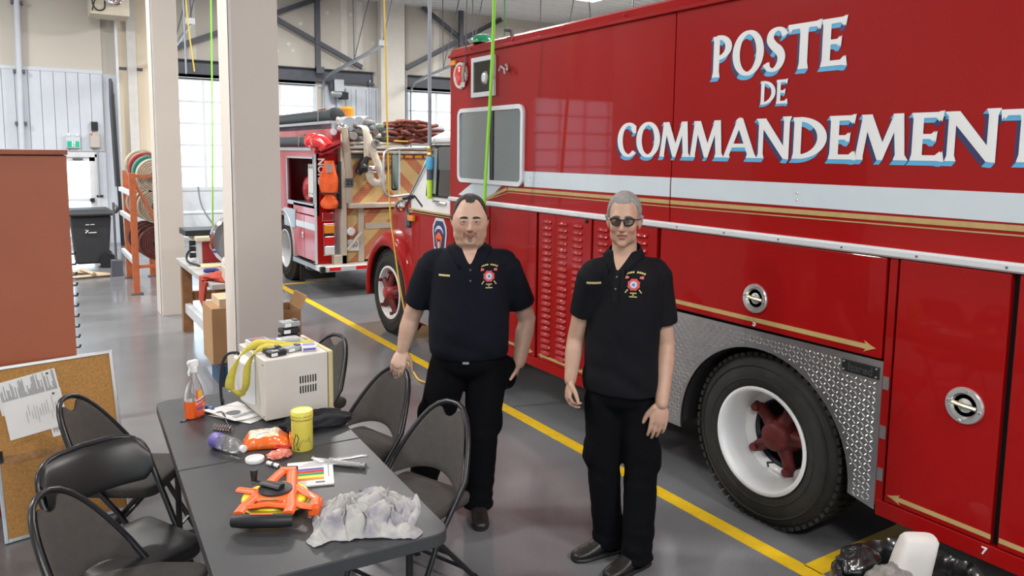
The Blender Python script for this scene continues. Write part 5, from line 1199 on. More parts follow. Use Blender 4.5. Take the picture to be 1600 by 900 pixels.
def lab(name, z0, z1, x0, x1, mat, off, sl=0.):
    g = G(); n = 10; P = []
    for v in (0, 1):
        for i in range(n + 1):
            x = x0 + (x1 - x0)*i/n; z = (z0 if v == 0 else z1) + sl*x
            wz = .047 if z < .09 else .047 - (z - .09)*.33
            d = .030*max(.02, 1 - min(.98, abs(x)/wz)**2.6)**.45
            P.append((x, -d - off, z))
    g.add(P, [(i, i+1, n+2+i, n+1+i) for i in range(n)]); return O(name, g, mat, sb, local=True)
lab('label', .012, .135, -.012, .034, lbm, .001); lab('label_yellow', .095, .132, -.004, .026, M('label_yellow', (.80, .42, .05), rough=.4), .0015)
lab('label_violet', .04, .052, -.010, .033, PURP, .0015); lab('label_band', .072, .094, -.014, .038, WHITE, .002, .35)
tm = text_mesh('Meeter', .017, bold=.0006, ext=.0004); tm.transform(Matrix.Translation((.011, -.0335, .0868)) @ Matrix.Rotation(-.34, 4, 'Y') @ Matrix.Rotation(PI/2, 4, 'X'))
O('label_text', tm, REDL, sb, local=True)
O('trigger_head', G().lathe([(.017, .218), (.017, .24), (.012, .245)], (0, 0, 0), 'z', 14).box((-.022, -.012, .243), (.020, .012, .275)).tube([(-.016, 0, .245), (-.026, 0, .22), (-.024, 0, .205)], .006, 8).box((-.032, -.006, .258), (-.02, .006, .272)), WHITE, sb, local=True, bev=.003)
O('dip_tube', G().tube([(0, 0, .22), (.004, 0, .09)], .003, 6), WHITE, sb, local=True)
# small metal parts beside it
O('steel_clip', G().tube(smooth_path([(.545, 3.70, TZ + .006), (.565, 3.695, TZ + .006), (.585, 3.715, TZ + .008), (.578, 3.735, TZ + .01)]), .006, 6), CHROME, smooth=True, label='small bent steel clip lying by the spray bottle', category='clip')
# water bottle lying down
d = Vector((.061 + .01, -.144, 0)).normalized(); ang = math.atan2(d.y, d.x)
wbt = thing('water_bottle', 'clear plastic water bottle with violet label lying on its side', 'bottle', (.655, 3.225, TZ + .033), ang)
prof = [(.004, -.10), (.026, -.10), (.031, -.092), (.032, -.05), (.030, -.045), (.032, -.04), (.032, .0), (.030, .005), (.032, .01), (.031, .045), (.022, .072), (.0125, .085), (.0125, .098)]
O('bottle', G().lathe(prof, (0, 0, 0), 'x', 24), CLP, wbt, local=True, smooth=True)
O('label', G().lathe([(.0328, -.082), (.0332, -.08), (.0332, -.042), (.0328, -.040)], (0, 0, 0), 'x', 24, cap=False), PURP, wbt, local=True, smooth=True)
O('cap', G().lathe([(.0145, .088), (.0150, .090), (.0150, .104), (.012, .106)], (0, 0, 0), 'x', 18), WHITE, wbt, local=True, smooth=True)
# snack bag
BAGO = M('snack_bag_orange', (.85, .16, .02), rough=.25, coat=.5, var=.15, scale=18)
sbg = local_thing('snack_bag', 'crumpled orange snack bag lying open on the table', 'snack bag', .815, 3.225, -18)
def bagf(u, v):
    x = (u - .5)*.20; y = (v - .5)*.135
    e = max(0., (1 - (2*u - 1)**4))*max(0., (1 - (2*v - 1)**4))
    z = .056*e + .014*noise.noise(Vector((x*28, y*28, 1.5)))*e + .004
    return (x + .008*noise.noise(Vector((x*30, y*30, 5))), y + .008*noise.noise(Vector((x*30, y*30, 9))), z)
O('front_film', G().grid(bagf, 26, 20), BAGO, sbg, local=True, smooth=True, ang=50, solid=.001)
O('back_film', G().grid(lambda u, v: ((u - .5)*.196, (v - .5)*.131, .002), 4, 4), BAGO, sbg, local=True)
O('printed_patch', G().grid(lambda u, v: (lambda p: (p[0], p[1], p[2] + .0015))(bagf(.14 + u*.62, .16 + .70*v)), 16, 12), M('bag_print_pale', (.78, .66, .48), rough=.25, coat=.5, var=.25, scale=40), sbg, local=True, smooth=True)
lgf = lambda a: (lambda p: (p[0], p[1], p[2] + .0035))(bagf(.45 + .16*math.cos(a), .50 + .22*math.sin(a)))
O('printed_swirl', G().tube([lgf(a) for a in np.linspace(2.6, 6.6, 14)], .0035, 5).tube([lgf(4.0), (lambda p: (p[0], p[1], p[2] + .0035))(bagf(.47, .55)), lgf(.5)], .003, 5), WHITE, sbg, local=True)
O('torn_end', G().grid(lambda u, v: (.095 + .035*v, (u - .5)*.12, .045*(1 - (2*u - 1)**2)*(1 - .3*v) + .006*noise.noise(Vector((u*9, v*5, 2)))), 12, 5), BAGO, sbg, local=True, smooth=True, solid=.001)
# yellow tin with dark plant print
YT = M('tin_yellow', (.72, .62, .10), rough=.35, var=.04)
tin = local_thing('yellow_tin', 'tall yellow tin with dark plant drawing', 'tin', .932, 3.10, 0)
O('body', G().lathe([(.043, 0), (.0445, .003), (.0445, .158)], (0, 0, 0), 'z', 32), YT, tin, local=True, smooth=True)
O('lid', G().lathe([(.0462, .138), (.0462, .168), (.044, .170), (.042, .167)], (0, 0, 0), 'z', 32), YT, tin, local=True, smooth=True)
OLV = M('tin_print_dark', (.10, .10, .03), rough=.5)
def on_tin(pts, r=.0448, w=.0012):
    if max(z for a, z in pts) < .1: pts = [(a*1.45, z*1.35) for a, z in pts]
    fa = math.radians(-118); return [(r*math.cos(fa + a/.0445), r*math.sin(fa + a/.0445), z) for a, z in pts]
g = G()
for zz in (.150, .136):
    for k in range(18):
        a0 = -.05 + k*.0058
        g.tube(on_tin([(a0, zz + .003*math.sin(k*1.7)), (a0 + .004, zz + .003*math.cos(k*2.3))], .0466 if zz > .138 else .0466), .0012, 4)
for k in range(7): g.tube(on_tin([(-.006 + .0055*abs(k - 3)*0 + (k - 3)*.001, .006), ((k - 3)*.0075 + .008, .026 + .004*(3 - abs(k - 3))), (.028, .048 - .004*abs(k-3))]), .0011, 4)
g.tube(on_tin([(-.018, .004), (-.022, .025), (-.016, .045), (-.012, .058)]), .002, 4).tube(on_tin([(-.016, .03), (-.028, .045)]), .0018, 4).tube(on_tin([(-.012, .02), (-.004, .042), (-.008, .056)]), .0022, 4)
O('plant_print', g, OLV, tin, local=True)
# white jar lid
jl = O('jar_lid', G().lathe([(.036, 0), (.0375, .002), (.0375, .014), (.036, .016), (.033, .015), (.032, .008), (.01, .007)], (.726, 3.065, TZ), 'z', 32), WHITE, smooth=True, label='round white plastic jar lid lying upturned by the bottle', category='lid')
# marker
mk2 = thing('marker_pen', 'white marker pen with black cap lying beside the jar lid', 'marker', (.785, 2.955, TZ + .009), math.atan2(2.912 - 3.006, .809 - .761))
O('barrel', G().lathe([(.006, -.056), (.0085, -.052), (.0085, .015)], (0, 0, 0), 'x', 14), WHITE, mk2, local=True, smooth=True)
O('print', G().lathe([(.0087, -.025), (.0087, -.012)], (0, 0, 0), 'x', 14, cap=False), STEEL, mk2, local=True)
O('cap', G().lathe([(.0095, .015), (.0095, .045), (.007, .052)], (0, 0, 0), 'x', 14), BLACK, mk2, local=True, smooth=True)
lump('candy_wrapper', 'crinkled coral and clear wrapper next to the marker', 'wrapper', (.825, 3.06, TZ + .010), (.05, .038, .018), M('coral_film', (.70, .22, .16), rough=.2, coat=.6, var=.35, scale=45), 5, .28, 7)
lump('red_wrapper', 'flat dark red wrapper between the snack bag and the tin', 'wrapper', (.875, 3.165, TZ + .006), (.06, .05, .010), M('red_film', (.50, .03, .03), rough=.25, coat=.4, var=.2, scale=40), 8, .4, 8)
# paper with colour bars
ang = math.atan2(2.905 - 2.978, 1.002 - .817)
ps = local_thing('colour_chart', 'white sheet with five coloured stripes under the pliers', 'paper', .877, 2.823, math.degrees(ang) + 4)
O('sheet', G().box((-.088, -.115, .0008), (.088, .115, .0075)), PAPER, ps, local=True, bev=.001)
for k, m_ in enumerate([PURP, REDL, M('print_green', (.02, .30, .10), rough=.5), M('print_yellow', (.85, .70, .04), rough=.5), M('print_orange', (.75, .22, .04), rough=.5)]):
    O('colour_stripe', G().box((-.058, .022 - .023*k, .0075), (.052, .043 - .023*k, .0079)), m_, ps, local=True)
g = G()
for k in range(5): g.box((-.05 + .01*k, .062 + .009*k, .0075), (.05 - .006*k, .0645 + .009*k, .0079))
g.box((.068, -.05, .0075), (.0705, .08, .0079)).box((.02, -.10, .0075), (.055, -.085, .0079)).box((-.075, -.09, .0075), (-.0725, .0, .0079))
O('print', g, INK, ps, local=True)
# locking pliers
pl_ = thing('locking_pliers', 'chrome locking pliers lying across the colour chart', 'pliers', (.99, 2.86, TZ + .012), math.atan2(2.775 - 2.938, 1.086 - .912))
O('jaw', G().tube([(-.105, .012, .004), (-.085, .006, .002), (-.05, .004, .0), (-.02, 0, 0)], [.004, .009, .012, .011], 8), SATIN, pl_, local=True, smooth=True)
O('jaw', G().tube([(-.112, .035, .0), (-.098, .022, 0), (-.09, .010, 0), (-.055, -.010, 0), (-.02, -.006, 0)], [.003, .005, .007, .010, .011], 8), SATIN, pl_, local=True, smooth=True)
O('handle', G().tube([(-.03, 0, 0), (.05, -.004, 0), (.11, -.006, 0)], [.013, .0115, .010], 8), SATIN, pl_, local=True, smooth=True)
O('adjusting_screw', G().lathe([(.0075, .11), (.0075, .12), (.011, .12), (.011, .132)], (0, -.006, 0), 'x', 12), GALV, pl_, local=True)
O('handle', G().tube([(-.03, .012, .004), (.0, .018, .004), (.05, .036, .008), (.09, .058, .012), (.115, .062, .012)], [.010, .008, .007, .007, .006], 8), SATIN, pl_, local=True, smooth=True)
# long tape reel
RO = Vector((.612, 2.487, 0)); ra = math.atan2(.797 - .487 + 0, .784 - .612) - PI/2
tr = thing('tape_reel', 'orange open frame measuring tape reel with yellow spool', 'tape measure', (RO.x, RO.y, TZ), math.atan2(2.797 - RO.y, .784 - RO.x) - PI/2)
YSP = M('spool_yellow', (.80, .66, .03), rough=.4)
for z0, z1 in ((.006, .026), (.036, .056)) if False else ((.012, .040),):
    O('spool', G().lathe([(.03, z0), (.112, z0), (.116, z0 + .006), (.112, z0 + .009), (.112, z1 - .009), (.116, z1 - .006), (.112, z1), (.075, z1), (.070, z1 - .004), (.03, z1 - .004)], (0, .165, 0), 'z', 40), YSP, tr, local=True, smooth=True)
def fbar(pts, w, h, z): # flat bar polyline
    return G().tube([(x, y, z) for x, y in pts], w, 8, sq=(h/w, 1), up=(0, 0, 1))
for s in (-1, 1):
    O('frame_side', fbar([(s*.082, .0, ), (s*.080, .05), (s*.060, .13), (s*.048, .20), (s*.028, .30), (s*.018, .345)], .020, .010, .050), ORANGE, tr, local=True, smooth=True)
O('frame_hub', G().lathe([(.075, .044), (.075, .054), (.05, .058)], (0, .15, 0), 'z', 28), ORANGE, tr, local=True, smooth=True)
O('frame_tip', G().box((-.032, .33, .035), (.032, .365, .060)), ORANGE, tr, local=True, bev=.006)
O('tip_guard', G().box((-.034, .363, .03), (.034, .376, .058)), BLACK, tr, local=True, bev=.004)
O('frame_arm', fbar([(-.14, .195), (-.06, .17), (.05, .10), (.12, .06), (.155, .05)], .017, .009, .046), ORANGE, tr, local=True, smooth=True)
O('frame_arm', fbar([(.05, .22), (.11, .16), (.155, .115), (.16, .055)], .016, .009, .046), ORANGE, tr, local=True, smooth=True)
O('tape_mouth', G().box((.135, .045, .012), (.175, .125, .05)), ORANGE, tr, local=True, bev=.008)
O('frame_bridge', fbar([(-.08, .045), (.0, .065), (.08, .045)], .012, .009, .050), ORANGE, tr, local=True, smooth=True)
O('grip', G().tube([(-.098, -.012, .032), (-.06, -.018, .034), (.06, -.018, .034), (.098, -.012, .032)], [.020, .023, .023, .020], 12), BLACK, tr, local=True, smooth=True)
O('grip_mark', G().box((-.04, -.020, .0565), (.035, -.012, .0578)), ORANGE, tr, local=True)
O('name_plate', G().box((-.035, .082, .0585), (.030, .094, .0595)), M('plate_olive', (.30, .24, .08), rough=.4), tr, local=True)
O('crank_boss', G().lathe([(.058, .054), (.058, .064), (.045, .068)], (0, .165, 0), 'z', 28), BLACK, tr, local=True, smooth=True)
O('crank_arm', G().tube([(.025, .150, .074), (-.03, .175, .076), (-.085, .205, .070)], [.020, .018, .014], 8, sq=(.55, 1), up=(0, 0, 1)), BLACK, tr, local=True, smooth=True)
O('crank_knob', G().lathe([(.010, .068), (.011, .085), (.014, .112), (.012, .116)], (-.085, .205, 0), 'z', 14), BLACK, tr, local=True, smooth=True)
# crumpled rag
RAGC = M('stained_rag', (.42, .415, .40), rough=.95, var=.08, scale=9)
_nt = RAGC.node_tree; _n = _nt.nodes; _l = _nt.links; _tc = [x for x in _n if x.type == 'TEX_COORD'][0]
_s = _n.new('ShaderNodeTexNoise'); _s.inputs['Scale'].default_value = 14; _s.inputs['Detail'].default_value = 5; _l.new(_tc.outputs['Object'], _s.inputs['Vector'])
_r = _n.new('ShaderNodeMapRange'); _r.inputs[1].default_value = .46; _r.inputs[2].default_value = .66; _l.new(_s.outputs['Fac'], _r.inputs[0]); _r.inputs[4].default_value = .75
_m = _n.new('ShaderNodeMix'); _m.data_type = 'RGBA'; _l.new(_r.outputs[0], _m.inputs[0]); _b = _n['Principled BSDF']
_l.new(_b.inputs['Base Color'].links[0].from_socket, _m.inputs[6]); _m.inputs[7].default_value = (.20, .185, .25, 1); _l.new(_m.outputs[2], _b.inputs['Base Color'])
def ridge(p): return 1 - abs(noise.noise(p)) * 2
def ragf(u, v):
    a = 2*u - 1; b = 2*v - 1
    x = .170*a*(1 + .22*noise.noise(Vector((b*2.2, 3, 0)))); y = .150*b*(1 + .28*noise.noise(Vector((a*2.5, 7, 0)))) - .02*a*a
    rr_ = math.hypot(a, b); e = max(0., 1 - max(abs(a), abs(b))**3.2)
    q = Vector((x*16, y*16, 2.0)); wx = noise.noise(q*.7); wy = noise.noise(q*.7 + Vector((5, 5, 5)))
    w1 = Vector((q.x + 1.1*wx, q.y + 1.1*wy, 0)); w2 = Vector((w1.x*1.9 + .8*noise.noise(w1*1.6), w1.y*1.9 + .8*noise.noise(w1*1.6 + Vector((3, 1, 0))), 4))
    b1 = min(.5, abs(noise.noise(w1))); b2 = min(.5, abs(noise.noise(w2))); b3 = min(.5, abs(noise.noise(w2*2.2 + Vector((7, 0, 0)))))
    h = (.046*max(0, 1 - rr_*rr_*.62) + .060*b1**.8 + .036*b2**.85 + .014*b3) * (.10 + .90*e)
    d1 = Vector((noise.noise(w1 + Vector((.3, 0, 0))) - noise.noise(w1 - Vector((.3, 0, 0))), noise.noise(w1 + Vector((0, .3, 0))) - noise.noise(w1 - Vector((0, .3, 0)))))
    return (x - .022*d1.x*e + .010*wx, y - .022*d1.y*e + .010*wy, max(.002, h))
rg = thing('crumpled_rag', 'crumpled stained white rag at the near corner of the table', 'rag', (.925, 2.375, TZ), math.radians(-22))
O('cloth', G().grid(ragf, 120, 110), RAGC, rg, local=True, smooth=True, ang=80, solid=.002)
def tailf(u, v):
    a = 2*u - 1; s_ = v; x = .045*a*(1 - .25*s_) + .012*math.sin(s_*5); y = -.115*s_
    z = .06*(1 - s_)**1.2 + .009*math.cos(a*7 + s_*4)*(.4 + .6*(1 - s_)) + .012 + .012*noise.noise(Vector((a*4, s_*5, 2)))
    return (x + .135, y - .02, max(.004, z))
O('cloth_tail', G().grid(tailf, 30, 22), RAGC, rg, local=True, smooth=True, ang=80, solid=.003)
O('tool_tip', G().tube([(-.175, .05, .008), (-.15, .052, .012), (-.12, .06, .02)], [.003, .007, .008], 8), CHROME, rg, local=True, smooth=True)
O('tool_tip', G().tube([(-.02, .165, .028), (.0, .145, .03), (.02, .12, .03)], [.004, .009, .010], 8).tube([(.0, .168, .024), (.015, .15, .026), (.03, .12, .03)], [.003, .006, .008], 8), STEEL, rg, local=True, smooth=True)
# papers under the microwave, black cloth, notes
def leaflet(label, c, w_, h_, rz, z, curl=0., mat=PAPER, ink=True):
    t = local_thing('leaflet', label, 'paper', c[0], c[1], rz, z)
    O('page', G().grid(lambda u, v: ((u - .5)*w_, (v - .5)*h_, curl*(max(0, .5 - u)**2 + .3*max(0, .5 - v)**2)), 10, 10), mat, t, local=True, solid=.0008, smooth=True)
    if ink:
        g = G(); zf = lambda x, y: curl*(max(0, .5 - (x/w_ + .5))**2 + .3*max(0, .5 - (y/h_ + .5))**2) + .0012
        g.ell((-.02, .0, zf(-.02, 0) + .0015), (w_*.20, h_*.12, .001), nu=12, nv=4).ell((-.06, .05, zf(-.06, .05) + .001), (w_*.10, h_*.05, .001), nu=10, nv=4)
        for k in range(3): g.box((-w_*.3, -h_*.3 + .012*k, zf(-w_*.3, -h_*.3) + .0), (w_*.25, -h_*.3 + .004 + .012*k, zf(-w_*.3, -h_*.3) + .0006))
        O('print', g, INK, t, local=True)
leaflet('printed leaflet sticking out under the microwave toward the spray bottle', (.795, 3.70), .20, .27, 22, TZ + .001, .05)
leaflet('plain page under the printed leaflet by the microwave', (.825, 3.665), .20, .26, 34, TZ + .0005, .01, ink=False)
leaflet('pale yellow note behind the right end of the microwave', (1.175, 3.62), .09, .10, 14, TZ + .002, .04, M('note_yellow', (.78, .72, .36), rough=.8), False)
leaflet('white slip lying right of the microwave over the black cloth', (1.172, 3.535), .10, .09, -10, TZ + .004, .05, ink=False)
BCL = M('black_cloth', (.012, .013, .018), rough=.9, var=.2, scale=20)
lump('black_cloth', 'black garment bunched on the table in front of the microwave', 'cloth', (1.075, 3.345, TZ + .018), (.16, .10, .04), BCL, 11, .22, 7, 44, 24)
# comb clip and pen
O('pen', G().tube([(.735, 3.70, TZ + .007), (.715, 3.455, TZ + .006)], .006, 8), BLACK, smooth=True, label='thin black pen lying beside the coil of wire', category='pen')
g = G()
for k in range(7):
    c_ = Vector((.662 + .009*k, 3.515 - .010*k, TZ + .012)); g.tube([c_ + Vector((.016*math.cos(a)*.7, .018*math.cos(a), .012*math.sin(a))) for a in np.linspace(0, 2*PI, 10, endpoint=False)], .0028, 5, closed=True)
O('key_bunch', g, CHROME, smooth=True, label='bunch of small silver keys or rings near the water bottle', category='keys')
t = thing('utility_knife', 'small dark and blue knife lying behind the spray bottle', 'knife', (.70, 3.83, TZ + .008))
O('handle', G().tube([(.675, 3.88, TZ + .010), (.695, 3.82, TZ + .010)], .010, 8), STEEL, t, smooth=True)
O('sheath', G().tube([(.695, 3.82, TZ + .009), (.705, 3.785, TZ + .009)], .009, 8), M('blue_sheath', (.10, .14, .35), rough=.4), t, smooth=True)

# ================================================================ RUBBISH BY THE TRUCK
BAGB = M('black_bin_liner', (.012, .012, .013), rough=.22, coat=.3, var=.1)
tg = thing('rubbish_bin', 'round bin lined with a shiny black bag by the truck', 'bin', (2.98, 1.60, 0))
def bagrings():
    rr = []
    for z, r in ((0, .20), (.06, .21), (.12, .22), (.18, .228), (.24, .235), (.265, .24), (.285, .245), (.305, .262), (.29, .28), (.26, .285), (.2, .275)):
        rr.append([(2.98 + (r + .014*noise.noise(Vector((math.cos(a)*7, math.sin(a)*7, z*16))) + .007*noise.noise(Vector((math.cos(a)*18, math.sin(a)*18, z*22))))*math.cos(a)*1.15, 1.60 + (r + .014*noise.noise(Vector((math.cos(a)*7, math.sin(a)*7, z*16 + 4))) + .007*noise.noise(Vector((math.cos(a)*18, math.sin(a)*18, z*22 + 4))))*math.sin(a), z + .028*noise.noise(Vector((math.cos(a)*2.5, math.sin(a)*2.5, z*6 + 2)))*(1 if z > .1 else 0)) for a in np.linspace(0, 2*PI, 120, endpoint=False)])
    return rr
O('liner', G().loft(bagrings(), cap=False), BAGB, tg, smooth=True, ang=60, solid=.002)
O('base', G().lathe([(.2, 0), (.2, .01)], (2.98, 1.60, 0), 'z', 30), BLACK, tg)
lump('liner_fold', None, None, (2.86, 1.76, .30), (.11, .07, .07), BAGB, 21, .25, 6, parent=tg, flat_bottom=False)
lump('grey_rag', 'grey crumpled rag poking out of the lined bin', 'rag', (2.86, 1.62, .27), (.11, .09, .09), M('grey_rag_cloth', (.20, .19, .18), rough=.9, var=.3, scale=40), 14, .2, 6)
lump('bin_filling', 'dark crumpled waste inside the lined bin', 'waste', (3.05, 1.56, .16), (.20, .17, .10), BLACK, 17, .4, 8)
t = thing('cardboard_tube', 'white crushed paper sleeve standing in the lined bin', 'paper sleeve', (2.96, 1.62, .15), math.radians(-35))
g = G(); rr = []
for z, w_, d_, sx in ((0, .085, .045, 0), (.12, .082, .05, .01), (.24, .075, .05, .035), (.30, .070, .045, .05), (.315, .060, .035, .052)):
    rr.append([(sx + w_*math.copysign(abs(math.cos(a))**.5, math.cos(a)), d_*math.copysign(abs(math.sin(a))**.6, math.sin(a)), z) for a in np.linspace(0, 2*PI, 24, endpoint=False)])
O('sleeve', g.loft(rr), M('sleeve_white', (.62, .60, .58), rough=.8, var=.06, scale=9), t, local=True, smooth=True)
# ================================================================ PEOPLE
def remesh(g, voxel, iters, factor=.5):
    me = g.mesh('tmp'); o = bpy.data.objects.new('tmp', me); COL.objects.link(o)
    md = o.modifiers.new('r', 'REMESH'); md.mode = 'VOXEL'; md.voxel_size = voxel; md.use_smooth_shade = True
    sm = o.modifiers.new('s', 'SMOOTH'); sm.factor = factor; sm.iterations = iters
    dg = bpy.context.evaluated_depsgraph_get(); out = bpy.data.meshes.new_from_object(o.evaluated_get(dg))
    bpy.data.objects.remove(o); bpy.data.meshes.remove(me)
    out.polygons.foreach_set('use_smooth', [True]*len(out.polygons))
    return out
def cap(g, pts, rs, n=14, sq=(1, 1), up=None):
    """tapered limb with round ends"""
    P = [Vector(p) for p in pts]
    d0 = (P[0] - P[1]).normalized(); d1 = (P[-1] - P[-2]).normalized()
    P2 = [P[0] + d0*rs[0]*.85, P[0] + d0*rs[0]*.5] + P + [P[-1] + d1*rs[-1]*.5, P[-1] + d1*rs[-1]*.85]
    R2 = [rs[0]*.5, rs[0]*.86] + list(rs) + [rs[-1]*.86, rs[-1]*.5]
    g.tube(P2, R2, n, sq=sq, up=up)
def bvh_of(me): return BVHTree.FromPolygons([v.co.copy() for v in me.vertices], [tuple(p.vertices) for p in me.polygons])
def wrinkle(me, fn):
    n = len(me.vertices); co = np.empty(n*3); me.vertices.foreach_get('co', co); no = np.empty(n*3)
    me.vertices.foreach_get('normal', no); co = co.reshape(-1, 3); no = no.reshape(-1, 3)
    d = np.array([fn(Vector(c)) for c in co]); co += no*d[:, None]
    me.vertices.foreach_set('co', co.ravel()); me.update()

def skin_mat(name, col):
    m = M(name, col, rough=.48, var=.05, scale=30, bump=.06, bscale=300)
    n = m.node_tree.nodes; l = m.node_tree.links; b = n['Principled BSDF']
    b.inputs['Subsurface Weight'].default_value = .08; b.inputs['Subsurface Radius'].default_value = (.02, .007, .004)
    at_ = n.new('ShaderNodeAttribute'); at_.attribute_name = 'tint'
    mx = n.new('ShaderNodeMix'); mx.data_type = 'RGBA'; mx.blend_type = 'MULTIPLY'; mx.inputs[0].default_value = 1
    l.new(b.inputs['Base Color'].links[0].from_socket, mx.inputs[6]); l.new(at_.outputs['Color'], mx.inputs[7]); l.new(mx.outputs[2], b.inputs['Base Color'])
    return m

def head_base(g, T, jaw=1., fat=0.):
    """T maps head space (face towards -y, origin between the eyes' height and skull axis) to the person's space"""
    h = G()
    h.ell((0, .022, .038), (.077, .096, .088), nu=28, nv=18)
    h.ell((0, -.022, -.010), (.068*(1 + fat*.3), .066, .100), nu=28, nv=18)
    h.ell((0, -.030, -.072), (.054*jaw, .052, .048), nu=24, nv=14)
    h.ell((0, -.068, -.104), (.026*jaw, .018, .018))
    for s in (-1, 1):
        h.ell((s*.036, -.048, -.028), (.030, .032, .034))
        h.ell((s*.048*jaw, -.018, -.066), (.020 + .008*fat, .038, .040))
        h.ell((s*.030, -.0735, .022), (.030, .014, .010))
    if fat > 0: h.ell((0, -.010, -.105), (.064*jaw, .058, .045))
    h.xf(T); g.add(h.v, h.f)
def head_prims(g, T, jaw=1., fat=0., mouth_open=0., ye=-.069):
    """nose, lips, lids and ears on the smoothed head"""
    h = G()
    for s in (-1, 1):
        h.ell((s*.0105, -.092, -.036), (.0085, .010, .008))
        h.ell((s*(.080 + .004*fat), .014, -.008), (.009, .021, .032), RY(s*.15) @ RZ(s*-.45))
        h.ell((s*.075, .016, -.032), (.008, .012, .014))
        # lids
        h.tube([(s*.031 + dx, ye - .0125 + dx*dx*26, .0088 - dx*dx*24) for dx in np.linspace(-.0165, .0165, 9)], .0042, 8)
        h.tube([(s*.031 + dx, ye - .0105 + dx*dx*26, -.0085 + dx*dx*20) for dx in np.linspace(-.0155, .0155, 9)], .0036, 8)
    cap(h, [(0, -.080, .012), (0, -.090, -.010), (0, -.103, -.032)], [.0085, .0085, .0115])
    ym = -.0800 - .004*fat
    h.ell((0, ym, -.056), (.024, .008, .010))
    h.ell((0, ym - .002, -.0615 + mouth_open*.3), (.0235, .0075, .0040)); h.ell((0, ym - .001, -.0715 - mouth_open*.7), (.0195, .0080, .0048))
    h.xf(T); g.add(h.v, h.f)

def hand_prims(g, w, d, nrm, side, curls, size=1., thumb=(.55, .75, .25), spread=.0, palm_len=.085):
    """w wrist, d hand direction, nrm = direction the palm faces, side = towards the thumb"""
    w = Vector(w); d = Vector(d).normalized(); nrm = Vector(nrm); nrm = (nrm - d*nrm.dot(d)).normalized(); side = Vector(side); side = (side - d*side.dot(d) - nrm*side.dot(nrm)).normalized()
    R = Matrix((side, d, nrm)).transposed()
    g.ell(w + d*.050*size, (.040*size, .052*size, .0155*size), R); g.ell(w + d*.070*size, (.041*size, .026*size, .0135*size), R)
    g.ell(w + d*.035*size + side*.020*size + nrm*.006, (.022*size, .034*size, .016*size), R)
    lens = (.070, .078, .073, .058)
    for k in range(4):
        off = .0315 - .021*k; b = w + d*(palm_len - abs(k - 1.3)*.004)*size + side*off*size
        dirv = (d + side*spread*(1.5 - k)).normalized(); pts = [b - dirv*.018*size, b]; ax = dirv.cross(nrm).normalized(); cur = dirv.copy()
        for j, fr in enumerate((.45, .31, .24)):
            cur = Matrix.Rotation(curls[k][j], 3, ax) @ cur; pts.append(pts[-1] + cur*lens[k]*fr*size)
        cap(g, pts, [.0098*size, .0095*size, .0085*size, .0078*size, .0066*size], 10)
    tb_ = w + d*.022*size + side*.030*size; tv = (d*thumb[0] + side*thumb[1] + nrm*thumb[2]).normalized()
    t2 = (tv*.6 + d*.7 + nrm*.2).normalized()
    cap(g, [tb_, tb_ + tv*.040*size, tb_ + tv*.040*size + t2*.030*size, tb_ + tv*.040*size + t2*.054*size], [.014*size, .0115*size, .0098*size, .0075*size], 10)

def shoe(par, ank, d, L=.285, w_=.047):
    d = Vector((d[0], d[1], 0)).normalized(); s = Vector((-d.y, d.x, 0)); a = Vector((ank[0], ank[1], 0))
    rings = []; srings = []
    for t_, hw, ht, cz in ((-.075, .022, .05, .04), (-.070, .034, .085, .045), (-.045, .039, .115, .055), (0, .041, .12, .06), (.04, .042, .105, .05), (.085, .045, .075, .036), (.13, w_, .058, .03), (.165, w_ - .004, .050, .026), (.19, .034, .042, .022), (.203, .018, .034, .02)):
        t_ *= L/.285; c = a + d*t_
        rings.append([c + s*hw*math.copysign(abs(math.cos(q))**.75, math.cos(q)) + Vector((0, 0, .018 + (ht - .018)*(.5 + .5*math.sin(q)))) for q in np.linspace(0, 2*PI, 18, endpoint=False)])
        srings.append([c + s*(hw + .004)*math.copysign(abs(math.cos(q))**.5, math.cos(q)) + Vector((0, 0, .012 + .012*math.sin(q))) for q in np.linspace(0, 2*PI, 14, endpoint=False)])
    u = O('shoe', G().loft(rings), M('black_leather', (.018, .016, .015), rough=.38, var=.15, scale=20, bump=.1, bscale=40), par, local=True, smooth=True, ang=70)
    O('sole', G().loft(srings), BLACK, u, local=True, smooth=True)
    O('toe_seam', G().tube([a + d*.105*L/.285 + s*x + Vector((0, 0, .070 - x*x*16)) for x in np.linspace(-.036, .036, 7)], .003, 6), BLACK, u, local=True)

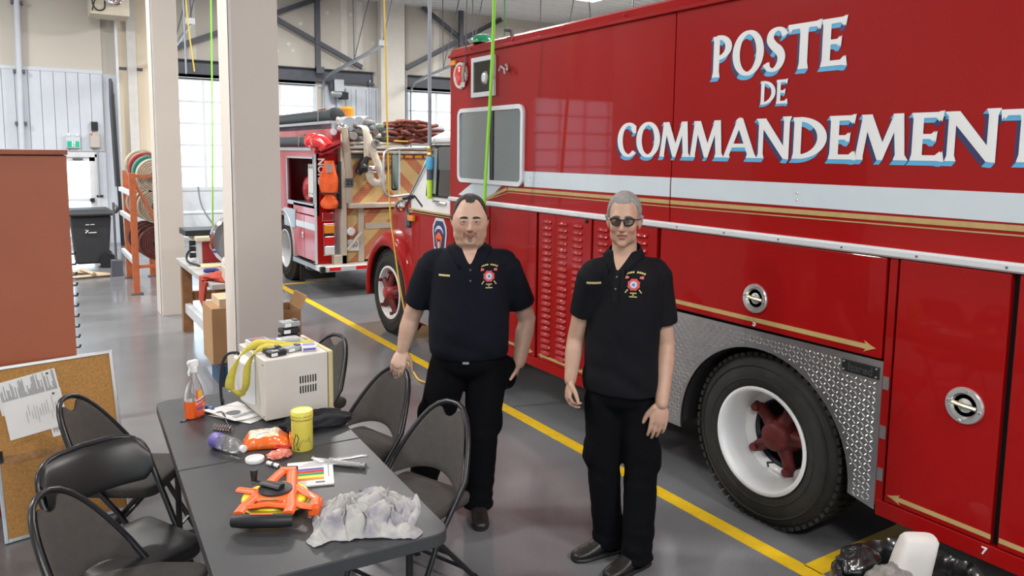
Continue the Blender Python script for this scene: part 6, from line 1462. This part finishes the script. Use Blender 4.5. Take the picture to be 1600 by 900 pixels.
def person(label, loc, rz, c):
    p = thing('person', label, 'person', (loc[0], loc[1], 0), rz)
    T = Matrix.Translation(c['head']) @ Matrix.Rotation(c.get('head_yaw', 0), 4, 'Z') @ Matrix.Rotation(c.get('head_roll', 0), 4, 'Y') @ Matrix.Rotation(c.get('head_pitch', 0), 4, 'X') @ Matrix.Diagonal((c['hs']*c.get('hw', 1), c['hs'], c['hs'], 1))
    Ry = RZ(c.get('yaw', 0))
    g = G()
    head_base(g, T, c.get('jaw', 1), c.get('fat', 0))
    nb = Vector(c['neck']); hb = T @ Vector((0, .025, -.06))
    cap(g, [nb + Vector((0, .01, -.06)), nb, hb], [c['neck_r']*1.15, c['neck_r'], c['neck_r']*.95], 20)
    V_ = Vector(c['vee'])
    for e in c['torso_in']: g.ell(e[0], e[1], Ry)
    for arm in c['arms']:
        r = arm['r']; sh, el, wr = [Vector(q) for q in arm['j']]
        mid = el.lerp(wr, .32)
        cap(g, [sh, sh.lerp(el, .5), el, mid, wr], [r[0], r[0]*.93, r[1], r[1]*1.06, r[2]], 18)
    for leg in c['legs']:
        hp, kn, an = [Vector(q) for q in leg['j']]; cap(g, [hp, kn, an, an + Vector((0, 0, -.04))], [.075, .052, .040, .036], 14)
    base = remesh(g, .006, 10)
    g = G(); g.add([v.co for v in base.vertices], [tuple(q.vertices) for q in base.polygons]); bpy.data.meshes.remove(base)
    b0 = BVHTree.FromPolygons([Vector(q) for q in g.v], g.f); yes = []
    for s in (-1, 1):
        h_ = b0.ray_cast(T @ Vector((s*.031, -.25, .0)), (T.to_3x3() @ Vector((0, 1, 0))).normalized()); yes.append((T.inverted() @ h_[0]).y)
    ye = sum(yes)/2 + .0098
    head_prims(g, T, c.get('jaw', 1), c.get('fat', 0), c.get('mouth', 0), ye)
    for arm in c['arms']:
        if arm.get('hand'): hand_prims(g, Vector(arm['j'][2]), **arm['hand'])
    body = remesh(g, .0036, 3)
    # tints on skin: lips, beard shadow, flush
    Ti = T.inverted(); col = body.color_attributes.new('tint', 'FLOAT_COLOR', 'POINT'); buf = np.ones((len(body.vertices), 4), dtype=np.float32)
    for i, v in enumerate(body.vertices):
        if v.co.z < c['head'][2] - .2*c['hs']: 
            continue
        q = Ti @ v.co
        if q.y > .03: continue
        k = np.array([1., 1., 1.]); mo = c.get('mouth', 0); ax = abs(q.x); front = q.y < -.045
        sst = lambda e0, e1, x_: (lambda t_: t_*t_*(3 - 2*t_))(min(1., max(0., (x_ - e0)/(e1 - e0))))
        mixk = lambda col_, f_: k*(1 - f_) + k*np.array(col_)*f_
        nzv = .5 + .5*noise.noise(q*160)
        if front:
            if c.get('stubble') and q.z < -.02: k = mixk(c['stubble'], sst(-.02, -.05, q.z))
            if c.get('goatee'):
                d1 = math.hypot(ax/.030, (q.z + .051 + ax*.15)/.0075); d2 = math.hypot(ax/.013, (q.z + .090)/.011); d3 = math.hypot((ax - .029)/.006, (q.z + .066)/.016)
                k = mixk((.30, .25, .24), (1 - sst(.75, 1.25, min(d1, d2, d3)))*(.55 + .4*nzv))
            k = mixk((1.04, .86, .84), .8*(1 - sst(.4, 1.3, math.hypot((ax - .043)/.026, (q.z + .036)/.024))))
            if q.y < -.090: k = mixk((1.04, .86, .84), .7*(1 - sst(.5, 1.2, math.hypot(ax/.016, (q.z + .034)/.016))))
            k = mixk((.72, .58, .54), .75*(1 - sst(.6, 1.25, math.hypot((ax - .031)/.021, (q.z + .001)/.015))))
            lip = math.hypot(ax/.0245, (q.z + .0665)/(.0105 + mo*.6))
            k = mixk((.80, .50, .50), 1 - sst(.8, 1.08, lip))
            gap = math.hypot(ax/.0215, (q.z + .0664 + mo*.2)/(.0016 + mo*.55))
            k = mixk((.30, .20, .20) if mo == 0 else (.95, 1.15, 1.3), 1 - sst(.7, 1.15, gap))
            if mo and .9 < gap < 1.5: k = mixk((.45, .35, .35), .6)
            k = mixk((.86, .80, .78), .5*(1 - sst(.3, 1., abs(math.hypot(ax - .040, (q.z + .062)*.6) - .012)/.004)) if .03 < ax < .06 and -.085 < q.z < -.03 else 0)
        buf[i, :3] = k
    col.data.foreach_set('color', buf.ravel())
    bo = O('body', body, c['skin'], p, local=True)
    bvh = bvh_of(body)
    # eyes, brows
    for s in (-1, 1):
        e = G().ell((s*.031, ye, .0002), (.0135, .0135, .0122), nu=18, nv=12)
        eo = O('eye', e.xf(T), M('eye_white', (.70, .66, .62), rough=.15, coat=.6), bo, local=True, smooth=True)
        ir = G().ell((s*.031 + c.get('gaze', 0), ye - .0102, .0008), (.0060, .0042, .0062), nu=14, nv=8)
        O('iris', ir.xf(T), M('eye_brown', (.035, .022, .015), rough=.1, coat=1), bo, local=True, smooth=True)
        P = []
        for t_ in np.linspace(0, 1, 8):
            x = s*(.012 + .038*t_); z = .0215 + .005*math.sin(t_*2.4) - .004*t_
            o_, d_ = T @ Vector((x, -.2, z)), (T.to_3x3() @ Vector((0, 1, 0))).normalized(); hit = bvh.ray_cast(o_, d_)
            P.append((hit[0] - d_*.0015) if hit[0] else T @ Vector((x, -.075, z)))
        O('eyebrow', G().tube(P, [.0036, .0056, .0062, .0062, .0056, .0046, .0036, .002], 6, sq=(1, .5)), c['browm'], bo, local=True, smooth=True)
    # hair shell
    nu, nv = 150, 80; cc = Vector((0, .018, .02)); vs = []; keep = []
    for j in range(nv + 1):
        el = math.radians(-48 + 138*j/nv)
        for i in range(nu):
            az = 2*PI*i/nu; d_ = Vector((math.sin(az)*math.cos(el), -math.cos(az)*math.cos(el), math.sin(el)))
            o_ = T @ (cc + d_*.3); dw = (T.to_3x3() @ -d_).normalized(); hit = bvh.ray_cast(o_, dw)
            q = Ti @ hit[0] if hit[0] is not None else cc + d_*.09
            A = math.degrees(az); A = A if A <= 180 else A - 360
            lim = np.interp(abs(A), c['hair_a'], c['hair_z']) + .005*noise.noise(Vector((az*9, 0, 1)))
            th = c['hair_t']*min(1, max(.15, (q.z - lim)/.02))*(1 + .16*noise.noise(Vector((q.x*120, q.y*60, q.z*60))) + .12*noise.noise(q*260))
            vs.append(T @ (q + d_*th)); keep.append(q.z > lim)
    fs = []
    for j in range(nv):
        for i in range(nu):
            f = (j*nu + i, j*nu + (i+1) % nu, (j+1)*nu + (i+1) % nu, (j+1)*nu + i)
            if sum(keep[k] for k in f) >= 3: fs.append(f)
    hg = G(); hg.add(vs, fs)
    ho = O('hair', hg, c['hairm'], p, local=True, smooth=True, ang=180, recalc=False)
    md = ho.modifiers.new('thickness', 'SOLIDIFY'); md.thickness = .006; md.offset = -1
    # polo shirt
    g = G()
    ctr = Vector((c['cx'], 0, 0))
    g.loft([[ctr + Ry @ Vector((hw*math.copysign(abs(math.cos(a))**.8, math.cos(a)), (fr_ if math.sin(a) < 0 else bk_)*math.copysign(abs(math.sin(a))**.85, math.sin(a)), 0)) + Vector((0, 0, z)) for a in np.linspace(0, 2*PI, 40, endpoint=False)] for z, hw, fr_, bk_ in c['shirt']])
    for arm in c['arms']:
        sh, el = Vector(arm['j'][0]), Vector(arm['j'][1]); k = arm['slv']; e_ = sh.lerp(el, k)
        cap(g, arm['trap'], arm['trap_r'], 22)
        g.tube([sh + (sh - el).normalized()*.03, sh, sh.lerp(el, k*.5), e_, e_ + (el - sh).normalized()*.004], [arm['sr'][0]*.75, arm['sr'][0], (arm['sr'][0] + arm['sr'][1])/2, arm['sr'][1], arm['sr'][1]*.99], 24)
    sm_ = remesh(g, .0075, 9)
    def wf(q):
        return .006*noise.noise(Vector((q.x*9, q.y*9, q.z*4.5 + 3))) + .0035*noise.noise(Vector((q.x*22 + q.z*8, q.y*14, q.z*10))) + c.get('wr', .003)*math.sin(q.z*38 + q.x*14 + 3*noise.noise(q*5))*max(0., min(1, (1.18 - q.z)/.2))
    wrinkle(sm_, wf)
    so = O('polo_shirt', sm_, c['shirtm'], p, local=True)
    sb_ = bvh_of(sm_)
    Fd = Ry @ Vector((0, 1, 0))
    def onshirt(x, z, off=.002, cx_=0.):
        o_ = Ry @ Vector((x, -.6, 0)) + Vector((c['cx'], 0, z)); h_ = sb_.ray_cast(o_, Fd)
        return (h_[0] - Fd*off) if h_[0] is not None else o_ + Fd*.45
    def skin_patch():
        P = []; nr, nc = 8, 8; zv_ = V_.z
        for j in range(nr + 1):
            t_ = j/nr; z = zv_ + .098*t_; hw_ = .004 + .048*t_**.85
            for i in range(nc + 1):
                x = c['plk'] + hw_*(2*i/nc - 1); o_ = Ry @ Vector((x, -.6, 0)) + Vector((c['cx'], 0, z)); ds = []
                for bb in (sb_, bvh):
                    h_ = bb.ray_cast(o_, Fd)
                    if h_[0] is not None: ds.append(h_[3])
                P.append(o_ + Fd*(min(ds) - .0025 if ds else .5))
        gp_ = G().add(P, [(j*(nc+1)+i, j*(nc+1)+i+1, (j+1)*(nc+1)+i+1, (j+1)*(nc+1)+i) for j in range(nr) for i in range(nc)])
        me_ = gp_.mesh('neck_skin', True, 180, False); ca = me_.color_attributes.new('tint', 'FLOAT_COLOR', 'POINT')
        ca.data.foreach_set('color', [1.]*4*len(me_.vertices)); return O('neck_skin', me_, c['skin'], bo, local=True)
    skin_patch()
    def decal(name, pts, mat, off=.002, par=None):
        P = [onshirt(x, z, off) for x, z in pts]; n = len(P); cen = onshirt(sum(a for a, b in pts)/n, sum(b for a, b in pts)/n, off)
        return O(name, G().add(P + [cen], [(i, (i+1) % n, n) for i in range(n)]), mat, par or so, local=True, solid=.0015)
    # collar
    cn = Vector(c['collar']); cr_ = c['collar_r']; rows = [[], [], []]; N = 34
    for i in range(N + 1):
        a = math.radians(c.get('gap', 24) + (360 - 2*c.get('gap', 24))*i/N); fr = math.cos(a); side_ = math.sin(a)
        tip = max(0., (abs(a - PI) - 2.0)/.72); tip = min(1, tip)**2
        dirn = Ry @ Vector((side_, -fr, 0))
        base = cn + Vector((0, 0, -.055*max(0, fr)**1.3 + .022*max(0, -fr)))
        rows[0].append(base + dirn*(cr_*.97) + Vector((0, 0, -.015)))
        rows[1].append(base + dirn*(cr_*(1.0 + .02*abs(side_))) + Vector((0, 0, .034 - .010*max(0, fr))))
        o2 = base + dirn*(cr_*1.26 + .012*tip) + Vector((0, 0, -.012 - .030*tip))
        h_ = sb_.find_nearest(o2)
        if h_[0] is not None and (o2 - h_[0]).dot(h_[1]) < .006: o2 = h_[0] + h_[1]*.007
        rows[2].append(o2)
    n = N + 1; O('collar', G().add(rows[0] + rows[1] + rows[2], [(r*n + i, r*n + i + 1, (r+1)*n + i + 1, (r+1)*n + i) for r in range(2) for i in range(N)]), c['shirtm'], so, local=True, smooth=True, ang=70, solid=.004)
    zv = V_.z; px_ = c['plk']
    O('placket', G().grid(lambda u, v: onshirt(px_ + .032*(u - .5), zv - .004 - .146*v, .0025), 4, 14), c['shirtm'], so, local=True, solid=.0015)
    for k in range(2):
        q = onshirt(px_ + .002, zv - .03 - .055*k, .005); O('button', G().ell(q, (.005, .003, .005), nu=10, nv=6), M('button_grey', (.16, .16, .17), rough=.3), so, local=True)
    bx, bz, bs = c['badge']
    bl = decal('chest_badge', [(bx + bs*.45*math.cos(a)*(1 if k % 2 else .86), bz + bs*.45*math.sin(a)*(1 if k % 2 else .86)) for k, a in enumerate(np.linspace(0, 2*PI, 16, endpoint=False))], M('embroidery_red', (.62, .09, .08), rough=.7), .003)
    decal('badge_centre', [(bx + bs*.24*math.cos(a), bz + bs*.24*math.sin(a)) for a in np.linspace(0, 2*PI, 14, endpoint=False)], M('embroidery_pale', (.55, .62, .72), rough=.7), .0045)
    decal('badge_core', [(bx + bs*.11*math.cos(a), bz + bs*.11*math.sin(a)) for a in np.linspace(0, 2*PI, 10, endpoint=False)], M('embroidery_blue', (.12, .22, .48), rough=.7), .006)
    EY = M('embroidery_yellow', (.62, .50, .22), rough=.7)
    for s in (-1, 1):
        decal('axe_head', [(bx + s*bs*.36, bz + bs*.42), (bx + s*bs*.62, bz + bs*.38), (bx + s*bs*.60, bz + bs*.60), (bx + s*bs*.38, bz + bs*.56)], M('embroidery_coral', (.70, .14, .13), rough=.7), .0035)
        decal('axe_handle', [(bx + s*bs*.34, bz - bs*.36), (bx + s*bs*.40, bz - bs*.32), (bx + s*bs*.58, bz - bs*.56), (bx + s*bs*.52, bz - bs*.60)], EY, .0035)
    for k in range(9):
        x = bx + bs*(-.60 + .145*k); zz = bz + bs*(.80 - .5*((k - 4)/8.)**2)
        if k != 4: decal('arched_stitching', [(x, zz), (x + bs*.115, zz), (x + bs*.115, zz + bs*.11), (x, zz + bs*.11)], EY, .003)
    for (w0, zz) in ((.22, -.62), (.06, -.74), (.26, -.88)): decal('lower_stitching', [(bx - bs*w0, bz + bs*zz), (bx + bs*w0, bz + bs*zz), (bx + bs*w0, bz + bs*(zz + .07)), (bx - bs*w0, bz + bs*(zz + .07))], EY, .003)
    nx, nz = c['name']; nl = None
    for k in range(7): 
        x = nx - .028 + .0085*k; q = decal('name_stitching', [(x, nz), (x + .0068, nz + .0008), (x + .0068, nz + .0105), (x, nz + .0095)], EY, .003)
    # trousers
    g = G()
    for e in c['hips']: g.ell(e[0], e[1], Ry, nu=28, nv=18)
    for leg in c['legs']:
        hp, kn, an = [Vector(q) for q in leg['j']]; r = leg['r']
        g.tube([hp + Vector((0, 0, .06)), hp, hp.lerp(kn, .5), kn, kn.lerp(an, .5), an + Vector((0, 0, .03)), an + Vector((0, 0, -.035))], [r[0]*.8, r[0], (r[0] + r[1])*.52, r[1], (r[1] + r[2])*.5, r[2], r[2]*1.04], 24)
        pk_ = hp.lerp(kn, .78) + Vector((leg['side']*r[1]*.75, 0, 0)); g.ell(pk_, (.045, .075, .095))
    tm_ = remesh(g, .009, 6)
    def wt(q):
        lo = max(0., min(1., (.35 - q.z)/.25)); kn_ = math.exp(-((q.z - .47)/.12)**2); hp_ = math.exp(-((q.z - .80)/.10)**2)
        return .006*noise.noise(Vector((q.x*10, q.y*10, q.z*3))) + (.010*lo + .006*kn_ + .004*hp_)*noise.noise(Vector((q.x*6, q.y*6, q.z*24)))
    wrinkle(tm_, wt)
    to = O('trousers', tm_, c['trm'], p, local=True)
    if c.get('buckle'): O('belt_buckle', G().obb(c['buckle'], (.034, .006, .012)), ALU, to, local=True)
    for leg in c['legs']: shoe(p, leg['j'][2], leg['toe'])
    if c.get('glasses'):
        gl = G()
        def gp(x, z): 
            return T @ Vector((x, -.094 + 6.5*x*x, z))
        lens = []
        for s in (-1, 1):
            pts = [(q.x, q.y) for q in smooth_path([(.008, .012, 0), (.010, -.004, 0), (.015, -.013, 0), (.024, -.0165, 0), (.042, -.0145, 0), (.052, -.007, 0), (.0565, .004, 0), (.056, .012, 0), (.040, .0155, 0), (.018, .015, 0)], 3)]
            lens.append([gp(s*x, z) for x, z in pts]); gl.tube(lens[-1], .0026, 6, closed=True)
            gl.tube([gp(s*.012, .0135), gp(s*.035, .0155), gp(s*.058, .013)], .0036, 6)
            gl.tube([gp(s*.058, .011), T @ Vector((s*.077, -.055, .010)), T @ Vector((s*.083, .0, .008)), T @ Vector((s*.083, .02, .0))], .0028, 6)
        gl.tube([gp(-.008, .009), gp(0, .011), gp(.008, .009)], .0028, 6)
        go = O('glasses', gl, BLACKG, p, local=True, smooth=True)
        LG = glass_mat('tinted_lens', (.62, .56, .47), .03)
        for L_ in lens: O('lens', G().prism(L_, Vector(T.to_3x3() @ Vector((0, .0015, 0)))), LG, go, local=True)
    return p

SKL = skin_mat('skin_fair', (.56, .36, .27)); SKR = skin_mat('skin_tanned', (.50, .31, .225))
POLO = M('navy_black_polo', (.0045, .0058, .0115), rough=.85, var=.10, scale=60, spec=.22)
POLO2 = M('black_polo', (.0048, .0053, .0080), rough=.82, var=.10, scale=60, spec=.22)
TRS = M('black_trousers', (.0026, .0029, .0042), spec=.15, rough=.9, var=.15, scale=40)
HRL = M('dark_brown_hair', (.022, .017, .014), rough=.55, var=.4, scale=240, bump=.5, bscale=260)
HRR = M('grey_hair', (.30, .29, .28), rough=.6, var=.5, scale=260, bump=.6, bscale=260)
BRL = M('dark_brow', (.030, .022, .018), rough=.8); BRR = M('grey_brown_brow', (.10, .08, .065), rough=.8)
C0 = (.25, .25, .2)
person('heavyset man in navy polo shirt with one hand on a chair back', (2.0, 3.565), math.atan2(-.472, .881), dict(
    head=(.0, -.045, 1.640), hs=1.055, hw=1.02, jaw=1.16, fat=1., goatee=True, stubble=(.90, .87, .86), gaze=.0, head_pitch=.06,
    neck=(0, .0, 1.465), neck_r=.070, vee=(.0, -.132, 1.415), skin=SKL, hairm=HRL, browm=BRL, hair_t=.007,
    hair_a=(0, 15, 28, 42, 55, 64, 74, 82, 90, 108, 125, 180), hair_z=(.092, .094, .106, .104, .070, .030, .0, -.006, .018, .024, -.055, -.070),
    torso_in=[((0, 0, 1.28), (.17, .10, .20)), ((0, -.03, 1.05), (.18, .13, .20))],
    shirt=[(.895, .200, .160, .12), (.93, .216, .178, .13), (1.0, .220, .188, .135), (1.08, .220, .188, .135), (1.18, .217, .176, .135), (1.27, .214, .162, .135), (1.34, .212, .150, .130), (1.40, .208, .132, .120), (1.44, .190, .115, .110), (1.465, .155, .090, .100), (1.487, .115, .066, .090), (1.505, .085, .048, .080)],
    arms=[dict(trap=[(-.07, .01, 1.425), (-.185, .012, 1.398)], trap_r=[.066, .080], j=((-.200, .012, 1.385), (-.318, .085, 1.085), (-.366, .068, .905)), r=(.062, .050, .034), slv=.72, sr=(.084, .078),
               hand=dict(d=(-.25, -.55, -.80), nrm=(0, .6, -.8), side=(.9, -.2, -.1), curls=[(.55, .40, .25), (.6, .4, .25), (.65, .4, .25), (.65, .45, .25)], size=1.08, thumb=(.50, .55, .55))),
          dict(trap=[(.07, .01, 1.425), (.185, .012, 1.398)], trap_r=[.066, .080], j=((.200, .012, 1.385), (.325, .075, 1.075), (.275, -.02, .855)), r=(.062, .050, .036), slv=.72, sr=(.084, .078),
               hand=dict(d=(-.35, -.10, -1), nrm=(-1, 0, .2), side=(0, -1, 0), curls=[(.2, .2, .2)]*4))],
    collar=(0, .0, 1.472), collar_r=.083, cx=0., plk=.0, badge=(.100, 1.352, .070), name=(-.135, 1.350), wr=.0025,
    hips=[((0, -.005, .88), (.205, .150, .115)), ((0, -.02, .95), (.210, .155, .06)), ((.215, -.03, .80), (.05, .07, .09))],
    legs=[dict(j=((-.105, 0, .84), (-.195, -.02, .47), (-.262, .07, .085)), r=(.110, .088, .078), toe=(-.3, -1), side=-1),
          dict(j=((.105, 0, .84), (.070, -.055, .46), (.055, -.045, .085)), r=(.112, .092, .084), toe=(.05, -1), side=1)],
    shirtm=POLO, trm=TRS, buckle=(-.02, -.172, .895)))
person('grey haired man with dark rimmed glasses in black polo shirt', (2.365, 2.755), math.atan2(-.647, .763), dict(
    head=(.014, -.035, 1.692), hs=1.0, hw=.94, jaw=.95, fat=0., stubble=(.93, .90, .89), head_yaw=-.10, head_roll=.0, head_pitch=.05, mouth=.005, yaw=math.radians(-20),
    neck=(.022, .0, 1.520), neck_r=.060, vee=(-.022, -.108, 1.462), skin=SKR, hairm=HRR, browm=BRR, hair_t=.010,
    hair_a=(0, 25, 42, 55, 64, 74, 82, 90, 108, 125, 180), hair_z=(.082, .083, .088, .066, .034, .006, -.008, .016, .024, -.050, -.065),
    torso_in=[((.02, 0, 1.33), (.145, .09, .20)), ((.02, -.01, 1.10), (.14, .10, .2))],
    shirt=[(.858, .186, .128, .118), (.90, .188, .130, .12), (1.0, .184, .130, .12), (1.12, .181, .130, .118), (1.22, .182, .130, .118), (1.32, .186, .128, .118), (1.40, .184, .118, .110), (1.45, .165, .105, .100), (1.485, .130, .080, .090), (1.515, .095, .056, .080), (1.545, .070, .040, .068)],
    arms=[dict(trap=[(-.04, -.02, 1.465), (-.122, -.042, 1.435)], trap_r=[.056, .068], j=((-.130, -.045, 1.425), (-.202, .03, 1.105), (-.222, -.03, .905)), r=(.050, .042, .030), slv=.62, sr=(.072, .066),
               hand=dict(d=(-.10, -.28, -1), nrm=(.85, .25, -.15), side=(.25, -.95, .1), curls=[(.75, .75, .4), (.55, .7, .4), (.5, .7, .45), (.5, .7, .45)], size=1.0, thumb=(.70, .45, .45))),
          dict(trap=[(.08, .02, 1.465), (.165, .055, 1.437)], trap_r=[.056, .072], j=((.178, .06, 1.425), (.232, .045, 1.085), (.212, -.105, .838)), r=(.052, .044, .031), slv=.70, sr=(.076, .070),
               hand=dict(d=(-.14, -.08, -1), nrm=(-.25, .95, -.1), side=(-.95, -.25, 0), curls=[(.10, .22, .2), (.12, .25, .2), (.15, .28, .2), (.2, .3, .25)], size=1.10, thumb=(.75, .42, .30)))],
    collar=(.022, .0, 1.525), collar_r=.072, cx=.02, plk=.005, badge=(.088, 1.402, .066), name=(-.095, 1.395), wr=.0035,
    hips=[((.025, 0, .86), (.165, .118, .11)), ((.03, 0, .93), (.165, .118, .08))],
    legs=[dict(j=((-.060, .01, .82), (-.050, .00, .47), (-.020, .045, .085)), r=(.092, .080, .076), toe=(-.85, -.55), side=-1),
          dict(j=((.110, -.01, .82), (.130, -.03, .47), (.120, -.075, .085)), r=(.095, .082, .078), toe=(-.72, -.70), side=1)],
    shirtm=POLO2, trm=TRS, glasses=True))
